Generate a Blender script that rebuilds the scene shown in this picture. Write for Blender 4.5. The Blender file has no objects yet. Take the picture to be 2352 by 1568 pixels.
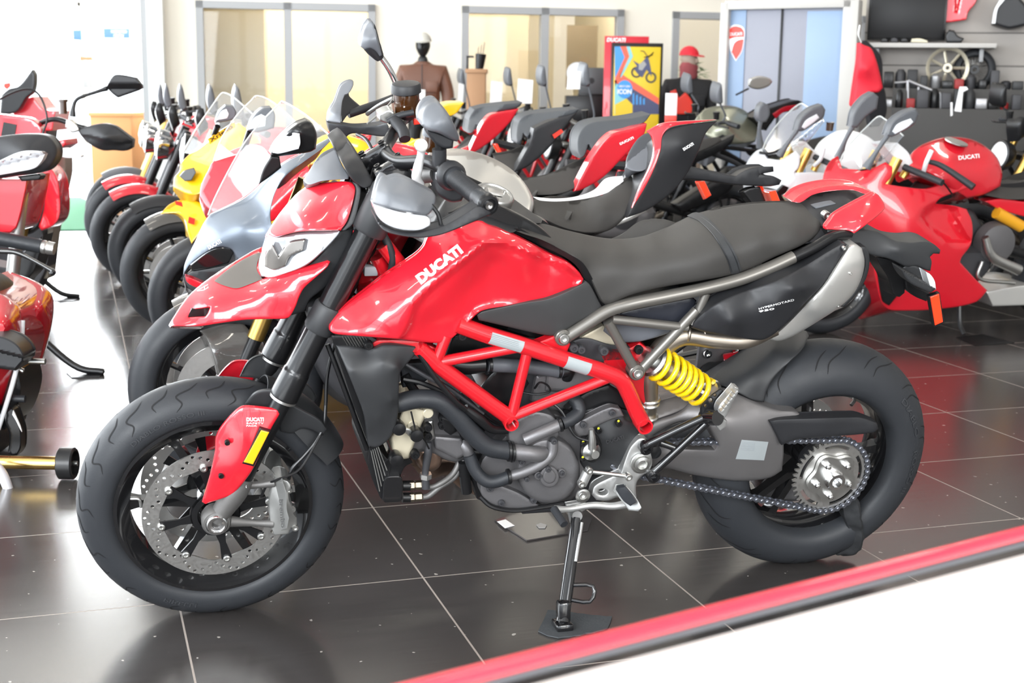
import bpy, bmesh, math, random
import numpy as np
from mathutils import Vector, Matrix
from mathutils.geometry import delaunay_2d_cdt
random.seed(7)
sc = bpy.context.scene
COL = sc.collection

# ---------------------------------------------------------------- camera
F_PX = 3094.5; PITCH = .18502; ROLL = .01462; CAM_H = 1.222
_c, _s = math.cos(PITCH), math.sin(PITCH); _cr, _sr = math.cos(ROLL), math.sin(ROLL)
FWD = np.array([0, _c, -_s]); _U0 = np.array([0, _s, _c]); _R0 = np.array([1., 0, 0])
RGT = _R0*_cr + _U0*_sr; UPV = -_R0*_sr + _U0*_cr
CAM = np.array([0, 0, CAM_H])
cam_d = bpy.data.cameras.new('camera'); cam = bpy.data.objects.new('camera', cam_d); COL.objects.link(cam)
cam.matrix_world = Matrix(((RGT[0], UPV[0], -FWD[0], 0), (RGT[1], UPV[1], -FWD[1], 0), (RGT[2], UPV[2], -FWD[2], CAM_H), (0, 0, 0, 1)))
cam_d.sensor_width = 36; cam_d.lens = F_PX*36/2352; cam_d.clip_start = .05
cam_d.dof.use_dof = True; cam_d.dof.focus_distance = 3.25; cam_d.dof.aperture_fstop = 6.3
sc.camera = cam
# ---------------------------------------------------------------- view, world, daylight
sc.view_settings.view_transform = 'Standard'; sc.view_settings.look = 'None'; sc.view_settings.gamma = 1
sc.view_settings.use_curve_mapping = False; sc.view_settings.exposure = .3
W = bpy.data.worlds.new('sky'); sc.world = W; W.use_nodes = True
W.node_tree.nodes['Background'].inputs[0].default_value = (.86, .93, 1, 1)
W.node_tree.nodes['Background'].inputs[1].default_value = 3.0
def area(name, loc, target, sx, sy, power, col=(1, 1, 1)):
    l = bpy.data.lights.new(name, 'AREA'); l.shape = 'RECTANGLE'; l.size = sx; l.size_y = sy; l.energy = power; l.color = col
    o = bpy.data.objects.new(name, l); COL.objects.link(o); o.location = loc
    d = Vector(target)-Vector(loc); o.rotation_euler = d.to_track_quat('-Z', 'Y').to_euler(); return o
area('daylight_front_window', (-3.6, -4.1, 2.7), (-.6, 4, .7), 5, 3.2, 640, (.95, .98, 1))
area('daylight_front_window', (4.2, -4.1, 2.7), (1.5, 6, .7), 3.2, 3.2, 270, (1, .97, .92))
area('daylight_side_window', (-8.5, 7.5, 2.8), (0, 8, .4), 13, 4.6, 900, (.93, .97, 1))
area('daylight_back_window', (-6.2, 19.1, 2.7), (-1.5, 4, 0), 6.4, 4.9, 1300, (.95, .98, 1))

# ---------------------------------------------------------------- materials
MATS = {}
def mat(name, col, rough=.5, metal=0., coat=0., spec=.5, trans=0., emit=0., noise=.0, scale=60, bump=0., alpha=1., ior=1.45, bscale=None, flake=0):
    if name in MATS: return MATS[name]
    m = bpy.data.materials.new(name); m.use_nodes = True; nt = m.node_tree; b = nt.nodes['Principled BSDF']
    I = b.inputs
    I['Base Color'].default_value = (*col, 1); I['Roughness'].default_value = rough; I['Metallic'].default_value = metal
    I['Coat Weight'].default_value = coat; I['Coat Roughness'].default_value = .04; I['Specular IOR Level'].default_value = spec
    I['Transmission Weight'].default_value = trans; I['IOR'].default_value = ior; I['Alpha'].default_value = alpha
    if emit: I['Emission Color'].default_value = (*col, 1); I['Emission Strength'].default_value = emit
    tc = nt.nodes.new('ShaderNodeTexCoord')
    n = nt.nodes.new('ShaderNodeTexNoise'); n.inputs['Scale'].default_value = scale; n.inputs['Detail'].default_value = 4
    nt.links.new(tc.outputs['Object'], n.inputs['Vector'])
    mr = nt.nodes.new('ShaderNodeMapRange'); mr.inputs['To Min'].default_value = max(0, rough*(1-noise)-.015); mr.inputs['To Max'].default_value = min(1, rough*(1+noise)+.015)
    nt.links.new(n.outputs['Fac'], mr.inputs['Value']); nt.links.new(mr.outputs[0], I['Roughness'])
    if bump:
        n2 = nt.nodes.new('ShaderNodeTexNoise'); n2.inputs['Scale'].default_value = bscale or scale*6; n2.inputs['Detail'].default_value = 2
        nt.links.new(tc.outputs['Object'], n2.inputs['Vector'])
        bp = nt.nodes.new('ShaderNodeBump'); bp.inputs['Strength'].default_value = bump; bp.inputs['Distance'].default_value = .001
        nt.links.new(n2.outputs['Fac'], bp.inputs['Height']); nt.links.new(bp.outputs[0], I['Normal'])
    MATS[name] = m; return m
RED = mat('red_gloss_paint', (.66, .012, .026), .26, coat=1)
RED2 = mat('red_frame_paint', (.60, .009, .017), .3, coat=.8)
BLK = mat('matte_black_plastic', (.018, .0185, .021), .46, spec=.5, bump=.1, scale=900, bscale=1500)
GRYP = mat('satin_grey_plastic', (.115, .122, .135), .42, spec=.5, metal=.05, bump=.05, scale=900)
GRY2 = mat('dark_grey_plastic', (.026, .027, .029), .46, bump=.12, scale=900)
SEAT = mat('seat_vinyl', (.047, .0445, .042), .6, spec=.35, bump=.25, scale=600, bscale=900)
GBLK = mat('gloss_black_paint', (.008, .008, .009), .18, coat=1)
SBLK = mat('satin_black_metal', (.012, .012, .013), .3, metal=.2)
RUB = mat('tyre_rubber', (.026, .028, .032), .5, spec=.4, noise=.25, scale=25, bump=.2, bscale=300)
RUBD = mat('tyre_groove', (.006, .006, .007), .8)
HOSE = mat('rubber_hose', (.022, .024, .028), .48, noise=.3, scale=80, bump=.3)
ALU = mat('brushed_aluminium', (.62, .62, .60), .34, metal=1, noise=.3, scale=200)
SILV = mat('silver_paint', (.72, .71, .68), .32, metal=.55, coat=.3)
STEEL = mat('disc_steel', (.62, .61, .59), .4, metal=1, noise=.3, scale=150)
CHR = mat('chrome', (.75, .75, .75), .1, metal=1)
ENG = mat('engine_grey', (.17, .165, .17), .42, metal=.55, noise=.2, bump=.25, scale=120)
ENGD = mat('engine_dark', (.055, .055, .06), .5, metal=.3, bump=.25, scale=120)
CAST = mat('cast_grey', (.17, .165, .16), .48, metal=.6, bump=.4, scale=150)
SWG = mat('swingarm_grey', (.17, .162, .162), .42, metal=.45, bump=.05, scale=300)
TUBE = mat('bronze_grey_frame', (.165, .155, .14), .36, metal=.55, coat=.2)
BRZ = mat('magnesium_cover', (.62, .56, .42), .45, metal=.35)
YEL = mat('yellow_spring', (.95, .62, .006), .25, coat=.8)
GOLD = mat('gold_anodised', (.60, .39, .11), .34, metal=1)
TITA = mat('exhaust_steel', (.42, .37, .31), .42, metal=1, noise=.3, scale=30)
WHT = mat('white_print', (.9, .9, .9), .4)
STK = mat('paper_sticker', (.34, .37, .38), .4)
STKT = mat('sticker_print', (.25, .27, .29), .5)
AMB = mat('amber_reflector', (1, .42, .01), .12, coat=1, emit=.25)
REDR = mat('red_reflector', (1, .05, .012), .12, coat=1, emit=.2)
LENS = mat('clear_lens', (.93, .95, .97), .05, coat=1, trans=.0, spec=.9)
GLS = mat('clear_glass', (1, 1, 1), .02, trans=1, ior=1.25)
MIRR = mat('mirror_glass', (.8, .8, .8), .03, metal=1)
FLUID = mat('brake_fluid', (.045, .016, .004), .12, coat=1)
BRN = mat('header_bronze', (.30, .20, .15), .35, metal=.8)
WHP = mat('white_gloss_paint', (.80, .82, .84), .25, coat=1)
DECG = mat('dark_emboss', (.035, .035, .038), .5)
DGRE = mat('yellow_paint_mark', (.75, .75, .03), .5)
REDD = mat('red_decal', (.85, .05, .03), .35)

# ---------------------------------------------------------------- object helpers
def link(o, parent=None):
    COL.objects.link(o)
    if parent is not None: o.parent = parent
    return o
def meta(o, label=None, cat=None, group=None, kind=None):
    if label: o['label'] = label
    if cat: o['category'] = cat
    if group: o['group'] = group
    if kind: o['kind'] = kind
    return o
def mk(name, V, F, m, parent=None, smooth=True, ang=38):
    me = bpy.data.meshes.new(name); me.from_pydata([tuple(map(float, v)) for v in V], [], [tuple(map(int, f)) for f in F])
    me.update()
    bm = bmesh.new(); bm.from_mesh(me); bmesh.ops.recalc_face_normals(bm, faces=bm.faces); bm.to_mesh(me); bm.free()
    if m is not None: me.materials.append(m)
    if smooth:
        me.polygons.foreach_set('use_smooth', [True]*len(me.polygons)); me.set_sharp_from_angle(angle=math.radians(ang))
    o = bpy.data.objects.new(name, me); return link(o, parent)
class Fr:
    """a local frame in the room; P maps a photo point at lateral offset y to its place in the frame"""
    def __init__(s, o, ex, ey, ez): s.o, s.ex, s.ey, s.ez = [np.array(a, float) for a in (o, ex, ey, ez)]
    def P(s, px, py, y):
        d = RGT*(px-1176)/F_PX - UPV*(py-784)/F_PX + FWD
        t = ((s.o-CAM)@s.ey + y)/(d@s.ey); q = CAM + t*d - s.o
        return np.array([q@s.ex, y, q@s.ez])
    def Pn(s, p, y):
        p = np.asarray(p, float); d = np.outer((p[:, 0]-1176)/F_PX, RGT) - np.outer((p[:, 1]-784)/F_PX, UPV) + FWD
        t = ((s.o-CAM)@s.ey + y)/(d@s.ey); q = CAM + t[:, None]*d - s.o
        return np.stack([q@s.ex, y*np.ones(len(p)), q@s.ez], 1)
    def empty(s, name, **k):
        o = bpy.data.objects.new(name, None); o.empty_display_size = .1; link(o)
        o.matrix_world = Matrix([[s.ex[i], s.ey[i], s.ez[i], s.o[i]] for i in range(3)]+[[0, 0, 0, 1]]); return meta(o, **k)
def bike_frame(o, yaw, lean=0.):
    ex = np.array([math.cos(yaw), math.sin(yaw), 0]); h = np.array([-math.sin(yaw), math.cos(yaw), 0]); z = np.array([0, 0, 1.])
    return Fr([o[0], o[1], 0], ex, h*math.cos(lean)+z*math.sin(lean), z*math.cos(lean)-h*math.sin(lean))
class Bld:
    """collects shapes that end up as one mesh"""
    def __init__(s): s.V, s.F = [], []
    def add(s, V, F): n = len(s.V); s.V += [tuple(v) for v in V]; s.F += [tuple(i+n for i in f) for f in F]; return s
    def mk(s, name, m, parent=None, **k): return mk(name, s.V, s.F, m, parent, **k)
def crs(p, n=6, closed=False):
    p = [np.array(q, float) for q in p]; N = len(p)
    if N < 3: return p
    out = []; rng = range(N) if closed else range(N-1)
    for i in rng:
        if closed: a, b, c, d = p[i-1], p[i], p[(i+1) % N], p[(i+2) % N]
        else: b, c = p[i], p[i+1]; a = p[i-1] if i else 2*b-c; d = p[i+2] if i+2 < N else 2*c-b
        for k in range(n):
            t = k/n; out.append(.5*((2*b)+(c-a)*t+(2*a-5*b+4*c-d)*t*t+(3*b-a-3*c+d)*t**3))
    if not closed: out.append(p[-1])
    return out
def g_tube(pts, r, n=10, closed=False, sub=6, caps=True):
    if len(pts) > 2 and sub > 1:
        if hasattr(r, '__len__'):
            q = crs([np.append(np.array(p, float), rr) for p, rr in zip(pts, r)], sub, closed); pts = [a[:3] for a in q]; r = [a[3] for a in q]
        else: pts = crs(pts, sub, closed)
    pts = [np.array(p, float) for p in pts]; N = len(pts); R = r if hasattr(r, '__len__') else [r]*N
    V, Fc = [], []; u = None
    for i, p in enumerate(pts):
        a = pts[i-1] if (i or closed) else p; b = pts[(i+1) % N] if (i < N-1 or closed) else p
        t = b-a; t = t/(np.linalg.norm(t)+1e-12)
        if u is None: u = np.cross(t, [0, 0, 1.]) if abs(t[2]) < .9 else np.cross(t, [1., 0, 0])
        u = u-(u@t)*t; u /= np.linalg.norm(u)+1e-12; w = np.cross(t, u)
        for k in range(n): al = 2*math.pi*k/n; V.append(p+R[i]*(math.cos(al)*u+math.sin(al)*w))
    for i in range(N if closed else N-1):
        j = (i+1) % N
        for k in range(n): Fc.append((i*n+k, i*n+(k+1) % n, j*n+(k+1) % n, j*n+k))
    if caps and not closed: Fc.append(tuple(range(n))[::-1]); Fc.append(tuple((N-1)*n+k for k in range(n)))
    return V, Fc
def tube(name, pts, r, m, parent, mir=False, **k):
    o = mk(name, *g_tube(pts, r, **k), m, parent)
    if mir: mk(name, *g_tube([(p[0], -p[1], p[2]) for p in pts], r, **k), m, parent)
    return o
def g_lathe(c, axis, prof, seg=32, closed=False):
    """prof: list of (radius, height along axis)"""
    ax = np.array(axis, float); ax /= np.linalg.norm(ax); u = np.cross(ax, [0, 0, 1.]) if abs(ax[2]) < .9 else np.cross(ax, [1., 0, 0])
    u /= np.linalg.norm(u); w = np.cross(ax, u); c = np.array(c, float); V, Fc = [], []; N = len(prof)
    for r, h in prof:
        for k in range(seg): a = 2*math.pi*k/seg; V.append(c+ax*h+r*(math.cos(a)*u+math.sin(a)*w))
    for i in range(N if closed else N-1):
        j = (i+1) % N
        for k in range(seg): Fc.append((i*seg+k, i*seg+(k+1) % seg, j*seg+(k+1) % seg, j*seg+k))
    if not closed:
        if prof[0][0] > 1e-6: Fc.append(tuple(range(seg))[::-1])
        if prof[-1][0] > 1e-6: Fc.append(tuple((N-1)*seg+k for k in range(seg)))
    return V, Fc
def lathe(name, c, axis, prof, m, parent, seg=32, closed=False, **k): return mk(name, *g_lathe(c, axis, prof, seg, closed), m, parent, **k)
def disc(name, c, r, t, m, parent, seg=32, bev=.0015, axis=(0, 1, 0)):
    b = min(bev, t*.4, r*.3); return lathe(name, c, axis, [(r-b, 0), (r, b), (r, t-b), (r-b, t)], m, parent, seg)
def g_box(c, s, rot=None, bev=0.):
    x, y, z = [a/2 for a in s]; b = min(bev, x*.49, y*.49, z*.49); V = []; Fc = []
    R = np.array(rot) if rot is not None else np.eye(3); c = np.array(c, float)
    if b <= 0:
        V = [(i*x, j*y, k*z) for i in (-1, 1) for j in (-1, 1) for k in (-1, 1)]
        Fc = [(0, 1, 3, 2), (4, 6, 7, 5), (0, 4, 5, 1), (2, 3, 7, 6), (0, 2, 6, 4), (1, 5, 7, 3)]
    else:
        bm = bmesh.new(); bmesh.ops.create_cube(bm, size=1)
        for v in bm.verts: v.co = Vector((v.co.x*2*x, v.co.y*2*y, v.co.z*2*z))
        bmesh.ops.bevel(bm, geom=list(bm.edges), offset=b, segments=2, affect='EDGES', profile=.5)
        bm.verts.index_update(); V = [tuple(v.co) for v in bm.verts]; Fc = [tuple(v.index for v in f.verts) for f in bm.faces]; bm.free()
    return [c+R@np.array(v) for v in V], Fc
def box(name, c, s, m, parent=None, rot=None, bev=.003): return mk(name, *g_box(c, s, rot, bev), m, parent)
def rotz(a): c, s = math.cos(a), math.sin(a); return np.array([[c, -s, 0], [s, c, 0], [0, 0, 1]])

def loop(pts, step=8, sharp=42):
    p = np.array(pts, float); N = len(p); cor = []
    for i in range(N):
        a = p[i]-p[i-1]; b = p[(i+1) % N]-p[i]
        an = abs(math.degrees(math.atan2(a[0]*b[1]-a[1]*b[0], a@b))); cor.append(an > sharp)
    out = []
    for i in range(N):
        j = (i+1) % N; b, c = p[i], p[j]; L = np.linalg.norm(c-b)
        a = 2*b-c if cor[i] else p[i-1]; d = 2*c-b if cor[j] else p[(j+1) % N]
        # keep tangents modest on uneven spacing
        ta = (c-a); ta = ta/ (np.linalg.norm(ta)+1e-9)*L; td = (d-b); td = td/(np.linalg.norm(td)+1e-9)*L
        n = max(1, int(L/step))
        for k in range(n):
            t = k/n; h1 = 2*t**3-3*t*t+1; h2 = t**3-2*t*t+t; h3 = -2*t**3+3*t*t; h4 = t**3-t*t
            out.append(h1*b+h2*ta+h3*c+h4*td)
    return np.array(out)
def inside(P, L):
    x, y = P[:, 0][:, None], P[:, 1][:, None]; a = L; b = np.roll(L, -1, 0)
    c = ((a[:, 1] > y) != (b[:, 1] > y)) & (x < (b[:, 0]-a[:, 0])*(y-a[:, 1])/((b[:, 1]-a[:, 1])+1e-12)+a[:, 0])
    return c.sum(1) % 2 == 1
def dist(P, L):
    a = L; b = np.roll(L, -1, 0); ab = b-a; out = np.full(len(P), 1e9)
    for s in range(0, len(P), 4000):
        q = P[s:s+4000]; t = np.clip(((q[:, None]-a)*ab).sum(2)/((ab**2).sum(1)+1e-12), 0, 1)
        out[s:s+4000] = np.sqrt(((q[:, None]-(a+t[..., None]*ab))**2).sum(2)).min(1)
    return out
def rbf(ctrl, kern='tps'):
    if not hasattr(ctrl, '__len__'): return lambda P: np.full(len(P), float(ctrl))
    C = np.array(ctrl, float); X = C[:, :2]; n = len(X)
    if n < 3: return lambda P: np.full(len(P), C[:, 2].mean())
    s = 100.
    def K(A, B):
        r = np.sqrt(((A[:, None]-B)**2).sum(2))/s
        return -r if kern == 'fac' else r*r*np.log(r+1e-9)
    A = np.zeros((n+3, n+3)); A[:n, :n] = K(X, X)+np.eye(n)*(.012 if kern == 'lin' else .004 if kern == 'fac' else 1e-6); A[:n, n] = 1; A[:n, n+1:] = X/s; A[n, :n] = 1; A[n+1:, :n] = (X/s).T
    w = np.linalg.lstsq(A, np.append(C[:, 2], [0, 0, 0]), rcond=None)[0]
    lo, hi = C[:, 2].min()-.02, C[:, 2].max()+.02
    return lambda P: np.clip(K(P, X)@w[:n]+w[n]+(P/s)@w[n+1:], lo, hi)
def panel(name, fr, out, ctrl, m, parent, t=.006, back='t', cap=0., r=6, rd=.004, grid=None, holes=(), mir=False, kern='tps', step=None, sharp=42, ang=38, raw=False, steps=()):
    """a shaped panel or body: outline from the photo, lateral offset from ctrl, rounded rim, real thickness"""
    O = np.array(out, float); sz = max(np.ptp(O[:, 0]), np.ptp(O[:, 1])); grid = grid or max(3.5, sz/26); step = step or max(2.5, grid*.6)
    L = O if raw else loop(out, step, sharp); HL = [h if raw else loop(h, step, sharp) for h in map(lambda q: np.array(q, float), holes)]
    Yf = rbf(ctrl, kern)
    lo, hi = L.min(0), L.max(0); gx, gy = np.meshgrid(np.arange(lo[0], hi[0], grid), np.arange(lo[1], hi[1], grid*.87))
    gx[1::2] += grid/2; G = np.stack([gx.ravel(), gy.ravel()], 1)
    def bd(P):
        d = dist(P, L)
        for h in HL: d = np.minimum(d, dist(P, h))
        return d
    def ins(P):
        k = inside(P, L)
        for h in HL: k &= ~inside(P, h)
        return k
    extra = []
    if r > 0:
        for f_ in (.12, .4, 1.):
            for lp in [L]+HL:
                tn = np.roll(lp, -1, 0)-np.roll(lp, 1, 0); tn /= np.linalg.norm(tn, axis=1)[:, None]+1e-9
                nr = np.stack([-tn[:, 1], tn[:, 0]], 1)
                for sg in (1, -1):
                    q = lp+nr*sg*r*f_; q = q[ins(q)]
                    if len(q): q = q[bd(q) > r*f_*.93]; extra.append(q)
    E = np.concatenate(extra) if extra else np.zeros((0, 2))
    G = G[ins(G)]
    if len(G): G = G[bd(G) > (r+grid*.35 if r > 0 else grid*.4)]
    if len(G) == 0: G = np.zeros((0, 2))
    pts = [L]+HL+[E, G]; A = np.concatenate(pts); edges = []; s = 0
    for lp in [L]+HL: n = len(lp); edges += [(s+i, s+(i+1) % n) for i in range(n)]; s += n
    nb = s
    vo, _, fo, ov, _, _ = delaunay_2d_cdt([Vector(p) for p in A], edges, [], 0, 1e-4)
    V2 = np.array([tuple(v) for v in vo]); T = np.array([tuple(f) for f in fo if len(f) == 3])
    T = T[ins(V2[T].mean(1))]
    def Y(P):
        y = Yf(P)
        if r > 0: d = np.clip(bd(P)/r, 0, 1); y = y+rd*(1-np.sqrt(np.clip(1-(1-d)**2, 0, 1)))
        for reg, dep, wd in steps:
            Rg = loop(reg, 5, 50); k = inside(P, Rg); q = np.clip(dist(P, Rg)/wd, 0, 1); y = y+np.where(k, dep*q*q*(3-2*q), 0)
        return y
    yf = Y(V2); Vf = fr.Pn(V2, yf)
    if back == 't': yb = yf+t
    elif back == 'sym': yb = np.maximum(np.abs(yf), np.minimum(cap, .6*np.abs(yf).max()))
    else: yb = np.maximum(yf+.002, float(cap))
    Vb = Vf.copy(); Vb[:, 1] = yb
    if back == 'sym': c_ = float(np.abs(yf).max()); Vb[:, 2] -= .48*(yb-yf)*np.clip((yf+c_)/(.45*c_), 0, 1)
    # boundary edges
    cnt = {}
    for a, b, c in T:
        for e in ((a, b), (b, c), (c, a)): cnt.setdefault(tuple(sorted(e)), []).append(e)
    n = len(V2); Fs = [tuple(x) for x in T]+[(c+n, b+n, a+n) for a, b, c in T]+[(e[0][1], e[0][0], e[0][0]+n, e[0][1]+n) for e in cnt.values() if len(e) == 1]
    VV = np.concatenate([Vf, Vb]); o = mk(name, VV, Fs, m, parent, ang=ang)
    o2 = None
    if mir: VM = VV.copy(); VM[:, 1] *= -1; o2 = mk(name, VM, Fs, m, parent, ang=ang)
    o_Y = lambda P: Y(np.array(P, float).reshape(-1, 2))
    return o, o_Y
_txt = {}
def glyphs(text, bold=.0, sp=1.):
    key = (text, bold, sp)
    if key not in _txt:
        cu = bpy.data.curves.new('t', 'FONT'); cu.body = text; cu.size = 1; cu.offset = bold; cu.space_character = sp; cu.resolution_u = 3
        o = bpy.data.objects.new('t', cu); COL.objects.link(o); dg = bpy.context.evaluated_depsgraph_get(); me = bpy.data.meshes.new_from_object(o.evaluated_get(dg))
        _txt[key] = (np.array([v.co[:2] for v in me.vertices]).reshape(-1, 2), [tuple(p.vertices) for p in me.polygons])
        bpy.data.objects.remove(o); bpy.data.curves.remove(cu); bpy.data.meshes.remove(me)
    return _txt[key]
def decal(name, text, fr, p0, p1, h, Y, m, parent, shear=0., bold=.02, off=.0012, up=None, sp=1., t=.0006, perp=1):
    """raised lettering whose base line runs from p0 to p1 in the photo; h = cap height in px"""
    V, Fc = glyphs(text, bold, sp); a = np.array(p0, float); b = np.array(p1, float); u = (b-a); L = np.linalg.norm(u); u /= L
    upv = np.array(up, float)/np.linalg.norm(up) if up is not None else np.array([u[1], -u[0]])*perp
    x0, x1 = V[:, 0].min(), V[:, 0].max(); X = (V[:, 0]-x0)/(x1-x0)*L+V[:, 1]*shear*h; Z = V[:, 1]/.7*h
    P = a+np.outer(X, u)+np.outer(Z, upv)
    y = Y(P) if callable(Y) else np.full(len(P), float(Y)); A = fr.Pn(P, y-off)
    B = A.copy(); B[:, 1] += t; n = len(A)
    return mk(name, list(A)+list(B), Fc+[tuple(i+n for i in f)[::-1] for f in Fc], m, parent, smooth=False)
def flat_text(name, text, origin, u, v, width, h, m, parent=None, shear=0., bold=.02, thick=.003):
    V, Fc = glyphs(text, bold); x0, x1 = V[:, 0].min(), V[:, 0].max(); u, v = np.array(u, float), np.array(v, float); n_ = np.cross(u, v)
    X = (V[:, 0]-x0)/(x1-x0)*width+V[:, 1]*shear*h; Z = V[:, 1]/.7*h
    A = np.array(origin)+np.outer(X, u)+np.outer(Z, v); B = A+n_*thick; n = len(A)
    return mk(name, list(B)+list(A), Fc+[tuple(i+n for i in f)[::-1] for f in Fc], m, parent, smooth=False)
def bolts(name, fr, pts, m, parent, hole=SBLK):
    """socket head screws given as (px, py, y, radius)"""
    for px, py, y, r in pts:
        c = fr.P(px, py, y); lathe(name, c, (0, -1, 0), [(r*.95, -r*1.2), (r, r*.3), (r*.85, r*.5), (r*.45, r*.5), (r*.42, r*.1), (0, r*.1)], m, parent, 12)
# ================================================================ the room
TY = .3147; TS = .4951*CAM_H; T0 = (.1599*CAM_H, 2.5854*CAM_H)
def tile_mat():
    m = bpy.data.materials.new('slate_floor_tile'); m.use_nodes = True; nt = m.node_tree; b = nt.nodes['Principled BSDF']; L = nt.links.new
    def N(t, **k):
        n = nt.nodes.new(t)
        for a, v in k.items(): setattr(n, a, v)
        return n
    def M(op, a, b_=None):
        n = N('ShaderNodeMath', operation=op)
        for i, x in enumerate((a, b_)):
            if x is None: continue
            if isinstance(x, (int, float)): n.inputs[i].default_value = x
            else: L(x, n.inputs[i])
        return n.outputs[0]
    g = N('ShaderNodeNewGeometry'); mp = N('ShaderNodeMapping', vector_type='TEXTURE')
    mp.inputs['Rotation'].default_value = (0, 0, TY)
    e = np.array([math.cos(TY), math.sin(TY)]); n_ = np.array([-math.sin(TY), math.cos(TY)]); o = e*T0[0]+n_*T0[1]
    mp.inputs['Location'].default_value = (o[0], o[1], 0); mp.inputs['Scale'].default_value = (TS, TS, 1)
    L(g.outputs['Position'], mp.inputs['Vector']); sp = N('ShaderNodeSeparateXYZ'); L(mp.outputs[0], sp.inputs[0])
    def gr(x):
        f = M('FRACT', x); return M('ABSOLUTE', M('SUBTRACT', f, .5))
    gd = M('MAXIMUM', gr(sp.outputs[0]), gr(sp.outputs[1])); grout = M('GREATER_THAN', gd, .4962)
    fl = N('ShaderNodeCombineXYZ'); L(M('FLOOR', sp.outputs[0]), fl.inputs[0]); L(M('FLOOR', sp.outputs[1]), fl.inputs[1])
    wn = N('ShaderNodeTexWhiteNoise'); L(fl.outputs[0], wn.inputs['Vector'])
    st = N('ShaderNodeMapping'); st.inputs['Scale'].default_value = (1.4, 26, 1); L(mp.outputs[0], st.inputs['Vector'])
    ad = N('ShaderNodeVectorMath', operation='ADD'); L(st.outputs[0], ad.inputs[0]); L(wn.outputs['Color'], ad.inputs[1])
    ns = N('ShaderNodeTexNoise'); ns.inputs['Scale'].default_value = 2.2; ns.inputs['Detail'].default_value = 6; L(ad.outputs[0], ns.inputs['Vector'])
    f1 = M('ADD', M('MULTIPLY', ns.outputs['Fac'], .65), M('MULTIPLY', wn.outputs['Value'], .35))
    mx = N('ShaderNodeMix', data_type='RGBA'); mx.inputs['A'].default_value = (.030, .027, .026, 1); mx.inputs['B'].default_value = (.066, .060, .058, 1); L(f1, mx.inputs['Factor'])
    d = N('ShaderNodeTexNoise'); d.inputs['Scale'].default_value = 45; d.inputs['Detail'].default_value = 1; L(g.outputs['Position'], d.inputs['Vector'])
    sp2 = M('GREATER_THAN', d.outputs['Fac'], .765)
    mx3 = N('ShaderNodeMix', data_type='RGBA'); L(sp2, mx3.inputs['Factor']); L(mx.outputs['Result'], mx3.inputs['A']); mx3.inputs['B'].default_value = (.35, .33, .30, 1)
    mx2 = N('ShaderNodeMix', data_type='RGBA'); L(grout, mx2.inputs['Factor']); L(mx3.outputs['Result'], mx2.inputs['A']); mx2.inputs['B'].default_value = (.30, .26, .23, 1)
    L(mx2.outputs['Result'], b.inputs['Base Color'])
    r = N('ShaderNodeMapRange'); r.inputs['To Min'].default_value = .17; r.inputs['To Max'].default_value = .25; L(ns.outputs['Fac'], r.inputs['Value'])
    rr = M('ADD', r.outputs[0], M('MULTIPLY', grout, .5)); L(rr, b.inputs['Roughness'])
    bp = N('ShaderNodeBump'); bp.inputs['Strength'].default_value = .12; bp.inputs['Distance'].default_value = .0015
    L(M('SUBTRACT', M('MULTIPLY', ns.outputs['Fac'], .15), grout), bp.inputs['Height']); L(bp.outputs[0], b.inputs['Normal'])
    b.inputs['Specular IOR Level'].default_value = .8
    return m
def struct(name, o): o.name = name; return meta(o, kind='structure')
XL, XR, YF, YB, ZC = -9., 7.6, -4.6, 19.5, 5.6
struct('floor', mk('floor', *g_box(((XL+XR)/2, (YF+YB)/2, -.05), (XR-XL, YB-YF, .1)), tile_mat(), smooth=False))
WALL = mat('cream_wall_paint', (.86, .81, .71), .8, bump=.1, scale=20)
WALLW = mat('white_wall_paint', (.84, .83, .80), .8, bump=.1, scale=20)
WALLO = mat('office_wall_paint', (.66, .60, .46), .8, bump=.1, scale=20)
CEIL = mat('ceiling_board', (.62, .60, .57), .9, bump=.2, scale=30)
FRM = mat('grey_window_frame', (.36, .365, .375), .45, bump=.05)
struct('ceiling', mk('ceiling', *g_box(((XL+XR)/2, (YF+YB)/2, ZC+.05), (XR-XL, YB-YF, .1)), CEIL, smooth=False))
# interior back wall with office windows (its own plane, slightly turned)
BY = .155
bw = Fr((-.9, 14.9, 0), (math.cos(BY), math.sin(BY), 0), (-math.sin(BY), math.cos(BY), 0), (0, 0, 1))
def bwx(px, py=100): return bw.P(px, py, 0)[0]
def bwz(px, py): return bw.P(px, py, 0)[2]
OPEN = [(452, 862, 2, 662), (1060, 1430, 14, 1250), (1542, 1990, 28, None)]
xs = [bwx(372)]
b = Bld(); cur = bwx(372); top = ZC
for x0, x1, zt, mid in OPEN:
    a, c = bwx(x0), bwx(x1); z = bwz((x0+x1)/2, zt+4)
    b.add(*g_box(((cur+a)/2, .06, top/2), (a-cur, .12, top))); b.add(*g_box(((a+c)/2, .06, (z+top)/2), (c-a, .12, top-z))); cur = c
b.add(*g_box(((cur+6.6)/2, .06, top/2), (6.6-cur, .12, top)))
def at(o, fr):
    o.matrix_world = Matrix([[fr.ex[i], fr.ey[i], fr.ez[i], fr.o[i]] for i in range(3)]+[[0, 0, 0, 1]]); return o
struct('wall_back', at(b.mk('wall_back', WALL, smooth=False), bw))
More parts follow.
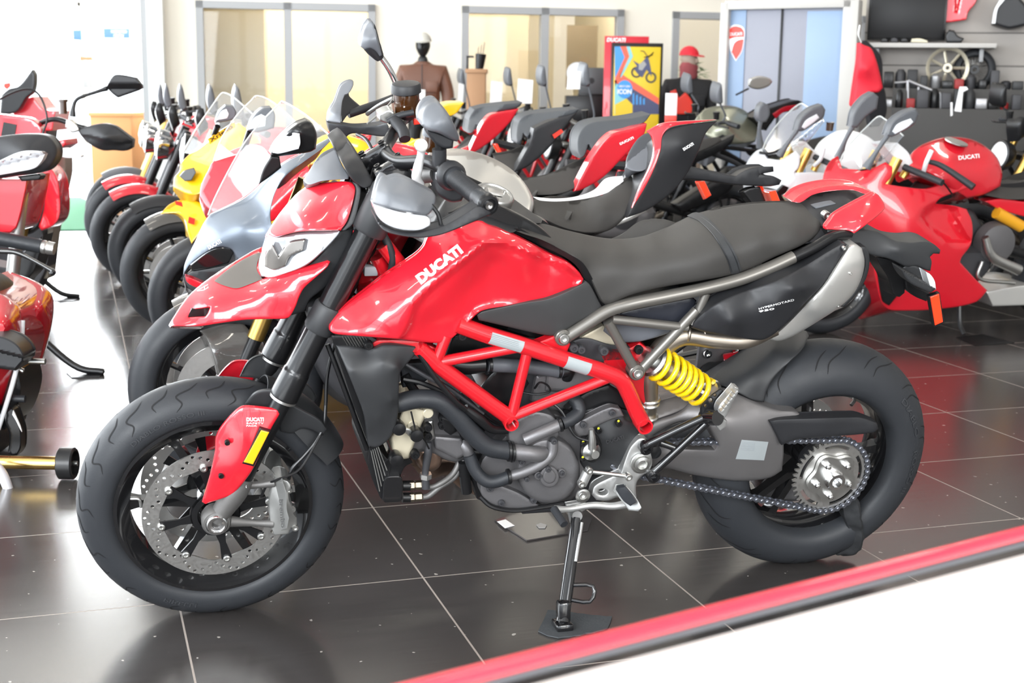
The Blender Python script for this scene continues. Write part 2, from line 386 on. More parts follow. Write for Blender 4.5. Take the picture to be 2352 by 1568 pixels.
for k, (x0, x1, zt, mid) in enumerate(OPEN):
    a, c = bwx(x0), bwx(x1); z = bwz((x0+x1)/2, zt+4); w = .075; b = Bld()
    zb = .25 if k == 0 else 0
    b.add(*g_box((a+w/2, .03, (z+zb)/2), (w, .16, z-zb))); b.add(*g_box((c-w/2, .03, (z+zb)/2), (w, .16, z-zb))); b.add(*g_box(((a+c)/2, .03, z-w/2), (c-a, .16, w)))
    if mid: b.add(*g_box((bwx(mid), .03, (z+zb)/2), (w*1.1, .16, z-zb)))
    b.add(*g_box(((a+c)/2, .03, zb+.03), (c-a, .16, .06)))
    wo = struct('window_%d' % (k+1), at(b.mk('window', FRM, smooth=False), bw))
    for g0, g1 in ([(a+w, bwx(mid)-w/2), (bwx(mid)+w/2, c-w)] if mid else [(a+w, c-w)]): mk('pane', *g_box(((g0+g1)/2, .03, (z-w+zb)/2), (g1-g0, .008, z-w-zb-.06)), GLS, wo, smooth=False)
    if k == 0: struct('wall_sill', at(mk('wall_sill', *g_box(((a+c)/2, .06, zb/2), (c-a, .12, zb)), WALL, smooth=False), bw)).name = 'wall_back_sill'
# office room behind
b = Bld(); xa, xb = bwx(372), 6.6
for xq in (xa+.05, bwx(905), bwx(1500), xb): b.add(*g_box((xq, 2.2, ZC/2), (.1, 4.2, ZC)))
b.add(*g_box(((xa+xb)/2, 4.3, ZC/2), (xb-xa, .1, ZC)))
b.add(*g_box((bwx(520), 1.5, ZC/2), (.75, 1.4, ZC))); b.add(*g_box((bwx(1180), 2.2, ZC/2), (.9, .9, ZC)))
struct('wall_office', at(b.mk('wall_office', WALLO, smooth=False), bw))
area('office_ceiling_light', bw.o+bw.ex*bwx(700)+bw.ey*2.3+np.array([0, 0, 4.2]), bw.o+bw.ex*bwx(700)+bw.ey*2.3, 2, 1.2, 260, (1, .95, .85))
area('office_ceiling_light', bw.o+bw.ex*bwx(1250)+bw.ey*1.6+np.array([0, 0, 4.2]), bw.o+bw.ex*bwx(1250)+bw.ey*1.6, 2, 1.2, 190, (1, .95, .85))
area('office_ceiling_light', bw.o+bw.ex*bwx(1650)+bw.ey*1.6+np.array([0, 0, 4.2]), bw.o+bw.ex*bwx(1650)+bw.ey*1.6, 1, 1.2, 90, (1, .95, .85))
# outer walls
def wallbox(name, c, s, m=WALLW): return struct(name, mk(name, *g_box(c, s), m, smooth=False))
wallbox('wall_right', (XR+.05, (YF+YB)/2, ZC/2), (.1, YB-YF, ZC), mat('grey_wall_paint', (.30, .285, .27), .8))
b = Bld()                                        # front (behind the camera): piers, sill and lintel round the shop windows
b.add(*g_box(((XL+XR)/2, YF, 5.4), (XR-XL, .15, .4)))
for x in np.linspace(XL, XR, 9): b.add(*g_box((x, YF, 2.65), (.14, .16, 5.3)))
b.add(*g_box(((XL+XR)/2, YF, 1.1), (XR-XL, .08, .07)))
struct('wall_front', b.mk('wall_front', FRM, smooth=False))
b = Bld(); b.add(*g_box((XL, (YF+YB)/2, 5.4), (.15, YB-YF, .4)))
for y in np.linspace(YF, YB, 13): b.add(*g_box((XL, y, 2.65), (.16, .14, 5.3)))
struct('wall_left', b.mk('wall_left', FRM, smooth=False))
b = Bld(); b.add(*g_box(((XL-2.5)/2, YB, 5.4), (-2.5-XL, .15, .4)))
for x in (-9, -7.7, -4.6): b.add(*g_box((x, YB, 2.65), (.1, .14, 5.3)))
b.add(*g_box((.5, YB, ZC/2), (6.5, .15, ZC)))
b.add(*g_box((5.7, YB, ZC/2), (4, .15, ZC)))
struct('wall_far', b.mk('wall_far', WALLW, smooth=False)); 
# ceiling lamps
for ix in range(3):
    for iy in range(4):
        t = bpy.data.objects.new('ceiling_light', None); link(t); t.location = (-4.5+ix*4.2, .5+iy*4.2, ZC)
        meta(t, 'long white ceiling light, %s column, %s from the shop front' % (('left', 'middle', 'right')[ix], ('first', 'second', 'third', 'fourth')[iy]), 'ceiling light', 'ceiling lights')
        box('frame', (0, 0, -.02), (1.24, .34, .04), FRM, t); box('diffuser', (0, 0, -.045), (1.18, .28, .02), mat('lamp_diffuser', (1, .93, .82), .5, emit=22), t)
# ================================================================ the red motorcycle in front
MF = bike_frame((-.6984, 3.0362), .275, .228)
WB = 1.508
MB = MF.empty('motorcycle', label='large red bike nearest the camera with black seat, white lettered tank and yellow rear spring', cat='motorcycle')
P = MF.P
def torus_tire(R, w, h, n=96, m=18, crown=1.0):
    """closed tyre section swept round"""
    prof = []
    for k in range(m+1):
        a = math.pi*(k/m-.5)*1.16; prof.append((R-h+h*math.cos(a)*1.0, w/2*math.sin(a)/math.sin(math.pi/2)))
    prof += [(R-h*1.42, w*.42), (R-h*1.5, w*.30), (R-h*1.5, -w*.30), (R-h*1.42, -w*.42)]
    return prof
def wheel(root, cx, R, tw, th, rimr, rimw, spoke_m, n_spokes=5, split=True, name='front_wheel', seg=96, cz=None, phase=.3, tyre=RUB, rim=GBLK):
    c = (cx, 0, cz if cz is not None else R)
    V, Fc = [], []
    b = Bld(); rw = rimw/2
    prof = [(rimr-.004, -rw-.002), (rimr+.008, -rw-.001), (rimr+.009, -rw+.006), (rimr-.008, -rw+.012), (rimr-.022, -rw*.55), (rimr-.024, rw*.55), (rimr-.008, rw-.012), (rimr+.009, rw-.006), (rimr+.008, rw+.001), (rimr-.004, rw+.002), (rimr-.012, rw-.008), (rimr-.030, rw*.5), (rimr-.032, -rw*.5), (rimr-.012, -rw+.008)]
    b.add(*g_lathe(c, (0, 1, 0), prof, seg, True))
    b.add(*g_lathe(c, (0, 1, 0), [(.020, -.052), (.034, -.052), (.040, -.02), (.040, .02), (.034, .052), (.020, .052)], 28, True))
    for k in range(n_spokes):
        for sg in ((-1, 1) if split else (0,)):
            a0 = phase+2*math.pi*k/n_spokes; a1 = a0+sg*.19
            p0 = np.array([c[0]+.030*math.cos(a0), 0, c[2]+.030*math.sin(a0)]); p1 = np.array([c[0]+(rimr-.02)*math.cos(a1), 0, c[2]+(rimr-.02)*math.sin(a1)])
            d = (p1-p0); L_ = np.linalg.norm(d); d /= L_; s = np.cross(d, [0, 1, 0])
            V = []
            for t_, ww, yy in ((0, .014, .020), (.35, .010, .015), (.8, .009, .013), (1, .016, .018)):
                q = p0+d*L_*t_
                V += [q+s*ww+np.array([0, yy, 0]), q-s*ww+np.array([0, yy, 0]), q-s*ww-np.array([0, yy, 0]), q+s*ww-np.array([0, yy, 0])]
            b.add(V, [(4*i+j, 4*i+(j+1) % 4, 4*i+4+(j+1) % 4, 4*i+4+j) for i in range(3) for j in range(4)]+[(0, 1, 2, 3), (15, 14, 13, 12)])
    w = b.mk(name, rim, root)
    t = lathe('tyre', c, (0, 1, 0), torus_tire(R, tw, th), tyre, w, seg, True, ang=60)
    return w, c
def perf_disc(c, y, ro, ri, t, rows, hole=.0035, seg=72, scallop=0, n_ang=60, name='brake_disc', m=STEEL, parent=None):
    outer = [(ro*math.cos(2*math.pi*k/seg), ro*math.sin(2*math.pi*k/seg)) for k in range(seg)]
    inn = [((ri+scallop*(.5+.5*math.cos(8*2*math.pi*k/seg)))*math.cos(2*math.pi*k/seg), (ri+scallop*(.5+.5*math.cos(8*2*math.pi*k/seg)))*math.sin(2*math.pi*k/seg)) for k in range(seg)]
    loops = [outer, inn]
    for i in range(n_ang):
        a = 2*math.pi*i/n_ang; r = rows[i % len(rows)]
        loops.append([(r*math.cos(a)+hole*math.cos(q), r*math.sin(a)+hole*math.sin(q)) for q in np.linspace(0, 2*math.pi, 9)[:-1]])
    A = np.concatenate([np.array(l) for l in loops]); ed = []; s = 0
    for l in loops: n = len(l); ed += [(s+i, s+(i+1) % n) for i in range(n)]; s += n
    vo, _, fo, *_r = delaunay_2d_cdt([Vector(p) for p in A], ed, [], 0, 1e-6); V2 = np.array([tuple(v) for v in vo]); T = np.array([tuple(f) for f in fo])
    cc = V2[T].mean(1); k = inside(cc, np.array(outer))
    for l in loops[1:]: k &= ~inside(cc, np.array(l))
    T = T[k]; cnt = {}
    for a, b_, c_ in T:
        for e in ((a, b_), (b_, c_), (c_, a)): cnt.setdefault(tuple(sorted(e)), []).append(e)
    n = len(V2); V = [(c[0]+x, y-t/2, c[2]+z) for x, z in V2]+[(c[0]+x, y+t/2, c[2]+z) for x, z in V2]
    Fc = [tuple(x) for x in T]+[(q[2]+n, q[1]+n, q[0]+n) for q in T]+[(e[0][1], e[0][0], e[0][0]+n, e[0][1]+n) for e in cnt.values() if len(e) == 1]
    return mk(name, V, Fc, m, parent, ang=30)
def star(c, y, ro, ri, arms, t, m, parent, name='disc_carrier', ph=0.):
    b = Bld(); b.add(*g_lathe((c[0], y, c[2]), (0, 1, 0), [(ri, -t/2), (ri+.02, -t/2), (ri+.02, t/2), (ri, t/2)], 40, True))
    for k in range(arms):
        a = ph+2*math.pi*k/arms
        for da, rr in ((.16, 1),):
            p = np.array([math.cos(a), 0, math.sin(a)]); q = np.array([-math.sin(a), 0, math.cos(a)]); o = np.array([c[0], y, c[2]])
            V = []
            for r_, w_ in ((ri+.012, .012), ((ri+ro)/2, .007), (ro, .012)):
                for sy in (-t/2, t/2):
                    for sw in (-1, 1): V.append(o+p*r_+q*w_*sw+np.array([0, sy, 0]))
            Fq = []
            for i in (0, 4): Fq += [(i, i+1, i+5, i+4), (i+2, i+6, i+7, i+3), (i, i+4, i+6, i+2), (i+1, i+3, i+7, i+5)]
            b.add(V, Fq+[(0, 2, 3, 1), (8, 9, 11, 10)])
    return b.mk(name, m, parent)
# ---- wheels
def tread(root_tire, c, R, w, h, n, pats, depth=.0006):
    """tyre grooves: thin dark channels that follow the tyre's crown; pats: lists of (angle offset, crown position -1..1)"""
    b = Bld()
    for k in range(n):
        for pat in pats:
            pl = crs([(p[0], p[1]) for p in pat], 5); N = len(pl); V = []
            for i, (da, s) in enumerate(pl):
                a_ = 2*math.pi*k/n+da; al = s*math.pi*.5*1.02
                def at_(a_, al): rr = R-h+(h+depth)*math.cos(al); return np.array([c[0]+rr*math.cos(a_), (w/2+depth)*math.sin(al), c[2]+rr*math.sin(a_)])
                q = at_(a_, al); j = min(i+1, N-1); i0 = max(i-1, 0)
                q1 = at_(2*math.pi*k/n+pl[j][0], pl[j][1]*math.pi*.51); q0 = at_(2*math.pi*k/n+pl[i0][0], pl[i0][1]*math.pi*.51)
                tg = q1-q0; tg /= np.linalg.norm(tg)+1e-9; e = at_(a_, al+.01)-q; e2 = at_(a_+.01, al)-q; nn = np.cross(e, e2); nn /= np.linalg.norm(nn)+1e-12
                sd = np.cross(tg, nn); ww = .0019*(1-.85*abs(2*i/(N-1)-1)**3); V += [q+sd*ww, q-sd*ww]
            b.add(V, [(2*i, 2*i+1, 2*i+3, 2*i+2) for i in range(N-1)])
    return b.mk('tread_grooves', RUBD, root_tire, smooth=False)
fw, FC = wheel(MB, 0, .300, .122, .056, .2165, .100, GBLK, 6, False, 'front_wheel', phase=3.12)
FTY = fw.children[0]
tread(fw, FC, .300, .122, .056, 15, [[(0, -.12), (.06, -.28), (.17, -.40), (.14, -.62), (.20, -.78)], [(.22, -.1), (.26, -.3), (.36, -.42), (.35, -.6)], [(0, .12), (.06, .28), (.17, .40), (.14, .62), (.20, .78)], [(.22, .1), (.26, .3), (.36, .42), (.35, .6)]])
rw_, RC = wheel(MB, WB, .316, .180, .082, .2165, .150, GBLK, 3, True, 'rear_wheel', phase=1.95)
tread(rw_, RC, .316, .180, .082, 13, [[(0, -.15), (.10, -.35), (.22, -.52), (.26, -.72)], [(.2, -.25), (.3, -.42), (.37, -.62)], [(0, .15), (.10, .35), (.22, .52), (.26, .72)], [(.2, .25), (.3, .42), (.37, .62)]])
for s_ in (-1, 1):
    d_ = perf_disc(FC, s_*.072, .160, .117, .0045, [.1535, .146, .138, .129, .139, .147], scallop=.006, parent=fw, n_ang=60, hole=.0043)
    star(FC, s_*.072, .122, .036, 8, .005, SBLK, fw, ph=.2)
    lathe('sensor_ring', (FC[0], s_*.080, FC[2]), (0, 1, 0), [(.040, -.001), (.052, -.001), (.052, .001), (.040, .001)], SBLK, fw, 48, True)
    for k in range(8): a = .2+2*math.pi*k/8; lathe('disc_bobbin', (FC[0]+.121*math.cos(a), s_*.076, FC[2]+.121*math.sin(a)), (0, s_, 0), [(.0085, -.004), (.0085, .002), (.005, .003), (.004, 0), (0, 0)], ALU, fw, 14)
perf_disc(RC, .085, .1225, .075, .005, [.115, .108, .100, .092], parent=rw_, n_ang=40)
b = Bld(); vq = P(393, 637, 0); 
va = 3.02
b.add(*g_tube([(FC[0]+.185*math.cos(va), -.02, FC[2]+.185*math.sin(va)), (FC[0]+.165*math.cos(va), -.022, FC[2]+.165*math.sin(va)), (FC[0]+.160*math.cos(va+.12), -.024, FC[2]+.160*math.sin(va+.12))], .004, n=8)); b.mk('tyre_valve', STEEL, fw)
v0 = P(1975, 905, -.01); v1 = P(1955, 930, -.03); tube('tyre_valve', [P(1990, 903, 0), v0, v1], .0048, ALU, rw_, n=8)
disc('paint_dot', P(729, 1097, -.0595), .0045, .002, REDD, fw)
# tyre side lettering follows the tyre wall
def arc_text(text, c, r, a0, a1, h, y, m, parent, flip=1, bold=.01):
    V, Fc = glyphs(text, bold); x0, x1 = V[:, 0].min(), V[:, 0].max(); T = (V[:, 0]-x0)/(x1-x0); A = a0+(a1-a0)*T; Rr = r+(V[:, 1]/.7-.5)*h*flip
    yy = np.array([y(q) if callable(y) else y for q in Rr]); X = np.stack([c[0]+Rr*np.cos(A), yy, c[2]+Rr*np.sin(A)], 1); n = len(X)
    Y2 = X.copy(); Y2[:, 1] += .0008
    return mk('sidewall_lettering', list(X)+list(Y2), Fc+[tuple(i+n for i in f)[::-1] for f in Fc], m, parent, smooth=False)
def ty(R, w, h): return lambda r: -(w/2)*math.sqrt(max(0, 1-((min(r, R-h+h*.98)-(R-h))/h)**2))*(1 if r > R-h else 1)-.0014
TXT = mat('tyre_lettering', (.034, .036, .04), .6)
arc_text('DIABLO', RC, .262, .78, .30, .014, ty(.316, .18, .082), TXT, rw_, 1)
arc_text('ROSSO III', RC, .256, .14, -.36, .013, ty(.316, .18, .082), TXT, rw_, 1)
arc_text('DIABLO ROSSO III', FC, .249, 2.35, 1.65, .010, ty(.3, .122, .056), TXT, fw, 1)
arc_text('PIRELLI', FC, .254, -2.05, -1.75, .012, ty(.3, .122, .056), TXT, fw, 1)
# ---- sprocket & chain
SY = -.118
b = Bld(); nt_ = 43; R0_, R1_ = .0975, .104; th = .005; outer = []
for k in range(nt_):
    a = 2*math.pi*k/nt_
    for da, rr in ((-.045, R0_-.004), (-.018, R1_), (.018, R1_), (.045, R0_-.004)): outer.append((rr*math.cos(a+da), rr*math.sin(a+da)))
inner = [(.070*math.cos(q), .070*math.sin(q)) for q in np.linspace(0, 2*math.pi, 41)[:-1]]
def plate2(loops, c, y, t):
    A = np.concatenate([np.array(l, float) for l in loops]); ed = []; s = 0
    for l in loops: n = len(l); ed += [(s+i, s+(i+1) % n) for i in range(n)]; s += n
    vo, _, fo, *_r = delaunay_2d_cdt([Vector(p) for p in A], ed, [], 0, 1e-6); V2 = np.array([tuple(v) for v in vo]); T = np.array([tuple(f) for f in fo])
    cc = V2[T].mean(1); k = inside(cc, np.array(loops[0]))
    for l in loops[1:]: k &= ~inside(cc, np.array(l))
    T = T[k]; cnt = {}
    for a, b_, c_ in T:
        for e in ((a, b_), (b_, c_), (c_, a)): cnt.setdefault(tuple(sorted(e)), []).append(e)
    n = len(V2); V = [(c[0]+x, y-t/2, c[2]+z) for x, z in V2]+[(c[0]+x, y+t/2, c[2]+z) for x, z in V2]
    return V, [tuple(x) for x in T]+[(q[2]+n, q[1]+n, q[0]+n) for q in T]+[(e[0][1], e[0][0], e[0][0]+n, e[0][1]+n) for e in cnt.values() if len(e) == 1]
slots = []
for k in range(5):
    a = 2*math.pi*k/5+.25; ar = np.linspace(a-.42, a+.42, 9)
    slots.append([(.0865*math.cos(q), .0865*math.sin(q)) for q in ar]+[(.0775*math.cos(q), .0775*math.sin(q)) for q in ar[::-1]])
sp_ = mk('sprocket', *plate2([outer]+slots, RC, SY, .006), STEEL, MB, ang=30)
scal = [((.062+.007*math.cos(5*(q-.88)))*math.cos(q), (.062+.007*math.cos(5*(q-.88)))*math.sin(q)) for q in np.linspace(0, 2*math.pi, 81)[:-1]]
mk('sprocket_carrier', *plate2([scal], RC, SY-.011, .012), ALU, sp_, ang=30)
for k in range(5): a = .88+2*math.pi*k/5; lathe('nut', (RC[0]+.047*math.cos(a), SY-.017, RC[2]+.047*math.sin(a)), (0, -1, 0), [(.0085, 0), (.0085, .008), (.005, .010), (.005, .016), (0, .017)], CHR, sp_, 6)
lathe('hub_nut', (RC[0], SY-.017, RC[2]), (0, -1, 0), [(.026, 0), (.026, .006), (.022, .010), (.022, .022), (.0135, .022), (.0135, 0)], CHR, sp_, 24)
# chain: closed plates along the real path
sc_, fs_ = np.array([RC[0], RC[2]]), None
q0 = P(1440, 1050, SY); FSP = np.array([q0[0], q0[2]]); rA, rB = .101, .040
path = []
up0 = FSP+np.array([0, rB]); lo0 = FSP+np.array([0, -rB])
def arcp(c, r, a0, a1, n): return [c+r*np.array([math.cos(a), math.sin(a)]) for a in np.linspace(a0, a1, n)]
dirv = sc_-FSP; ba = math.atan2(dirv[1], dirv[0]); off = math.asin((rA-rB)/np.linalg.norm(dirv))
path = arcp(FSP, rB, ba+math.pi/2+off, ba+3*math.pi/2-off, 20)+arcp(sc_, rA, ba-math.pi/2-off, ba+math.pi/2+off, 60)
Lp = np.array(path); seg_ = np.linalg.norm(np.roll(Lp, -1, 0)-Lp, axis=1); tot = seg_.sum(); cum = np.concatenate([[0], np.cumsum(seg_)])
def along(s):
    s = s % tot; i = np.searchsorted(cum, s, 'right')-1; f_ = (s-cum[i])/seg_[i]; return Lp[i]*(1-f_)+Lp[(i+1) % len(Lp)]*f_
nl = int(tot/.0159); b = Bld(); bl = Bld()
for k in range(nl):
    a_, b__ = along(k*tot/nl), along((k+1)*tot/nl); d = (b__-a_)/np.linalg.norm(b__-a_); n_ = np.array([-d[1], d[0]]); yo = .0085 if k % 2 else .0062
    for sy in (-1, 1):
        prof = []
        for t_, w_ in ((-.30, .0035), (-.1, .0066), (.2, .0066), (.5, .0045), (.8, .0066), (1.1, .0066), (1.30, .0035)): prof.append((a_+d*t_*.0159, w_))
        top = [p+n_*w_ for p, w_ in prof]+[p-n_*w_ for p, w_ in prof[::-1]]
        V = [(p[0], SY+sy*yo-.0011, p[1]) for p in top]+[(p[0], SY+sy*yo+.0011, p[1]) for p in top]; m_ = len(top)
        b.add(V, [tuple(range(m_))[::-1], tuple(range(m_, 2*m_))]+[(i, (i+1) % m_, (i+1) % m_+m_, i+m_) for i in range(m_)])
    bl.add(*g_lathe((a_[0], SY, a_[1]), (0, 1, 0), [(.0032, -.0115), (.0050, -.0098), (.0050, .0098), (.0032, .0115)], 8))
ch = b.mk('chain', mat('chain_steel', (.20, .21, .24), .38, metal=.9, noise=.4), MB); bl.mk('chain_pins', MATS['chain_steel'], ch)
# ---- fork
TL = P(872, 480, -.1035); BL = P(655, 905, -.1035)
fd = np.array([TL[0]-BL[0], 0, TL[2]-BL[2]]); fl_ = np.linalg.norm(fd); fd /= fl_
def fk(px, py, y=-.1035): q = P(px, py, y); s = ((q-BL)@fd); return s
for sgn in (-1, 1):
    A = np.array([BL[0], sgn*.1035, BL[2]]); T = lambda s: A+fd*s
    s_mid = fk(740, 725)
    fo = tube('fork_leg', [T(-.008), T(-.004), T(.02), T(.055), T(.085), T(fl_*.6), T(fl_+.05)], [.0295, .0315, .0315, .0300, .0272, .0270, .0270], mat('fork_black', (.009, .009, .010), .3, metal=.1, coat=.35), MB, n=32, sub=4, )
    tube('fork_slider', [T(-.01), T(-.27)], .0215, SBLK, fo, n=24)
    tube('seal_ring', [T(-.013), T(-.007)], .0305, STEEL, fo, n=24)
    for s0, s1, r in ((s_mid-.034, s_mid+.030, .0335), (fl_-.055, fl_+.05, .038)):
        tube('triple_clamp', [T(s0), T(s0+.006), T(s1-.006), T(s1)], [r-.003, r, r, r-.003], GRY2, fo, n=28, sub=1)
    # cast foot and axle end
    ax = np.array([FC[0], sgn*.100, FC[2]]); e = T(-.255)
    ft = tube('fork_foot', [T(-.215), e, e*.45+ax*.55, ax+(ax-e)*.0], [.0245, .027, .024, .020], CAST, fo, n=20)
    b = Bld(); b.add(*g_lathe(ax+np.array([0, sgn*-.005, 0]), (0, sgn, 0), [(.030, -.02), (.033, -.012), (.033, .016), (.029, .022)], 28)); b.mk('axle_clamp', CAST, fo)
    lathe('axle_end', ax+np.array([0, sgn*.017, 0]), (0, sgn, 0), [(.024, 0), (.024, .006), (.021, .010), (.017, .010), (.017, .004), (.011, .003), (.011, -.02), (0, -.02)], CHR, fo, 32)
    # caliper bracket arms
    for dx, dz, ex_, ez_ in ((.02, .085, .128, .085), (.03, -.005, .126, -.020)):
        tube('caliper_arm', [ax+np.array([dx, sgn*.002, dz]), ax+np.array([.085, sgn*-.002, (dz+ez_)/2-.004]), ax+np.array([ex_, 0, ez_])], [.013, .008, .010], CAST, fo, n=12)
b = Bld(); 
for s0 in (fk(740, 725), fl_-.03): q = np.array([BL[0], 0, BL[2]])+fd*s0; b.add(*g_box(q, (.07, .17, .035), None, .008))
b.add(*g_tube([np.array([BL[0]+.045, 0, BL[2]])+fd*s for s in (fk(740, 725), fl_)], .025, n=16)); b.mk('steering_yoke', GRY2, MB)
# fork guard (left and right), reflector, lettering
FG = [(550, 936), (571, 932), (643.7, 940), (645.6, 946), (621, 988), (579, 1080), (537, 1133), (521, 1141), (472, 1157), (464, 1152), (483, 1087), (494, 1034), (496, 1003), (514, 972)]
fg, Yg = panel('fork_guard', MF, FG, [(560, 940, -.125), (640, 945, -.125), (500, 1010, -.118), (560, 1000, -.142), (600, 1010, -.142), (530, 1080, -.142), (470, 1150, -.122), (530, 1130, -.128), (487, 1080, -.125)], RED, MB, t=.004, r=5, rd=.004, mir=True)
decal('lettering', 'DUCATI', MF, (566, 967), (606, 967), 8, Yg, WHT, fg, bold=.04)
decal('lettering', 'SAFETY', MF, (566, 973.5), (606, 974), 3.6, Yg, WHT, fg, bold=0); decal('lettering', 'PACK', MF, (566, 979.5), (590, 979.5), 3.6, Yg, WHT, fg, bold=0)
rf, _ = panel('reflector', MF, [(597, 983), (622, 991), (583, 1071), (556, 1064)], -.149, SBLK, fg, t=.012, r=3, rd=.002, sharp=30)
panel('reflector_lens', MF, [(600, 988), (618, 993), (581, 1066), (560, 1061)], -.152, AMB, fg, t=.004, r=2, rd=.001, sharp=30)
bolts('screw', MF, [(522, 1017, -.141, .006), (508, 1093, -.137, .006)], SBLK, fg)
decal('fork_lettering', 'ZOCCHI  MAR', MF, (500, 1109.5), (567, 1120), 6, -.1262, WHT, fo)
# front mudguard: an arched shell over the tyre
def arch(name, c, R, w, h, a0, a1, m, parent, t=.003, n=24, k=13, span=1.25, taper=None):
    V, Fc = [], []
    for off in (0, t):
        for i in range(n+1):
            a = a0+(a1-a0)*i/n; f_ = taper(i/n) if taper else 1
            for j in range(k+1):
                al = (j/k*2-1)*span*f_; rr = R-h+(h+off)*math.cos(al); V.append((c[0]+rr*math.cos(a), (w/2+off)*math.sin(al), c[2]+rr*math.sin(a)))
    N = (n+1)*(k+1); q = lambda i, j: i*(k+1)+j
    for i in range(n):
        for j in range(k): Fc += [(q(i, j), q(i+1, j), q(i+1, j+1), q(i, j+1)), (N+q(i, j), N+q(i, j+1), N+q(i+1, j+1), N+q(i+1, j))]
    for i in range(n): Fc += [(q(i, 0), q(i, 0)+N, q(i+1, 0)+N, q(i+1, 0)), (q(i, k), q(i+1, k), q(i+1, k)+N, q(i, k)+N)]
    for j in range(k): Fc += [(q(0, j), q(0, j+1), q(0, j+1)+N, q(0, j)+N), (q(n, j), q(n, j)+N, q(n, j+1)+N, q(n, j+1))]
    return mk(name, V, Fc, m, parent)
md = arch('front_mudguard', FC, .318, .148, .075, 1.18, .40, GRY2, MB, taper=lambda t: .75+.35*math.sin(min(1, t*1.6)*math.pi/2)-(.5*max(0, t-.75)))
panel('mudguard_stay', MF, [(563, 928), (585, 903), (612, 895), (640, 900), (665, 925), (700, 945), (735, 965), (750, 985), (742, 1000), (712, 985), (690, 985), (670, 995), (645, 990), (640, 950), (600, 935)], [(600, 910, -.09), (650, 930, -.095), (740, 990, -.085), (570, 925, -.08), (690, 960, -.09)], GRY2, MB, t=.006, mir=True)
# calipers
CP = [(634, 1103), (648, 1100), (660, 1104), (668, 1112), (668, 1124), (662, 1128), (664, 1150), (672, 1165), (674, 1180), (682, 1190), (682, 1208), (668, 1212), (662, 1226), (630, 1229), (622, 1205), (618, 1152), (624, 1118)]
cp, Yc = panel('brake_caliper', MF, CP, [(640, 1110, -.105), (650, 1160, -.118), (655, 1215, -.108), (622, 1160, -.10), (680, 1195, -.10)], mat('caliper_silver', (.36, .36, .35), .42, metal=.6), MB, t=.062, r=2, rd=.003, mir=True, sharp=15)
panel('caliper_rib', MF, [(632, 1106), (650, 1106), (660, 1135), (659, 1168), (664, 1190), (660, 1214), (638, 1220), (630, 1195), (626, 1155), (630, 1125)], [(640, 1110, -.116), (650, 1160, -.126), (650, 1212, -.118)], MATS['caliper_silver'], cp, t=.02, r=2, rd=.004, sharp=15)
decal('lettering', 'brembo', MF, (641, 1147), (646, 1212), 9, -.1275, mat('grey_print', (.09, .09, .09), .5), cp, bold=.02)
bolts('screw', MF, [(671, 1168, -.10, .009), (664, 1125, -.10, .008), (678, 1212, -.1, .008)], ALU, cp)
tube('brake_hose', [P(748, 930, -.06), P(744, 975, -.075), P(728, 1010, -.085), P(700, 1045, -.095), P(672, 1075, -.10), P(663, 1100, -.10)], .0042, SBLK, MB, n=8)
tube('brake_hose', [P(735, 1000, -.085), P(690, 1075, -.105), P(640, 1100, -.11), P(615, 1112, -.10), P(600, 1140, -.09)], .003, SBLK, MB, n=8)
tube('brake_hose', [P(748, 930, -.06), P(752, 860, -.05), P(770, 780, -.05)], .0042, SBLK, MB, n=8)
# ---- side panel, tank, seat
SH = [(756, 757), (757, 746), (782, 712), (836, 668), (890, 627), (952, 586), (972, 566), (980, 548), (996, 520), (1016, 502), (1101, 504), (1122, 515), (1169, 533), (1220, 559), (1271, 586), (1306, 603), (1329, 623), (1340, 640), (1336, 651), (1295, 671), (1258, 685), (1210, 693), (1159, 703), (1106, 714), (1084, 732), (1064, 753), (1030, 783), (1019, 787), (989, 787), (904, 778), (802, 770), (765, 765)]
SHC = [(757, 752, -.150), (836, 670, -.120), (890, 630, -.118), (972, 568, -.118), (1016, 504, -.115), (1101, 506, -.125), (820, 755, -.185), (900, 765, -.190), (918, 750, -.198), (945, 695, -.200), (1000, 640, -.198), (1060, 595, -.194), (1111, 556, -.186), (1152, 554, -.180), (1230, 580, -.170), (1300, 612, -.160), (1338, 642, -.150), (860, 700, -.155), (960, 620, -.158), (1040, 560, -.152), (1090, 525, -.142), (1169, 535, -.140), (1250, 578, -.140), (990, 740, -.180), (1080, 660, -.172), (1130, 600, -.170), (1020, 783, -.172), (1100, 705, -.165), (1180, 660, -.162), (1260, 640, -.158), (1200, 690, -.160)]
sh, Ysh = panel('side_fairing', MF, SH, SHC, RED, MB, t=.012, r=7, rd=.006, mir=True, kern='lin', grid=8, steps=[([(905, 790), (932, 745), (948, 698), (1000, 645), (1060, 597), (1108, 560), (1128, 553), (1158, 556), (1250, 588), (1312, 614), (1345, 640), (1300, 690), (1200, 705), (1100, 720), (1060, 770), (1025, 800), (930, 800)], .013, 16)])
decal('tank_lettering', 'DUCATI', MF, (966.5, 652), (1064, 578), 21, Ysh, WHT, sh, bold=.06, off=.0016)
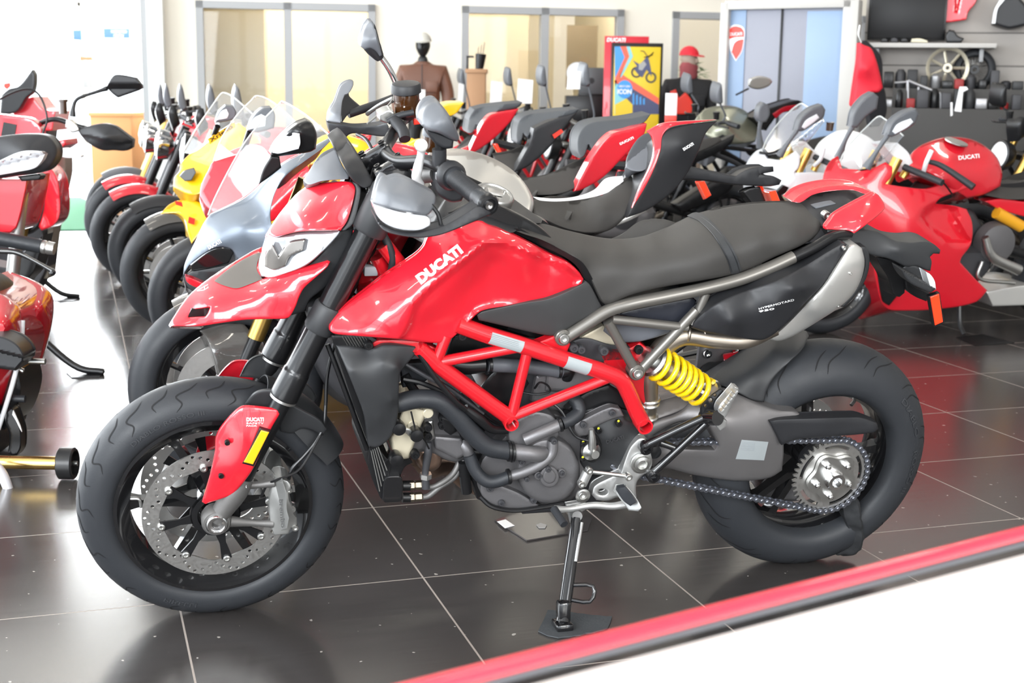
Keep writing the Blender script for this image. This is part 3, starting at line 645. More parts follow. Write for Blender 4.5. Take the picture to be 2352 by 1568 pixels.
# dark seam under the panel
LC = [(1096, 723), (1106, 716), (1159, 704), (1210, 694), (1258, 686), (1295, 672), (1336, 652), (1345, 646), (1354, 652), (1383, 706), (1380, 714), (1330, 738), (1285, 766), (1268, 771), (1220, 763), (1160, 749), (1100, 735)]
lc, _ = panel('lower_side_cover', MF, LC, [(1100, 728, -.158), (1210, 700, -.156), (1340, 655, -.150), (1380, 710, -.128), (1275, 765, -.135), (1160, 745, -.145), (1300, 720, -.152)], mat('tank_grip_plastic', (.045, .045, .046), .55, bump=.1, scale=900), MB, t=.02, r=6, rd=.005, mir=True)
panel('seam', MF, [(1342, 640), (1352, 650), (1384, 706), (1392, 704), (1366, 650), (1340, 605), (1310, 585), (1240, 548), (1185, 525), (1170, 530), (1240, 562), (1300, 592), (1325, 612)], [(1340, 640, -.135), (1385, 705, -.12), (1240, 553, -.125), (1180, 528, -.12)], SBLK, MB, t=.03, r=0, rd=0, mir=True, sharp=60)
TC = [(975, 560), (990, 520), (1010, 480), (1035, 445), (1075, 425), (1115, 425), (1150, 438), (1182, 458), (1212, 480), (1246, 504), (1243, 512), (1195, 517), (1186, 530), (1172, 535), (1122, 517), (1100, 507), (1016, 506), (995, 545)]
tc, Ytc = panel('tank_cover', MF, TC, [(1000, 540, -.11), (1016, 506, -.118), (1100, 508, -.128), (1172, 534, -.135), (1190, 517, -.10), (1240, 508, -.02), (1212, 481, .055), (1150, 440, .06), (1110, 426, .06), (1060, 430, .04), (1140, 470, -.04), (1080, 465, -.06), (1010, 480, -.06)], BLK, MB, back='sym', cap=.07, r=5, rd=.004)
# underlying tank and airbox body
body = [(1000, 560), (1020, 490), (1110, 450), (1240, 520), (1330, 620), (1370, 690), (1290, 755), (1150, 735), (1040, 760), (960, 760), (940, 690)]
panel('fuel_tank', MF, body, -.105, SBLK, MB, back='sym', r=10, rd=.02)
c0 = P(1135, 449, -.005); nx = np.array([.18, -.22, 1.]); nx /= np.linalg.norm(nx)
fc = lathe('fuel_cap', c0, nx, [(.045, -.01), (.045, .004), (.042, .008), (.038, .008), (.036, .005), (0, .005)], ALU, MB, 40)
b = Bld(); u_ = np.cross([0, 1., 0], nx); u_ /= np.linalg.norm(u_); v_ = np.cross(nx, u_)
for k in range(3): a = 2*math.pi*k/3+.5; b.add(*g_lathe(c0+.028*(math.cos(a)*u_+math.sin(a)*v_), nx, [(.004, .004), (.004, .010), (0, .010)], 10))
b.add(*g_box(c0+nx*.009, (.034, .022, .006), np.stack([u_, v_, nx], 1), .002)); b.mk('cap_lock', STEEL, fc)
ST = [(1186, 531), (1192, 516), (1243, 513), (1300, 528), (1380, 545), (1430, 548), (1480, 541), (1520, 526), (1560, 507), (1590, 493), (1620, 484), (1680, 470), (1740, 463), (1800, 461), (1850, 467), (1880, 482), (1890, 502), (1886, 525), (1868, 546), (1840, 564), (1780, 590), (1720, 618), (1680, 631), (1600, 646), (1540, 656), (1480, 669), (1440, 681), (1405, 697), (1392, 700), (1380, 690), (1362, 655), (1345, 622), (1325, 597), (1300, 580), (1245, 552), (1203, 538)]
STC = [(1190, 525, -.115), (1240, 515, -.03), (1300, 530, .03), (1380, 547, .055), (1430, 550, .06), (1520, 528, .085), (1590, 495, .10), (1680, 472, .115), (1800, 463, .11), (1870, 475, .06), (1888, 505, -.02), (1870, 542, -.075), (1260, 545, -.105), (1330, 580, -.118), (1400, 600, -.118), (1480, 600, -.125), (1560, 585, -.135), (1650, 565, -.138), (1740, 545, -.130), (1820, 530, -.11), (1345, 620, -.138), (1390, 695, -.142), (1440, 678, -.150), (1540, 652, -.150), (1680, 628, -.140), (1780, 588, -.125), (1420, 575, -.06), (1500, 560, -.045), (1600, 530, -.04), (1720, 510, -.035), (1820, 495, -.03), (1450, 640, -.145)]
se, Yse = panel('seat', MF, ST, STC, SEAT, MB, back='sym', cap=.11, r=9, rd=.012, grid=12)
Ys2 = lambda P_: Yse(P_)-.003
def strip_on(name, out, Yf, m, parent, lift=.003, t=.004, fr=MF, grid=5):
    O = loop(out, 6, 60); g = [(x, y) for x in np.arange(O[:, 0].min(), O[:, 0].max(), grid) for y in np.arange(O[:, 1].min(), O[:, 1].max(), grid)]
    g = np.array(g) if g else np.zeros((0, 2)); g = g[inside(g, O)]; g = g[dist(g, O) > grid*.4] if len(g) else g
    A = np.concatenate([O, g]); n0 = len(O); ed = [(i, (i+1) % n0) for i in range(n0)]
    vo, _, fo, *_q = delaunay_2d_cdt([Vector(p) for p in A], ed, [], 0, 1e-4); V2 = np.array([tuple(v) for v in vo]); T = np.array([tuple(f) for f in fo]); T = T[inside(V2[T].mean(1), O)]
    y = Yf(V2); F0 = fr.Pn(V2, y-lift); n = len(V2); B0 = F0.copy(); B0[:, 1] += t+lift; cnt = {}
    for a, b_, c_ in T:
        for e in ((a, b_), (b_, c_), (c_, a)): cnt.setdefault(tuple(sorted(e)), []).append(e)
    return mk(name, list(F0)+list(B0), [tuple(x) for x in T]+[(q[2]+n, q[1]+n, q[0]+n) for q in T]+[(e[0][1], e[0][0], e[0][0]+n, e[0][1]+n) for e in cnt.values() if len(e) == 1], m, parent)
STR = mat('seat_strap', (.035, .037, .04), .6, bump=.3, scale=500)
strip_on('seat_strap', [(1580, 497), (1601, 489), (1625, 500), (1650, 524), (1675, 556), (1692, 588), (1704, 622), (1696, 627), (1680, 630), (1672, 600), (1655, 565), (1632, 532), (1606, 508)], Yse, STR, se)
for dx in (9, -9):
    pts = [(1590+dx, 494), (1612+dx, 505), (1640+dx, 530), (1664+dx, 562), (1681+dx, 595), (1690+dx, 624)]
    q = crs([(p[0], p[1], 0) for p in pts], 4); q = np.array(q)[:, :2]; yy = Yse(q)-.004; tube('strap_stitching', [P(a[0], a[1], float(y)) for a, y in zip(q, yy)], .0009, BLK, se, n=6, sub=1)
# tail: red pieces, black centre, grab recess
panel('tail_base', MF, [(1832, 462), (1850, 448), (1900, 432), (1960, 430), (2006, 442), (2020, 455), (1975, 500), (1945, 530), (1900, 540), (1860, 560), (1830, 560), (1800, 500)], [(1860, 450, .11), (1960, 432, .11), (2010, 445, .08), (1980, 490, -.02), (1900, 535, -.06), (1870, 480, .02), (1950, 450, .05)], BLK, MB, back='sym', cap=.10, r=5, rd=.005)
tr, _ = panel('tail_fairing', MF, [(1896, 527), (1895, 520), (1903, 508), (1916, 492), (1962, 465), (2008, 442), (2018, 448), (2031, 468), (2033, 478), (2022, 490), (1990, 516), (1962, 536), (1948, 530), (1920, 528)], [(1898, 522, -.085), (1950, 530, -.095), (2030, 475, -.03), (2010, 446, -.01), (1916, 494, -.06), (1962, 467, -.03), (1975, 500, -.085)], RED, MB, t=.012, r=4, rd=.005)
panel('tail_fairing', MF, [(1818, 463), (1838, 446), (1870, 433), (1920, 425), (1970, 428), (2003, 440), (1990, 446), (1960, 437), (1915, 438), (1868, 447), (1838, 465)], [(1830, 456, .07), (1920, 430, .085), (2000, 441, .03)], RED, MB, t=.05, r=3, rd=.004)
panel('rear_recess', MF, [(1870, 475), (1915, 466), (1930, 470), (1934, 478), (1905, 498), (1893, 515), (1880, 490)], .02, GRYP, MB, t=.02, r=3, rd=.003)
bolts('screw', MF, [(1898, 494, -.03, .010)], ALU, se)
# under-seat dark rail
tube('seat_rail', [P(1820, 592, -.125), P(1870, 568, -.115), P(1910, 545, -.10), P(1950, 536, -.08)], .013, SBLK, MB, mir=True)
panel('tail_underside', MF, [(1800, 600), (1850, 575), (1900, 545), (1900, 528), (1945, 531), (1962, 538), (1940, 556), (1890, 590), (1850, 620), (1800, 640)], [(1800, 600, -.10), (1950, 535, -.06)], SBLK, MB, back='sym', r=3, rd=.004)
# number plate arm, turn signals, reflector
PA = [(1928, 546), (1968, 528), (2010, 530), (2052, 550), (2090, 556), (2122, 554), (2144, 560), (2160, 574), (2158, 583), (2144, 582), (2136, 590), (2140, 600), (2137, 622), (2126, 620), (2108, 612), (2080, 612), (2050, 598), (2036, 593), (1996, 584), (1968, 568)]
pa, _ = panel('plate_arm', MF, PA, [(1940, 545, -.05), (2010, 532, -.035), (2060, 555, -.045), (2150, 570, -.03), (2120, 615, -.045), (2050, 590, -.055), (1990, 575, -.055), (2060, 572, -.06)], GRY2, MB, t=.07, r=4, rd=.006)
panel('plate_bracket', MF, [(2012, 590), (2060, 600), (2076, 620), (2078, 672), (2066, 682), (2052, 678), (2040, 640), (2022, 610)], -.03, SBLK, pa, back='sym', r=2, rd=.003)
panel('bracket_arm', MF, [(2078, 640), (2100, 655), (2135, 672), (2128, 692), (2100, 680), (2082, 665)], -.04, SBLK, pa, t=.03, r=3, rd=.003)
ts, _ = panel('turn_signal', MF, [(2068, 616), (2086, 606), (2110, 612), (2134, 628), (2146, 645), (2149, 664), (2138, 673), (2112, 662), (2090, 650), (2076, 634)], [(2075, 618, -.07), (2110, 640, -.135), (2146, 660, -.14)], GRY2, pa, t=.04, r=4, rd=.008, mir=True)
panel('signal_lens', MF, [(2126, 624), (2136, 629), (2147, 645), (2150, 664), (2140, 671), (2135, 655)], [(2130, 626, -.142), (2147, 665, -.142)], LENS, pa, t=.03, r=2, rd=.004, mir=True)
rl, _ = panel('reflector', MF, [(2133, 680), (2158, 672), (2169, 741), (2146, 751)], -.115, SBLK, pa, t=.012, r=2, rd=.002, sharp=30)
panel('reflector_lens', MF, [(2137, 682), (2157, 675), (2166, 739), (2148, 747)], -.118, REDR, pa, t=.004, r=1.5, rd=.001, sharp=30)
# ---- exhaust
EX = [(1589, 753), (1592, 741), (1620, 713), (1655, 690), (1720, 664), (1790, 640), (1850, 608), (1900, 577), (1936, 557), (1945, 561), (1937, 580), (1895, 648), (1851, 694), (1802, 746), (1772, 771), (1745, 781), (1680, 772), (1622, 763)]
sl, Ysl = panel('silencer_cover', MF, EX, [(1592, 750, -.15), (1620, 720, -.165), (1720, 668, -.165), (1850, 612, -.15), (1938, 562, -.14), (1680, 740, -.205), (1780, 700, -.205), (1850, 660, -.195), (1700, 772, -.17), (1760, 775, -.17), (1850, 692, -.165), (1900, 640, -.160), (1820, 665, -.208), (1660, 710, -.19)], BLK, MB, t=.05, r=5, rd=.008, mir=True, kern='fac', grid=8)
decal('lettering', 'HYPERMOTARD', MF, (1743.5, 711.5), (1824.5, 690.5), 4.5, Ysl, WHT, sl, bold=.0); decal('lettering', '950', MF, (1743.5, 717.5), (1779, 710.5), 4, Ysl, WHT, sl)
SE_ = [(1764, 779), (1802, 746), (1852, 694), (1896, 648), (1938, 580), (1950, 562), (1965, 560), (1980, 570), (1986, 600), (1980, 636), (1962, 672), (1930, 704), (1880, 737), (1828, 768), (1790, 783)]
sm, _ = panel('silencer', MF, SE_, [(1770, 778, -.13), (1850, 700, -.15), (1940, 580, -.14), (1970, 562, -.12), (1984, 600, -.115), (1960, 670, -.11), (1880, 735, -.11), (1800, 780, -.11), (1870, 710, -.158), (1930, 650, -.158), (1955, 600, -.145)], SILV, MB, t=.07, r=10, rd=.02, mir=True)
panel('silencer_rim', MF, [(1975, 566), (1988, 566), (1996, 582), (1996, 615), (1984, 650), (1962, 682), (1940, 705), (1930, 704), (1960, 672), (1980, 636), (1986, 600)], -.085, GRY2, sm, t=.06, r=3, rd=.006)
bolts('screw', MF, [(1939, 570, -.150, .005), (1954, 628, -.148, .003), (1925, 702, -.12, .004)], ALU, sm)
tube('exhaust_pipe', [P(1478, 985, -.07), P(1488, 930, -.08), P(1492, 860, -.085), P(1520, 800, -.085), P(1570, 770, -.09), P(1640, 778, -.105), P(1710, 780, -.115), P(1780, 752, -.12)], [.023, .023, .024, .025, .025, .023, .022, .020], TITA, MB, n=24)
for q in ((1489, 925), (1491, 915), (1486, 955)): lathe('pipe_clamp', P(q[0], q[1], -.081), P(1492, 860, -.085)-P(1488, 930, -.08), [(.0255, -.004), (.0275, 0), (.0255, .004)], STEEL, MB, 28)
tube('exhaust_pipe', [P(1300, 1165, .06), P(1400, 1120, .08), P(1440, 1050, .08), P(1478, 985, .02)], .022, TITA, MB, n=16)
for q in ((1578, 762), (1612, 768)): lathe('pipe_band', P(q[0], q[1], -.093), P(1640, 775, -.1)-P(1570, 770, -.09), [(.026, -.003), (.0275, 0), (.026, .003)], TITA, MB, 24)
# ---- hugger, chain guard, swingarm
HG = [(1630, 872), (1650, 850), (1672, 831), (1730, 792), (1787, 772), (1837, 757), (1852, 760), (1858, 771), (1844, 800), (1814, 831), (1780, 865), (1762, 896), (1755, 923), (1729, 919), (1699, 904), (1664, 888), (1640, 882)]
hg, _ = panel('rear_hugger', MF, HG, [(1635, 872, -.03), (1672, 833, .02), (1730, 794, .045), (1837, 759, .05), (1856, 770, -.005), (1843, 800, -.055), (1800, 845, -.08), (1765, 890, -.095), (1754, 921, -.105), (1720, 860, -.075), (1670, 875, -.065), (1700, 902, -.10), (1780, 805, -.035)], GRY2, MB, back='sym', cap=.09, r=4, rd=.005)
cg, _ = panel('chain_guard', MF, [(1766, 966), (1790, 962), (1850, 960), (1960, 957), (1978, 958), (2014, 971), (2017, 984), (2006, 993), (1900, 1003), (1830, 1009), (1795, 1022), (1788, 1008)], [(1770, 970, -.148), (1960, 960, -.140), (2012, 980, -.140), (1795, 1018, -.148), (1900, 975, -.152)], BLK, MB, t=.035, r=5, rd=.006)
SA = [(1448, 1000), (1500, 965), (1557, 945), (1603, 905), (1640, 890), (1660, 888), (1699, 905), (1745, 926), (1787, 940), (1829, 944), (1844, 957), (1830, 985), (1800, 1012), (1800, 1040), (1796, 1080), (1770, 1096), (1730, 1103), (1684, 1104), (1596, 1091), (1538, 1077), (1470, 1066), (1440, 1040)]
SW = [(1500, 1000), (1550, 972), (1590, 965), (1614, 965), (1640, 1005), (1650, 1022), (1640, 1031), (1560, 1028), (1505, 1020)]
sa, Ysa = panel('swingarm', MF, SA, [(1450, 1000, -.09), (1450, 1050, -.09), (1557, 950, -.085), (1550, 1060, -.112), (1640, 895, -.07), (1660, 960, -.138), (1700, 910, -.10), (1740, 1000, -.145), (1760, 950, -.132), (1840, 957, -.128), (1700, 1090, -.118), (1790, 1070, -.11), (1800, 1000, -.132), (1600, 1085, -.098)], SWG, MB, t=.05, r=8, rd=.012, holes=[SW])
sk_ = strip_on('sticker', [(1704, 1010), (1765, 1015), (1755, 1057), (1690, 1054)], Ysa, STK, sa, lift=.001)
for k in range(7):
    q = np.array([(1705-k*.6, 1014+k*3.), (1720-k*.5, 1015.5+k*3), (1735-k*.5, 1016.5+k*3)]); yy = Ysa(q)-.0014; tube('sticker_line', [P(a[0], a[1], float(y)) for a, y in zip(q, yy)], .0004, STKT, sk_, n=4, sub=1)
panel('swingarm_far_beam', MF, [(1448, 1000), (1500, 965), (1640, 890), (1700, 905), (1829, 944), (1850, 960), (1900, 1060), (1920, 1100), (1880, 1120), (1800, 1080), (1684, 1104), (1538, 1077), (1440, 1040)], .075, SWG, MB, t=.03, r=6, rd=.006, holes=[SW])
tube('swingarm_axle', [np.array([RC[0], y, RC[2]]) for y in (-.11, .11)], .016, STEEL, MB, n=20)
sbx, _ = panel('swingarm_upper', MF, [(1500, 925), (1560, 905), (1600, 890), (1640, 885), (1655, 895), (1560, 945), (1500, 968), (1470, 990), (1462, 960)], [(1500, 930, -.06), (1640, 890, -.05), (1520, 960, -.088)], SWG, MB, back='sym', cap=.06, r=5, rd=.008)
# hub inside the single beam, eccentric
lathe('rear_hub', (RC[0], 0, RC[2]), (0, 1, 0), [(.045, -.10), (.05, -.06), (.04, -.03), (.04, .06), (.05, .08)], ENGD, rw_, 28)
# rear caliper hint and its hose, behind the sprocket
panel('rear_caliper', MF, [(1738, 1120), (1760, 1092), (1795, 1090), (1830, 1110), (1835, 1150), (1800, 1150), (1750, 1140)], .05, ENG, MB, t=.04, r=4, rd=.006)
# ---- rear shock
s0, s1 = P(1503, 828, -.105), P(1622, 905, -.085); ax_ = s1-s0; Ls = np.linalg.norm(ax_); ax_ /= Ls
u_ = np.cross(ax_, [0, 1., 0]); u_ /= np.linalg.norm(u_); v_ = np.cross(ax_, u_); hel = []
for i in range(0, 7*18+1):
    a = 2*math.pi*i/18; t_ = i/(7*18.); tt = t_+.035*math.sin(2*math.pi*t_); hel.append(s0+ax_*(.006+tt*(Ls-.012))+(.0375-.003*t_)*(math.cos(a)*u_+math.sin(a)*v_))
shk = mk('shock_spring', *g_tube(hel, .0068, n=12, sub=1), YEL, MB)
tube('shock_damper', [s0-ax_*.035, s0, s0+ax_*Ls*.45], .021, ALU, shk, n=20, sub=1); tube('shock_rod', [s0+ax_*Ls*.4, s1+ax_*.02], .008, CHR, shk, n=12)
for q, m_ in ((s0-ax_*.004, ALU), (s1+ax_*.006, ALU)): lathe('spring_collar', q, ax_, [(.036, -.005), (.042, 0), (.036, .005)], m_, shk, 28)
lathe('bump_stop', s0+ax_*Ls*.55, ax_, [(.014, -.02), (.022, 0), (.014, .02)], mat('pale_rubber', (.75, .72, .6), .5), shk, 20)
lathe('shock_mount', s1+ax_*.024+np.array([0, .02, 0]), (0, 1, 0), [(.018, -.03), (.018, .03)], SBLK, shk, 20)
# ---- bronze-grey subframe
TY_ = -.135
sf = tube('subframe', [P(1295, 777, TY_), P(1345, 745, TY_), P(1395, 714, TY_), P(1450, 697, -.14), P(1530, 681, -.14), P(1620, 662, -.14), P(1700, 641, -.135), P(1770, 614, -.13), P(1822, 590, -.125)], .0148, TUBE, MB, mir=True, n=20)
for a_, b__, r_ in (((1396, 738), (1462, 856), .0115), ((1405, 733), (1578, 752), .0105), ((1464, 857), (1600, 712), .0118), ((1592, 745), (1622, 672), .0105)):
    tube('subframe_tube', [P(*a_, TY_), P(*b__, TY_)], r_, TUBE, sf, n=18); tube('subframe_tube', [P(*a_, TY_)*[1, -1, 1], P(*b__, TY_)*[1, -1, 1]], r_, TUBE, sf, n=18)
for q in ((1295, 777), (1464, 857)): lathe('frame_lug', P(*q, TY_-.012), (0, 1, 0), [(.017, 0), (.019, .002), (.019, .03), (.017, .032)], TUBE, sf, 28)
bolts('frame_bolt', MF, [(1295, 777, -.149, .0125), (1464, 857, -.149, .0125)], ALU, sf)
# dark boxes seen inside the subframe
panel('battery_box', MF, [(1450, 712), (1590, 684), (1600, 690), (1578, 740), (1560, 742), (1415, 722)], -.11, mat('blue_black_plastic', (.02, .022, .03), .4), MB, back='sym', r=3, rd=.004)
panel('air_duct', MF, [(1395, 735), (1540, 748), (1560, 757), (1480, 782), (1420, 788), (1385, 760)], -.10, mat('duct_grey', (.11, .115, .13), .45), MB, back='sym', r=4, rd=.006)
panel('rear_inner', MF, [(1440, 760), (1600, 720), (1700, 690), (1820, 620), (1860, 640), (1740, 745), (1560, 770), (1470, 860)], -.03, SBLK, MB, back='sym', cap=.03, r=3, rd=.004)
# right-hand swingarm pivot hub seen through the gap (star shaped)
hb = P(1662, 822, .10); lathe('axle_hub', hb, (0, 1, 0), [(.078, 0), (.078, .012), (.03, .016), (.02, .016)], ENG, rw_, 7); 
bolts('hub_nut', MF, [(1625, 812, .095, .012), (1690, 800, .095, .012), (1630, 850, .095, .012)], CHR, rw_)
lathe('hub_spindle', P(1662, 828, .09), (1, -.3, .3), [(.016, 0), (.018, .002), (.018, .04)], RED, rw_, 20)
# ---- red trellis frame
TF = -.150
tf = tube('trellis_frame', [P(1050, 744, TF), P(1120, 769, TF), P(1200, 793, TF), P(1300, 826, TF), P(1385, 853, TF), P(1425, 872, TF), P(1445, 905, TF), P(1460, 940, TF), P(1474, 968, TF)], .0192, RED2, MB, mir=True, n=24)
for a_, b__, r_ in (((965, 800), (1004, 838), .0175), ((1000, 834), (1172, 960), .0180), ((1004, 832), (1190, 797), .0125), ((1002, 830), (1026, 770), .0125), ((1176, 952), (1212, 805), .0125), ((1180, 954), (1395, 868), .0125), ((1000, 830), (960, 795), .016)):
    for s_ in (1, -1): tube('frame_tube', [P(*a_, TF)*[1, s_, 1], P(*b__, TF)*[1, s_, 1]], r_, RED2, tf, n=20)
for q, r_ in (((1170, 966), .0165), ((1476, 972), .0185)):
    for s_ in (1, -1): lathe('frame_boss', P(*q, TF)*[1, s_, 1]+np.array([0, -s_*-.02 if s_ < 0 else -.02, 0]), (0, s_, 0), [(r_*.78, 0), (r_, 0), (r_*1.02, .004), (r_*1.02, .04), (r_*.78, .04)], RED2, tf, 28, True)
panel('frame_gusset', MF, [(1375, 815), (1405, 798), (1440, 800), (1470, 786), (1488, 800), (1484, 830), (1492, 870), (1486, 940), (1462, 905), (1440, 862), (1400, 848)], -.10, RED2, tf, t=.03, r=4, rd=.004, mir=True)
panel('frame_gusset', MF, [(1225, 790), (1295, 762), (1310, 790), (1300, 815), (1260, 812)], -.135, RED2, tf, t=.02, r=4, rd=.004)
bolts('frame_bolt', MF, [(1467, 803, -.105, .011), (1062, 772, -.15, .010)], SBLK, tf)
def tube_label(a_, b__, w, h=.0196):
    p, q = P(*a_, TF), P(*b__, TF); d = (q-p)/np.linalg.norm(q-p); n1 = np.cross(d, [0, 1, 0]); V = []
    for p_ in (p, q):
        for k in range(9): al = -1.0+2.0*k/8*w+.2; V.append(p_+h*(math.cos(al)*np.array([0, -1, 0])+math.sin(al)*-n1))
    return mk('frame_label', V, [(k, k+1, k+10, k+9) for k in range(8)], STK, tf)
tube_label((1122, 770), (1196, 792), .75); tube_label((1296, 825), (1350, 842), 1.0)
for k in range(4): tube('label_print', [P(1126+k*.4, 766+k*4, TF-.0196), P(1192, 786+k*4, TF-.0196)], .0004, STKT, tf, n=4)
# steering head tubes behind the fork
for a_, b__, y, r_ in (((866, 590), (905, 680), -.05, .016), ((840, 650), (930, 800), -.03, .018), ((880, 560), (990, 700), -.07, .018), ((850, 600), (850, 700), 0, .03)):
    tube('head_tube', [P(*a_, y), P(*b__, y)], r_, RED2, tf, n=18)
panel('frame_bracket', MF, [(852, 790), (870, 781), (958, 784), (1005, 800), (1000, 840), (965, 806), (900, 800), (860, 800)], -.14, RED2, tf, t=.02, r=3, rd=.003)
bolts('frame_bolt', MF, [(847, 793, -.146, .010)], SBLK, tf)
# ---- radiator and its shroud
RS = [(771, 792), (805, 795), (839, 801), (862, 798), (881, 791), (940, 794), (964, 798), (966, 803), (945, 824), (928, 843), (919, 857), (916, 900), (915, 943), (905, 988), (887, 1014), (864, 1027), (846, 1024), (838, 960), (814, 893), (792, 840)]
panel('radiator_shroud', MF, RS, [(772, 793, -.14), (840, 803, -.145), (964, 800, -.145), (800, 822, -.160), (880, 832, -.180), (912, 842, -.182), (925, 840, -.160), (905, 850, -.184), (810, 850, -.178), (830, 930, -.175), (900, 920, -.182), (914, 930, -.165), (850, 1000, -.160), (880, 1010, -.158), (870, 960, -.176)], GRY2, MB, t=.02, r=3, rd=.004, mir=True, kern='fac', grid=5)
rd = panel('radiator', MF, [(760, 770), (850, 772), (880, 800), (900, 1000), (850, 1030), (838, 1000), (810, 920), (790, 860)], -.135, SBLK, MB, back='sym', r=2, rd=.003)[0]
for k in range(9): tube('radiator_fin', [P(785+k*6.5, 771, -.137), P(800+k*6.5, 796, -.137)], .0008, ALU, rd, n=4)
tube('radiator_edge', [P(752, 790, -.09), P(775, 850, -.10), P(812, 950, -.11), P(843, 1032, -.11)], .006, SBLK, rd)
oc, _ = panel('oil_cooler', MF, [(882, 1102), (890, 1094), (918, 1092), (924, 1100), (925, 1146), (918, 1153), (884, 1154), (878, 1146)], -.135, GBLK, MB, back='sym', r=3, rd=.003)
fr_, _ = panel('cooler_core', MF, [(848, 1026), (862, 1020), (900, 1066), (892, 1098), (882, 1100), (880, 1150), (872, 1140), (846, 1070)], [(848, 1030, -.115), (862, 1022, -.115), (880, 1150, -.125)], SBLK, oc, back='sym', r=1, rd=.001)
for k in range(5): tube('cooler_fin', [P(852+k*4.2, 1034-k*2, -.128), P(872+k*4.2, 1128-k*12, -.136)], .0011, ALU, oc, n=6)
panel('cooler_bracket', MF, [(880, 1062), (905, 1040), (940, 1048), (948, 1062), (930, 1072), (920, 1092), (888, 1092)], -.12, SBLK, oc, t=.01, r=2, rd=.002)
for yy, (x1, y1) in ((1115, (1000, 1105)), (1142, (985, 1140))):
    tube('oil_hose', [P(924, yy, -.10), P(942, yy, -.10)], .012, SBLK, oc, n=16); lathe('hose_fitting', P(938, yy, -.10), (1, 0, 0), [(.010, 0), (.012, .002), (.012, .012), (.009, .014), (.011, .016), (.011, .030), (.007, .034)], mat('brass_fitting', (.32, .28, .22), .4, metal=1), oc, 6)
tube('oil_hose', [P(965, 1116, -.10), P(992, 1118, -.10), P(1015, 1108, -.10), P(1040, 1088, -.09), P(1056, 1060, -.08)], .0068, CAST, oc, n=12)
tube('oil_hose', [P(965, 1142, -.10), P(985, 1138, -.10), P(1010, 1118, -.10), P(1045, 1094, -.085), P(1065, 1055, -.08)], .0068, CAST, oc, n=12)
tube('oil_sensor', [P(978, 1120, -.11), P(977, 1085, -.11), P(983, 1040, -.11), P(986, 1015, -.11)], [.010, .008, .010, .006], ENGD, oc, n=12); lathe('sensor_nut', P(978, 1092, -.11), (0, 0, 1), [(.014, -.006), (.014, .006)], STEEL, oc, 6)
# ---- engine
eb = [(905, 1010), (930, 930), (1000, 905), (1080, 950), (1130, 900), (1090, 800), (1180, 780), (1330, 800), (1420, 880), (1470, 950), (1470, 1040), (1440, 1120), (1340, 1165), (1130, 1160), (1095, 1100), (1050, 1040), (960, 1050)]
en, _ = panel('engine', MF, eb, -.065, ENGD, MB, back='sym', cap=.10, r=8, rd=.02)
def E_(name, out, y, m=ENG, t=.04, r=5, rd=.006, **k): return panel(name, MF, out, y, m, en, t=t, r=r, rd=rd, **k)
def circ(cx, cy, rx, ry, n=28, a0=0, a1=2*math.pi): return [(cx+rx*math.cos(q), cy+ry*math.sin(q)) for q in np.linspace(a0, a1, n+1)[:-1]]
# crankcase covers
E_('crankcase', [(1100, 1100), (1105, 1060), (1130, 1030), (1170, 990), (1180, 965), (1230, 945), (1290, 955), (1330, 985), (1345, 1040), (1340, 1100), (1315, 1145), (1270, 1165), (1160, 1166), (1125, 1155), (1104, 1130)], -.105, ENG, t=.05)
E_('clutch_cover', circ(1260, 1080, 72, 76), [(1260, 1080, -.150), (1190, 1080, -.14), (1330, 1080, -.14), (1260, 1004, -.14), (1260, 1156, -.14)], ENG, t=.05, r=9, rd=.014)
E_('cover_boss', circ(1262, 1095, 22, 24), -.163, ENG, t=.02, r=3, rd=.003); E_('cover_boss', circ(1262, 1094, 15, 16), -.167, ENG, t=.02, r=3, rd=.003)
for q in ((1237, 1093), (1291, 1087)): E_('cover_lug', circ(q[0], q[1], 10, 10), -.158, ENG, t=.02, r=3, rd=.003)
E_('cover_lower', [(1105, 1095), (1140, 1110), (1190, 1130), (1240, 1160), (1260, 1168), (1160, 1168), (1122, 1155), (1104, 1130)], -.125, ENG, t=.05)
bl_ = [(1260, 1078, -.166, .007), (1239, 1093, -.164, .006), (1292, 1087, -.164, .006), (1126, 1121, -.13, .009), (1152, 1155, -.13, .008), (1226, 1149, -.13, .008), (1288, 1139, -.13, .007), (1213, 1005, -.155, .007), (1199, 1061, -.15, .007), (1273, 1013, -.155, .008), (1260, 984, -.155, .008), (1199, 1090, -.16, .006), (1211, 1101, -.16, .006)]
bolts('cover_screw', MF, bl_, ENGD, en)
# water pump, housing and pipes
E_('water_pump', [(1165, 985), (1190, 960), (1225, 945), (1262, 950), (1282, 965), (1285, 1000), (1262, 1020), (1200, 1030), (1170, 1020)], -.140, ENG, t=.03, r=6, rd=.010)
tube('coolant_pipe', [P(1172, 1037, -.150), P(1210, 1040, -.158), P(1238, 1043, -.155), P(1252, 1035, -.145)], [.0185, .0185, .0185, .012], ENG, en, n=18)
tube('coolant_pipe', [P(1172, 1093, -.150), P(1205, 1083, -.155), P(1240, 1066, -.155), P(1266, 1042, -.15), P(1270, 1012, -.145)], .0125, ENG, en, n=16)
tube('coolant_pipe', [P(1205, 1010, -.15), P(1240, 995, -.155), P(1285, 975, -.15)], .014, ENG, en, n=16)
tube('coolant_hose', [P(905, 928, -.135), P(960, 916, -.135), P(1010, 922, -.138), P(1050, 955, -.142), P(1085, 995, -.146), P(1120, 1025, -.15), P(1168, 1035, -.150)], .0215, HOSE, en, n=22)
tube('coolant_hose', [P(1078, 1045, -.12), P(1092, 1080, -.13), P(1115, 1103, -.14), P(1140, 1105, -.145), P(1172, 1094, -.150)], .0150, HOSE, en, n=18)
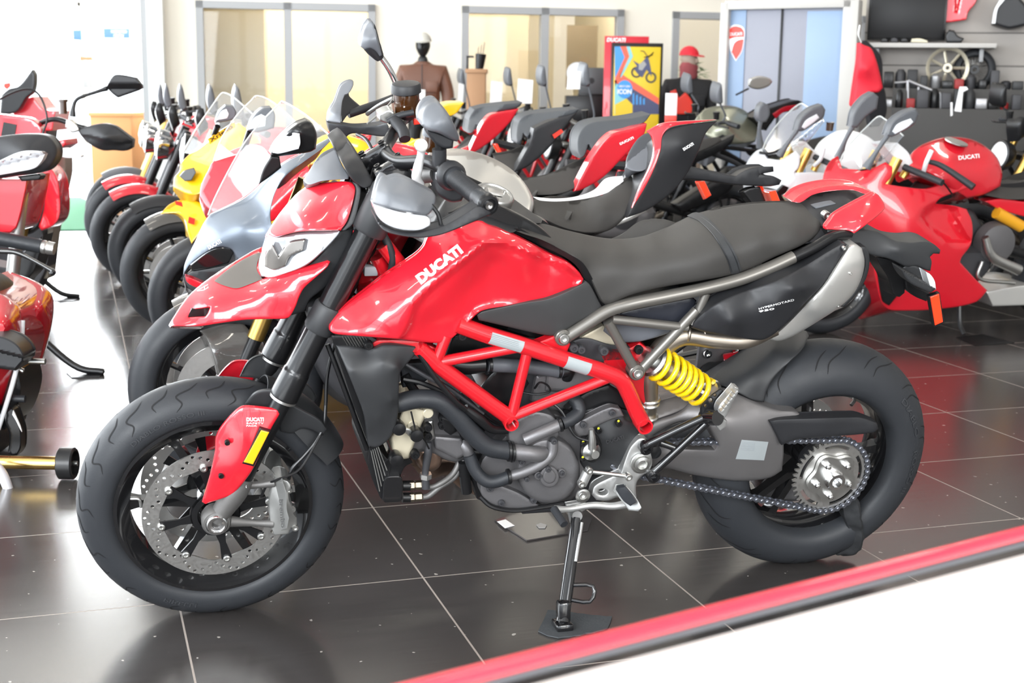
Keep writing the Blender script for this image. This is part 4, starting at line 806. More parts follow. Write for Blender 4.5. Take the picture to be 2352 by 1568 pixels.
tube('coolant_hose', [P(1080, 1050, -.11), P(1072, 1030, -.11), P(1060, 1015, -.1)], .014, ENG, en, n=14)
tube('coolant_hose', [P(1290, 972, -.145), P(1312, 962, -.14), P(1330, 945, -.13), P(1326, 925, -.12), P(1315, 915, -.11)], .0155, HOSE, en, n=18)
tube('coolant_hose', [P(1120, 837, -.10), P(1180, 840, -.10), P(1240, 845, -.10), P(1290, 852, -.10)], .0165, mat('speckled_hose', (.075, .08, .09), .5, noise=.4, scale=60), en, n=18)
tube('throttle_coupler', [P(1040, 835, -.10), P(1075, 838, -.10), P(1112, 836, -.10)], .019, SBLK, en, n=18); tube('coolant_elbow', [P(1290, 852, -.10), P(1305, 850, -.10), P(1300, 865, -.09)], .016, SBLK, en, n=14)
for q, d in (((1168, 1035), (1, 0, 0)), ((1176, 1037), (1, 0, 0)), ((1168, 1094), (1, 0, .1)), ((1286, 973), (1, 0, .3)), ((1105, 836), (1, 0, 0)), ((1125, 837), (1, 0, 0)), ((1284, 850), (1, 0, 0))):
    yq = -.150 if q[1] > 900 else -.10; rr_ = .0235 if q[1] < 1050 and q[1] > 1000 else .0175
    lathe('hose_clip', P(*q, yq), d, [(rr_-.001, -.004), (rr_+.001, -.003), (rr_+.001, .003), (rr_-.001, .004)], SBLK, en, 24)
# rear sprocket cover
E_('sprocket_cover', [(1340, 940), (1380, 935), (1412, 938), (1432, 950), (1436, 962), (1465, 975), (1468, 990), (1462, 1030), (1448, 1070), (1430, 1085), (1350, 1088), (1332, 1060), (1338, 1000)], [(1350, 960, -.12), (1430, 960, -.135), (1400, 1010, -.148), (1370, 1060, -.12), (1455, 1000, -.135)], GRY2, t=.04)
E_('cover_flange', [(1318, 975), (1335, 965), (1400, 935), (1425, 938), (1433, 955), (1400, 965), (1360, 985), (1350, 1000), (1330, 1002), (1320, 990)], -.145, ENG, t=.02, r=4, rd=.005)
decal('lettering', 'DUCATI', MF, (1394, 1019), (1434, 1007), 8, -.150, DECG, en, bold=.01)
bolts('cover_screw', MF, [(1340, 975, -.150, .008), (1407, 948, -.150, .008)], ENGD, en)
E_('slave_cylinder_base', circ(1360, 1028, 22, 34), -.145, SBLK, t=.02); 
lathe('clutch_slave_cylinder', P(1354, 1032, -.150), (.1, -1, .1), [(.022, 0), (.022, .012), (.012, .022), (.010, .034), (0, .034)], ALU, en, 24)
tube('slave_banjo', [P(1360, 1030, -.17), P(1360, 1008, -.17), P(1358, 985, -.17)], [.010, .009, .006], ALU, en, n=12)
tube('clutch_hose', [P(1352, 1012, -.165), P(1325, 1003, -.16), P(1310, 985, -.155), P(1290, 945, -.14), P(1262, 925, -.13), P(1225, 930, -.13), P(1180, 970, -.13), P(1150, 975, -.12), P(1110, 950, -.12), P(1060, 900, -.12)], .0035, SBLK, en, n=8)
bolts('marked_screw', MF, [(1340, 1020, -.165, .006), (1369, 1018, -.165, .006), (1340, 1056, -.16, .006), (1376, 990, -.15, .007), (1422, 973, -.15, .008)], SBLK, en)
for q in ((1340, 1015), (1375, 984), (1421, 967), (1339, 1050)): disc('paint_mark', P(*q, -.164), .003, .002, DGRE, en, 8)
# rear cylinder
E_('rear_cylinder', [(1230, 860), (1300, 850), (1355, 870), (1350, 905), (1300, 940), (1240, 945), (1218, 920)], -.09, ENG, t=.09, r=8, rd=.02)
E_('rear_cylinder_head', [(1255, 840), (1330, 830), (1400, 845), (1395, 880), (1340, 900), (1250, 900)], -.10, ENG, t=.09, r=8, rd=.02)
E_('exhaust_valve_cover', [(1340, 905), (1400, 882), (1440, 910), (1450, 945), (1400, 935), (1340, 960), (1300, 940)], -.115, SBLK, t=.04)
E_('throttle_body', [(1130, 855), (1150, 845), (1200, 850), (1215, 880), (1180, 935), (1140, 925), (1100, 890)], -.08, SBLK, t=.09, r=6, rd=.01)
E_('upper_cover', [(1290, 795), (1340, 775), (1400, 790), (1470, 800), (1440, 830), (1330, 830)], -.10, ENGD, t=.08)
E_('magnesium_lid', [(1330, 775), (1385, 745), (1420, 775), (1440, 790), (1400, 792)], -.095, BRZ, t=.05)
bolts('cover_screw', MF, [(1318, 799, -.13, .011), (1335, 803, -.13, .010), (1387, 806, -.13, .011)], ENGD, en)
# front cylinder
fcyl, _ = E_('front_cylinder', [(945, 935), (1000, 910), (1055, 940), (1090, 1000), (1082, 1055), (1040, 1060), (980, 1040), (935, 1045)], -.095, ENG, t=.14, r=8, rd=.02)
mg, _ = E_('cam_cover', [(897, 1005), (905, 990), (925, 935), (945, 930), (962, 937), (985, 942), (968, 975), (955, 1010), (940, 1052), (925, 1054), (905, 1045), (900, 1020)], -.130, BRZ, t=.12, r=5, rd=.012)
for q in ((948, 978), (984, 950)): disc('cover_plug', P(q[0], q[1], -.134), .012, .02, BRZ, en, 20)
for q in ((917, 985), (957, 1000), (911, 1057)): lathe('cover_knob', P(q[0], q[1], -.16), (0, 1, 0), [(.006, -.006), (.0145, -.004), (.0155, 0), (.0155, .014), (.012, .03)], SBLK, en, 20)
panel('cover_link', MF, [(920, 985), (935, 983), (962, 996), (960, 1006), (942, 1003), (930, 993), (918, 992)], -.150, ALU, en, t=.006, r=2, rd=.002)
E_('valve_adjuster', [(975, 968), (995, 965), (1000, 1005), (990, 1012), (975, 1000)], -.125, ALU, t=.02)
bolts('cover_screw', MF, [(983, 982, -.135, .010), (983, 1002, -.135, .010), (1016, 961, -.12, .009), (1016, 978, -.12, .009), (953, 1044, -.135, .011)], SBLK, en)
E_('sensor_body', [(1012, 955), (1045, 962), (1050, 990), (1035, 1000), (1018, 985)], -.125, SBLK, t=.03)
E_('intake_neck', [(995, 1000), (1060, 1005), (1080, 1040), (1050, 1055), (1000, 1030)], -.115, ENG, t=.05, r=6, rd=.01)
E_('spark_cover', circ(985, 1055, 30, 28), -.09, BRN, t=.05, r=10, rd=.02)
tube('header_pipe', [P(960, 1055, -.02), P(985, 1080, -.01), P(1030, 1075, .03), P(1100, 1120, .05), P(1300, 1150, .06)], .020, BRN, en, n=18)
tube('wiring', [P(944, 945, -.14), P(955, 985, -.145), P(975, 1010, -.14), P(985, 1030, -.125)], .0022, SBLK, en, n=6)
tube('clutch_cable', [P(963, 812, -.160), P(1000, 868, -.165), P(1045, 920, -.165), P(1070, 940, -.16)], .0058, SBLK, en, n=10, sub=3)
tube('wiring_loom', [P(1068, 936, -.15), P(1100, 960, -.15), P(1130, 985, -.145), P(1165, 988, -.14)], [.009, .012, .010, .008], SBLK, en, n=12)
tube('wiring', [P(925, 870, -.12), P(970, 880, -.12), P(1020, 905, -.12), P(1060, 950, -.12), P(1110, 990, -.12)], .006, SBLK, en, n=8)
tube('wiring', [P(930, 835, -.12), P(990, 870, -.13), P(1030, 890, -.12), P(1110, 950, -.13)], .005, ENGD, en, n=8)
tube('wiring', [P(930, 860, -.10), P(960, 905, -.10), P(1010, 930, -.10), P(1060, 985, -.10), P(1075, 1040, -.10)], .010, SBLK, en, n=8)
tube('wiring', [P(1228, 892, -.11), P(1240, 878, -.12), P(1258, 885, -.12), P(1262, 900, -.12), P(1230, 905, -.12), P(1195, 900, -.11)], .0025, SBLK, en, n=6)
tube('wiring', [P(1102, 1140, -.12), P(1130, 1163, -.13), P(1180, 1172, -.13), P(1240, 1165, -.13), P(1300, 1155, -.13), P(1340, 1150, -.13)], .0055, SBLK, en, n=8)
tube('breather_hose', [P(1065, 1060, -.09), P(1068, 1100, -.09), P(1072, 1130, -.09)], .013, SBLK, en, n=12)
E_('stator_cover', [(1072, 1030), (1110, 1035), (1110, 1100), (1130, 1160), (1095, 1145), (1085, 1110), (1070, 1080)], -.085, SBLK, t=.06)
E_('sump', [(1185, 1160), (1345, 1150), (1350, 1170), (1200, 1180)], -.06, ENGD, t=.10)
panel('airbox', MF, [(1040, 770), (1090, 765), (1240, 800), (1235, 850), (1150, 850), (1060, 860), (1010, 840)], -.06, SBLK, MB, back='sym', r=4, rd=.006)
panel('heat_shield', MF, [(920, 835), (990, 830), (1000, 850), (970, 880), (925, 890)], -.10, HOSE, MB, t=.02, r=3, rd=.004)
# ---- footrest hanger, gear lever, side stand
hn, _ = panel('footrest_hanger', MF, [(1462, 1010), (1472, 1005), (1486, 1008), (1494, 1030), (1498, 1060), (1492, 1085), (1475, 1092), (1462, 1110), (1462, 1150), (1440, 1150), (1420, 1140), (1395, 1150), (1370, 1148), (1358, 1135), (1365, 1115), (1395, 1098), (1425, 1085), (1445, 1030)], [(1470, 1010, -.155), (1480, 1060, -.160), (1440, 1130, -.160), (1365, 1140, -.150)], mat('cast_silver', (.55, .55, .54), .36, metal=.75, bump=.15, scale=100), MB, t=.022, r=5, rd=.006, holes=[circ(1384, 1129, 11, 7, 12)])
HS = MATS['cast_silver']
lathe('pivot_bolt', P(1472, 1062, -.158), (0, -1, 0), [(.026, 0), (.026, .006), (.022, .007), (.022, .003), (.019, .003), (.019, .010), (.012, .012), (.010, .004), (0, .004)], ALU, hn, 32)
fp, _ = panel('footrest', MF, [(1418, 1118), (1440, 1116), (1452, 1130), (1466, 1150), (1474, 1166), (1466, 1174), (1444, 1172), (1428, 1150), (1412, 1132)], [(1420, 1120, -.18), (1470, 1168, -.245), (1440, 1170, -.22), (1440, 1120, -.20)], HS, MB, t=.012, r=2, rd=.003)
panel('footrest_rubber', MF, [(1420, 1120), (1436, 1117), (1450, 1134), (1462, 1152), (1448, 1162), (1432, 1150), (1418, 1130)], [(1420, 1120, -.192), (1460, 1155, -.25), (1448, 1162, -.235), (1440, 1120, -.21)], HOSE, fp, t=.012, r=2, rd=.002)
gl = tube('gear_lever', [P(1455, 1152, -.175), P(1410, 1162, -.175), P(1360, 1160, -.175), P(1310, 1168, -.18), P(1275, 1170, -.185)], [.012, .009, .008, .007, .010], HS, MB, n=14)
tube('lever_peg', [P(1272, 1168, -.185), P(1296, 1204, -.235)], .0095, HOSE, gl, n=16)
tube('gear_rod', [P(1350, 1082, -.165), P(1375, 1085, -.17), P(1440, 1093, -.18)], .0052, ALU, gl, n=10); tube('gear_shaft_arm', [P(1350, 1083, -.165), P(1336, 1112, -.165)], .012, HS, gl, n=12)
bolts('screw', MF, [(1354, 1081, -.175, .009), (1336, 1112, -.175, .009), (1444, 1096, -.185, .009), (1338, 1137, -.16, .011)], ALU, gl)
lathe('washer', P(1338, 1137, -.155), (0, -1, 0), [(.018, 0), (.018, .004), (.010, .006)], ALU, gl, 24)
# stand
t0 = P(1325, 1190, -.165); foot = None
def gnd(px, py, z=0.):
    d = RGT*(px-1176)/F_PX-UPV*(py-784)/F_PX+FWD; w = CAM+d*(z-CAM_H)/d[2]-MF.o; return np.array([w@MF.ex, w@MF.ey, w@MF.ez])
ftp = gnd(1292, 1428, .018)
ss = tube('side_stand', [t0, t0*.6+ftp*.4, ftp*.85+t0*.15, ftp], [.0135, .0150, .0150, .016], GBLK, MB, n=18, sub=4)
tube('stand_pivot', [P(1328, 1180, -.14), P(1326, 1185, -.172)], .012, CAST, ss, n=18)
tube('stand_spring', [t0+np.array([.006, -.02, 0]), t0*.62+ftp*.38+np.array([.004, -.02, 0])], .0045, CHR, ss, n=10)
g_, g2 = t0*.35+ftp*.65, t0*.22+ftp*.78
tube('stand_tang', [g_, g_+np.array([.055, -.02, .005]), g2+np.array([.052, -.02, 0]), g2], .005, GBLK, ss, n=10, sub=3)
fb = Bld(); up_w = np.array([MF.ex[2], MF.ey[2], MF.ez[2]]); fx = np.array([1., 0, 0]); fx -= (fx@up_w)*up_w; fx /= np.linalg.norm(fx); fy = np.cross(up_w, fx)
fb.add(*g_box(ftp-up_w*.006, (.040, .050, .016), np.stack([fx, fy, up_w], 1), .005)); fb.add(*g_box(ftp+up_w*.014+ (t0-ftp)*.05, (.030, .030, .05), np.stack([fx, fy, up_w], 1), .006)); fb.mk('stand_foot', GBLK, ss)
panel('stand_bracket', MF, [(1345, 1150), (1300, 1158), (1312, 1205), (1325, 1200), (1332, 1180), (1345, 1170)], -.150, HS, ss, t=.012, r=2, rd=.003)
# passenger footrest on black tubes
pt = tube('passenger_rest_frame', [P(1480, 1024, -.165), P(1550, 990, -.175), P(1640, 948, -.19)], .0105, GBLK, MB, n=16, sub=1)
tube('rest_tube', [P(1497, 1088, -.165), P(1560, 1030, -.175), P(1640, 955, -.19)], .0098, GBLK, pt, n=16, sub=1); tube('rest_tube', [P(1516, 1016, -.16), P(1560, 1032, -.17)], .0085, GBLK, pt, n=12)
for q in ((1480, 1024), (1497, 1088)): lathe('rest_lug', P(*q, -.158), (0, -1, 0), [(.016, -.01), (.016, .016), (.010, .018), (.008, .008), (0, .008)], GBLK, pt, 20)
lathe('rest_lug', P(1502, 1036, -.15), (0, -1, 0), [(.016, -.01), (.016, .008), (.006, .010)], SBLK, pt, 20)
lathe('rest_hinge', P(1636, 958, -.20), (.3, -1, .4), [(.018, -.03), (.019, 0), (.018, .02)], GBLK, pt, 20)
panel('heel_guard', MF, [(1608, 950), (1612, 932), (1630, 912), (1656, 893), (1662, 898), (1652, 926), (1656, 932), (1640, 945), (1618, 955)], -.185, SBLK, pt, t=.004, r=1, rd=.001, holes=[circ(1632, 919, 5, 5, 10), circ(1620, 931, 3.5, 3.5, 10), circ(1642, 907, 3.5, 3.5, 10)])
pg, _ = panel('passenger_footrest', MF, [(1648, 945), (1652, 930), (1660, 920), (1688, 888), (1696, 890), (1696, 900), (1680, 930), (1668, 955), (1660, 962), (1652, 958)], [(1650, 945, -.20), (1690, 890, -.225)], HS, MB, t=.022, r=2, rd=.003)
for k in range(6): box('peg_tooth', P(1656+k*6.2, 938-k*8.4, -.215), (.010, .026, .006), HS, pg, rot=np.array([[.6, 0, -.8], [0, 1, 0], [.8, 0, .6]]), bev=.001)
panel('peg_bracket', MF, [(1640, 972), (1656, 960), (1670, 966), (1668, 978), (1654, 990)], -.205, HS, pg, t=.02, r=2, rd=.003)
# ---- headlight, beak
HR = [(617, 529), (616, 535), (630, 543), (686, 532), (783, 529), (798, 507), (813, 456), (816, 431), (808, 418), (788, 416), (711, 423), (699, 431), (681, 445), (655, 474), (635, 500)]
hr, _ = panel('headlight_fairing', MF, HR, [(618, 533, -.02), (655, 475, .05), (700, 431, .05), (711, 424, .04), (788, 418, -.06), (810, 430, -.075), (785, 525, -.115), (686, 530, -.095), (640, 538, -.06), (740, 470, -.07), (690, 490, -.06)], RED, MB, back='sym', cap=.06, r=4, rd=.006)
panel('fairing_trim', MF, [(808, 416), (822, 420), (829, 432), (826, 462), (812, 512), (792, 531), (782, 529), (798, 507), (813, 456), (816, 431)], [(815, 420, -.07), (826, 450, -.085), (790, 530, -.11)], GRY2, MB, t=.03, r=3, rd=.004, mir=True)
fs, _ = panel('flyscreen', MF, [(697, 413), (706, 398), (737, 354), (768, 337), (786, 378), (802, 404), (800, 411), (740, 416), (712, 424), (702, 421)], [(700, 412, .03), (737, 356, .06), (768, 340, .055), (800, 405, -.065), (712, 422, -.01), (750, 395, -.03)], GRYP, MB, back='sym', cap=.05, r=3, rd=.004)
inst, _ = panel('instrument_panel', MF, [(769, 345), (778, 334), (793, 325), (803, 333), (832, 372), (856, 415), (854, 426), (840, 432), (828, 428), (803, 406), (786, 376)], [(780, 340, .075), (800, 330, .08), (855, 420, -.075), (828, 428, -.09), (800, 400, -.085), (785, 360, -.02)], BLK, MB, t=.12, r=4, rd=.006)
panel('headlight', MF, [(593, 614), (597, 590), (606, 565), (616, 535), (630, 543), (686, 532), (783, 529), (776, 542), (740, 580), (703, 610), (650, 631), (625, 637), (600, 635)], [(595, 610, .0), (617, 537, -.02), (650, 580, -.055), (700, 560, -.085), (780, 531, -.115), (703, 608, -.10), (625, 635, -.06), (600, 633, -.03)], mat('headlight_glass', (.52, .54, .57), .12, coat=1, metal=.7, noise=.5, scale=25), MB, back='sym', cap=.05, r=5, rd=.008)
hl = bpy.data.objects['headlight']
panel('reflector_bowl', MF, [(640, 590), (665, 558), (700, 550), (695, 575), (665, 590), (655, 612), (630, 620), (608, 612), (612, 580), (625, 560)], [(640, 590, -.062), (700, 552, -.094), (610, 610, -.038), (612, 570, -.035)], mat('lamp_inner', (.26, .24, .22), .15, metal=.9), hl, t=.008, r=2, rd=.002)
panel('lamp_strip', MF, [(625, 628), (655, 610), (700, 585), (735, 560), (745, 560), (735, 580), (703, 606), (655, 627), (630, 633)], [(630, 630, -.065), (740, 562, -.105), (703, 600, -.106)], mat('pale_blue_plastic', (.55, .62, .70), .3), hl, t=.008, r=2, rd=.002)
panel('inner_fairing', MF, [(704, 611), (740, 580), (778, 532), (800, 526), (812, 520), (806, 560), (785, 610), (757, 650), (737, 668), (712, 688), (700, 715), (668, 724), (640, 700), (660, 640)], [(704, 611, -.085), (780, 535, -.10), (810, 522, -.09), (760, 648, -.08), (670, 720, -.07), (740, 620, -.095)], GRY2, MB, back='sym', r=4, rd=.006)
BKo = [(389, 743), (396, 731), (426, 686), (457, 657), (490, 632), (533, 604), (584, 574), (603, 566), (600, 580), (594, 612), (602, 640), (668, 620), (752, 597), (758, 601), (753, 612), (722, 640), (699, 661), (688, 680), (678, 706), (664, 729), (655, 732), (600, 733), (558, 735), (500, 743), (456, 749), (393, 749)]
BKc = [(390, 745, -.025), (457, 658, .035), (533, 605, .062), (602, 567, .065), (598, 610, .01), (605, 640, -.035), (668, 621, -.078), (755, 599, -.108), (700, 658, -.112), (664, 728, -.118), (560, 734, -.095), (456, 748, -.062), (393, 748, -.035), (420, 705, .0), (470, 675, -.015), (540, 672, -.052), (610, 655, -.082), (690, 635, -.105), (480, 715, -.066), (560, 700, -.088), (620, 690, -.105), (430, 738, -.045)]
VH = [(432, 728), (438, 717), (446, 711), (464, 708), (482, 705), (478, 718), (472, 726), (450, 727)]
bk, Ybk = panel('beak', MF, BKo, BKc, RED, MB, back='sym', cap=.05, r=5, rd=.006, kern='lin', grid=9, holes=[VH])
panel('beak_vent', MF, [(428, 732), (440, 710), (486, 702), (474, 730)], -.03, SBLK, bk, t=.01, r=0, rd=0)
strip_on('beak_insert', [(493, 646), (512, 630), (534, 613), (565, 594), (600, 579), (592, 600), (590, 620), (602, 641), (575, 652), (544, 662), (522, 658), (505, 652)], Ybk, mat('beak_insert_grey', (.10, .09, .08), .42, bump=.1, scale=600), bk, lift=.002)
# shield outline on the beak
SHD = [(453, 666), (478, 654), (478, 660), (472, 665), (462, 667), (454, 668)]
for pl_ in ([(453, 667), (478, 653), (478, 660), (468, 666), (453, 668), (453, 667)], [(470, 657), (470, 664)]):
    q = np.array(pl_, float); yy = Ybk(q)-.0015; tube('shield_outline', [P(a[0], a[1], float(y)) for a, y in zip(q, yy)], .0009, WHT, bk, n=6, sub=1)
# ---- handlebar and controls
hb_ = tube('handlebar', [P(1098, 452, -.36), P(1040, 405, -.25), P(985, 372, -.16), P(915, 372, -.06), P(885, 345, .05), P(897, 318, .13), P(920, 280, .22), P(945, 245, .33)], .0145, SBLK, MB, n=18)
def gax(t): return P(1035, 402, -.235)*(1-t)+P(1118, 468, -.405)*t
grp = tube('grip', [gax(0), gax(.06), gax(.12), gax(.5), gax(.86), gax(.95), gax(1.0)], [.024, .024, .0175, .0172, .0178, .021, .021], HOSE, hb_, n=24, sub=1)
lathe('bar_end', gax(1.0), gax(1)-gax(0), [(.021, 0), (.022, .006), (.019, .012), (.014, .013), (.012, .008), (0, .008)], SBLK, hb_, 24); lathe('bar_end_screw', gax(1.0), gax(1)-gax(0), [(.008, .006), (.008, .012), (.004, .012), (0, .009)], CHR, hb_, 14)
b = Bld()
d_ = gax(1)-gax(0); d_ /= np.linalg.norm(d_)
for i in range(22):
    c_ = gax(.16+i*.028); b.add(*g_lathe(c_, d_, [(.0176, -.0014), (.0186, 0), (.0176, .0014)], 24))
b.mk('grip_ribs', BLK, grp)
sg, _ = panel('switch_cluster', MF, [(998, 400), (1000, 386), (1020, 378), (1045, 382), (1068, 396), (1074, 412), (1070, 440), (1060, 462), (1035, 464), (1008, 448), (998, 430)], [(1000, 400, -.20), (1050, 390, -.245), (1070, 440, -.245), (1010, 445, -.215)], BLK, hb_, t=.045, r=5, rd=.010)
panel('switch_button', MF, [(1003, 398), (1018, 394), (1024, 404), (1010, 418), (1003, 414)], [(1005, 400, -.215), (1020, 400, -.225)], WHP, sg, t=.01, r=2, rd=.003)
lathe('grip_collar', gax(-.02), d_, [(.022, -.01), (.030, 0), (.030, .012), (.024, .02)], BLK, hb_, 24)
# mirror stem rubber, near mirror
ms = tube('mirror_stem', [P(1009, 378, -.20), P(1009, 342, -.20)], .0145, BLK, MB, n=20, sub=1); tube('mirror_stem_top', [P(1009, 344, -.20), P(1006, 315, -.20)], .008, SBLK, ms, n=12)
panel('mirror', MF, [(966, 273), (969, 258), (978, 243), (990, 235), (1003, 233), (1013, 239), (1034, 268), (1053, 308), (1054, 318), (1050, 325), (1040, 323), (1010, 307), (982, 299), (968, 288)], [(968, 280, -.20), (1003, 236, -.19), (1050, 318, -.21), (990, 285, -.226), (1015, 270, -.232), (1035, 300, -.23)], GRYP, ms, t=.05, r=6, rd=.016)
panel('mirror_base', MF, [(980, 298), (1010, 306), (1042, 322), (1040, 340), (1020, 341), (1000, 330), (985, 312)], [(990, 305, -.205), (1035, 330, -.22)], BLK, ms, t=.035, r=4, rd=.008)
# clutch lever (bright) and master cylinder
lv = tube('clutch_lever', [P(970, 425, -.19), P(957, 410, -.19), P(960, 385, -.19), P(966, 360, -.18), P(968, 340, -.18), P(966, 330, -.18)], [.006, .010, .010, .008, .009, .008], mat('bright_lever', (.80, .80, .80), .3, metal=.5), MB, n=12)
lathe('lever_wheel', P(967, 334, -.19), (0, -1, .2), [(.013, -.004), (.013, .004), (.008, .005), (0, .005)], ALU, lv, 24)
tube('clutch_master', [P(960, 405, -.13), P(1000, 400, -.17)], .016, CAST, lv, n=16); tube('clutch_master', [P(975, 400, -.14), P(966, 372, -.14)], .010, SBLK, lv, n=14)
rs_ = lathe('clutch_reservoir', P(990, 345, -.10), (.05, 0, 1), [(.018, 0), (.019, .03), (.019, .032)], FLUID, MB, 24); lathe('reservoir_cap', P(990, 345, -.10)+np.array([.001, 0, .031]), (.05, 0, 1), [(.021, 0), (.021, .012), (.019, .015)], GRYP, rs_, 24)
# clamps
for q, y in (((868, 372), .04), ((905, 402), -.05)):
    c_ = P(*q, y); cl = box('bar_clamp', c_, (.075, .034, .062), GBLK, MB, rot=np.array([[.87, 0, -.5], [0, 1, 0], [.5, 0, .87]]), bev=.012)
    for dx in (-.024, .024): lathe('clamp_screw', c_+np.array([dx*.87-.015, 0, .030+dx*.5]), (-.5, 0, .87), [(.007, 0), (.007, .005), (.004, .005), (.004, 0), (0, 0)], SBLK, cl, 12)
tube('steering_damper', [P(910, 420, -.02), P(960, 440, -.02)], .02, SBLK, MB, n=14)
panel('top_yoke', MF, [(845, 430), (870, 410), (930, 400), (990, 425), (960, 460), (900, 470), (850, 455)], [(850, 440, -.06), (980, 430, -.07), (920, 402, .02)], SBLK, MB, t=.05, r=4, rd=.006)
tube('brake_line', [P(820, 308, .25), P(840, 320, .2), P(855, 345, .12), P(862, 372, .05), P(850, 430, -.02), P(862, 520, -.06), P(890, 560, -.08), P(900, 610, -.07)], .0042, SBLK, MB, n=8)
tube('wiring_loom', [P(880, 540, -.07), P(893, 565, -.08), P(902, 600, -.08), P(896, 640, -.07)], .009, HOSE, MB, n=10)
box('wiring_connector', P(851, 620, -.05), (.03, .02, .022), mat('pale_grey_plastic', (.45, .47, .50), .5), MB)
# near hand guard
hgf, Yhf = panel('hand_guard', MF, [(863, 488), (872, 510), (884, 520), (920, 530), (955, 533), (996, 524), (1016, 519), (1056, 497), (1097, 470), (1107, 472), (1116, 480), (1132, 488), (1125, 493), (1070, 517), (1023, 536), (1000, 542), (964, 546), (920, 541), (883, 530), (866, 510), (858, 490)], [(862, 490, -.36), (884, 525, -.40), (960, 540, -.43), (1020, 527, -.43), (1100, 472, -.42), (1125, 490, -.42)], BLK, MB, t=.035, r=3, rd=.005)
panel('guard_shield', MF, [(855, 466), (860, 443), (868, 415), (876, 402), (883, 403), (892, 409), (914, 404), (929, 408), (963, 425), (996, 443), (1001, 454), (998, 471), (986, 491), (977, 494), (950, 489), (918, 484), (883, 475), (862, 469)], [(857, 464, -.36), (868, 416, -.32), (893, 410, -.33), (929, 409, -.345), (996, 445, -.375), (998, 470, -.40), (980, 492, -.425), (918, 482, -.42), (883, 474, -.40), (930, 445, -.40), (890, 440, -.385), (960, 470, -.425)], GRYP, hgf, t=.02, r=4, rd=.008)
gln, _ = panel('signal_lens', MF, [(857, 471), (884, 477), (918, 486), (950, 491), (980, 496), (988, 505), (988, 518), (970, 527), (950, 530), (918, 527), (885, 514), (866, 495)], [(859, 473, -.365), (885, 478, -.402), (920, 487, -.422), (980, 498, -.425), (988, 515, -.43), (950, 528, -.432), (900, 518, -.415), (920, 508, -.435)], mat('signal_glass', (.80, .82, .86), .10, coat=1, spec=.9, noise=.5, scale=120, bump=.8, bscale=260), hgf, t=.03, r=4, rd=.008)
tube('signal_wire', [P(990, 470, -.40), P(1005, 490, -.405), P(1012, 515, -.41), P(1010, 525, -.41)], .004, SBLK, hgf, n=8)
# far hand guard
hg2, _ = panel('hand_guard', MF, [(752, 281), (768, 284), (783, 286), (816, 291), (868, 287), (888, 282), (893, 292), (893, 306), (883, 313), (850, 310), (812, 306), (800, 310), (795, 316), (786, 324), (766, 316), (756, 300)], [(755, 283, .33), (783, 287, .29), (868, 287, .20), (890, 300, .17), (800, 310, .29)], BLK, MB, t=.03, r=3, rd=.005)
panel('guard_shield', MF, [(751, 278), (754, 258), (768, 233), (781, 199), (790, 190), (805, 185), (812, 187), (811, 197), (801, 214), (792, 218), (786, 235), (784, 262), (783, 283), (766, 281)], [(752, 275, .34), (768, 235, .37), (800, 188, .41), (810, 195, .39), (784, 265, .30), (770, 260, .31)], GRYP, hg2, t=.015, r=3, rd=.006)
panel('guard_inner', MF, [(801, 214), (803, 222), (832, 248), (826, 252), (801, 262), (784, 284), (784, 250), (788, 225)], [(801, 216, .40), (830, 249, .40), (786, 280, .32)], BLK, hg2, t=.01, r=2, rd=.003)
tube('guard_arm', [P(800, 262, .37), P(832, 251, .38), P(870, 238, .40), P(905, 225, .42)], .010, BLK, hg2, n=10)
tube('far_grip', [P(930, 268, .27), P(955, 240, .42)], .017, HOSE, hb_, n=16)
bl2 = tube('brake_lever', [P(843, 262, .33), P(868, 244, .30), P(890, 232, .27), P(903, 226, .25)], .005, ALU, MB, n=10)
tube('lever_linkage', [P(843, 284, .22), P(870, 262, .24), P(905, 228, .26)], .0022, ALU, bl2, n=6)
panel('brake_master', MF, [(870, 262), (893, 252), (905, 256), (915, 280), (890, 283), (872, 278)], .16, ALU, bl2, t=.04, r=3, rd=.005)
tube('control_cable', [P(890, 280, .15), P(915, 266, .15), P(950, 258, .15)], .007, HOSE, bl2, n=10)
tube('master_body', [P(905, 275, .15), P(925, 300, .12), P(930, 320, .1)], .013, BLK, bl2, n=14)
panel('kill_switch', MF, [(950, 274), (966, 272), (966, 285), (951, 287)], .18, REDD, bl2, t=.01, r=2, rd=.002)
rb = lathe('brake_reservoir', P(936, 262, .19), (-.10, 0, 1), [(.026, 0), (.029, .004), (.029, .048), (.027, .05)], FLUID, MB, 32)
lathe('reservoir_cap', P(936, 262, .19)+np.array([-.005, 0, .048]), (-.10, 0, 1), [(.031, 0), (.034, .002), (.034, .018), (.031, .022), (.024, .0235), (0, .0235)], BLK, rb, 20)
lathe('reservoir_bracket', P(936, 262, .19)+np.array([0, 0, -.012]), (0, 0, 1), [(.012, 0), (.024, .012)], BLK, rb, 16)
tube('reservoir_screw', [P(925, 262, .155), P(924, 255, .155)], .004, CHR, rb, n=8)
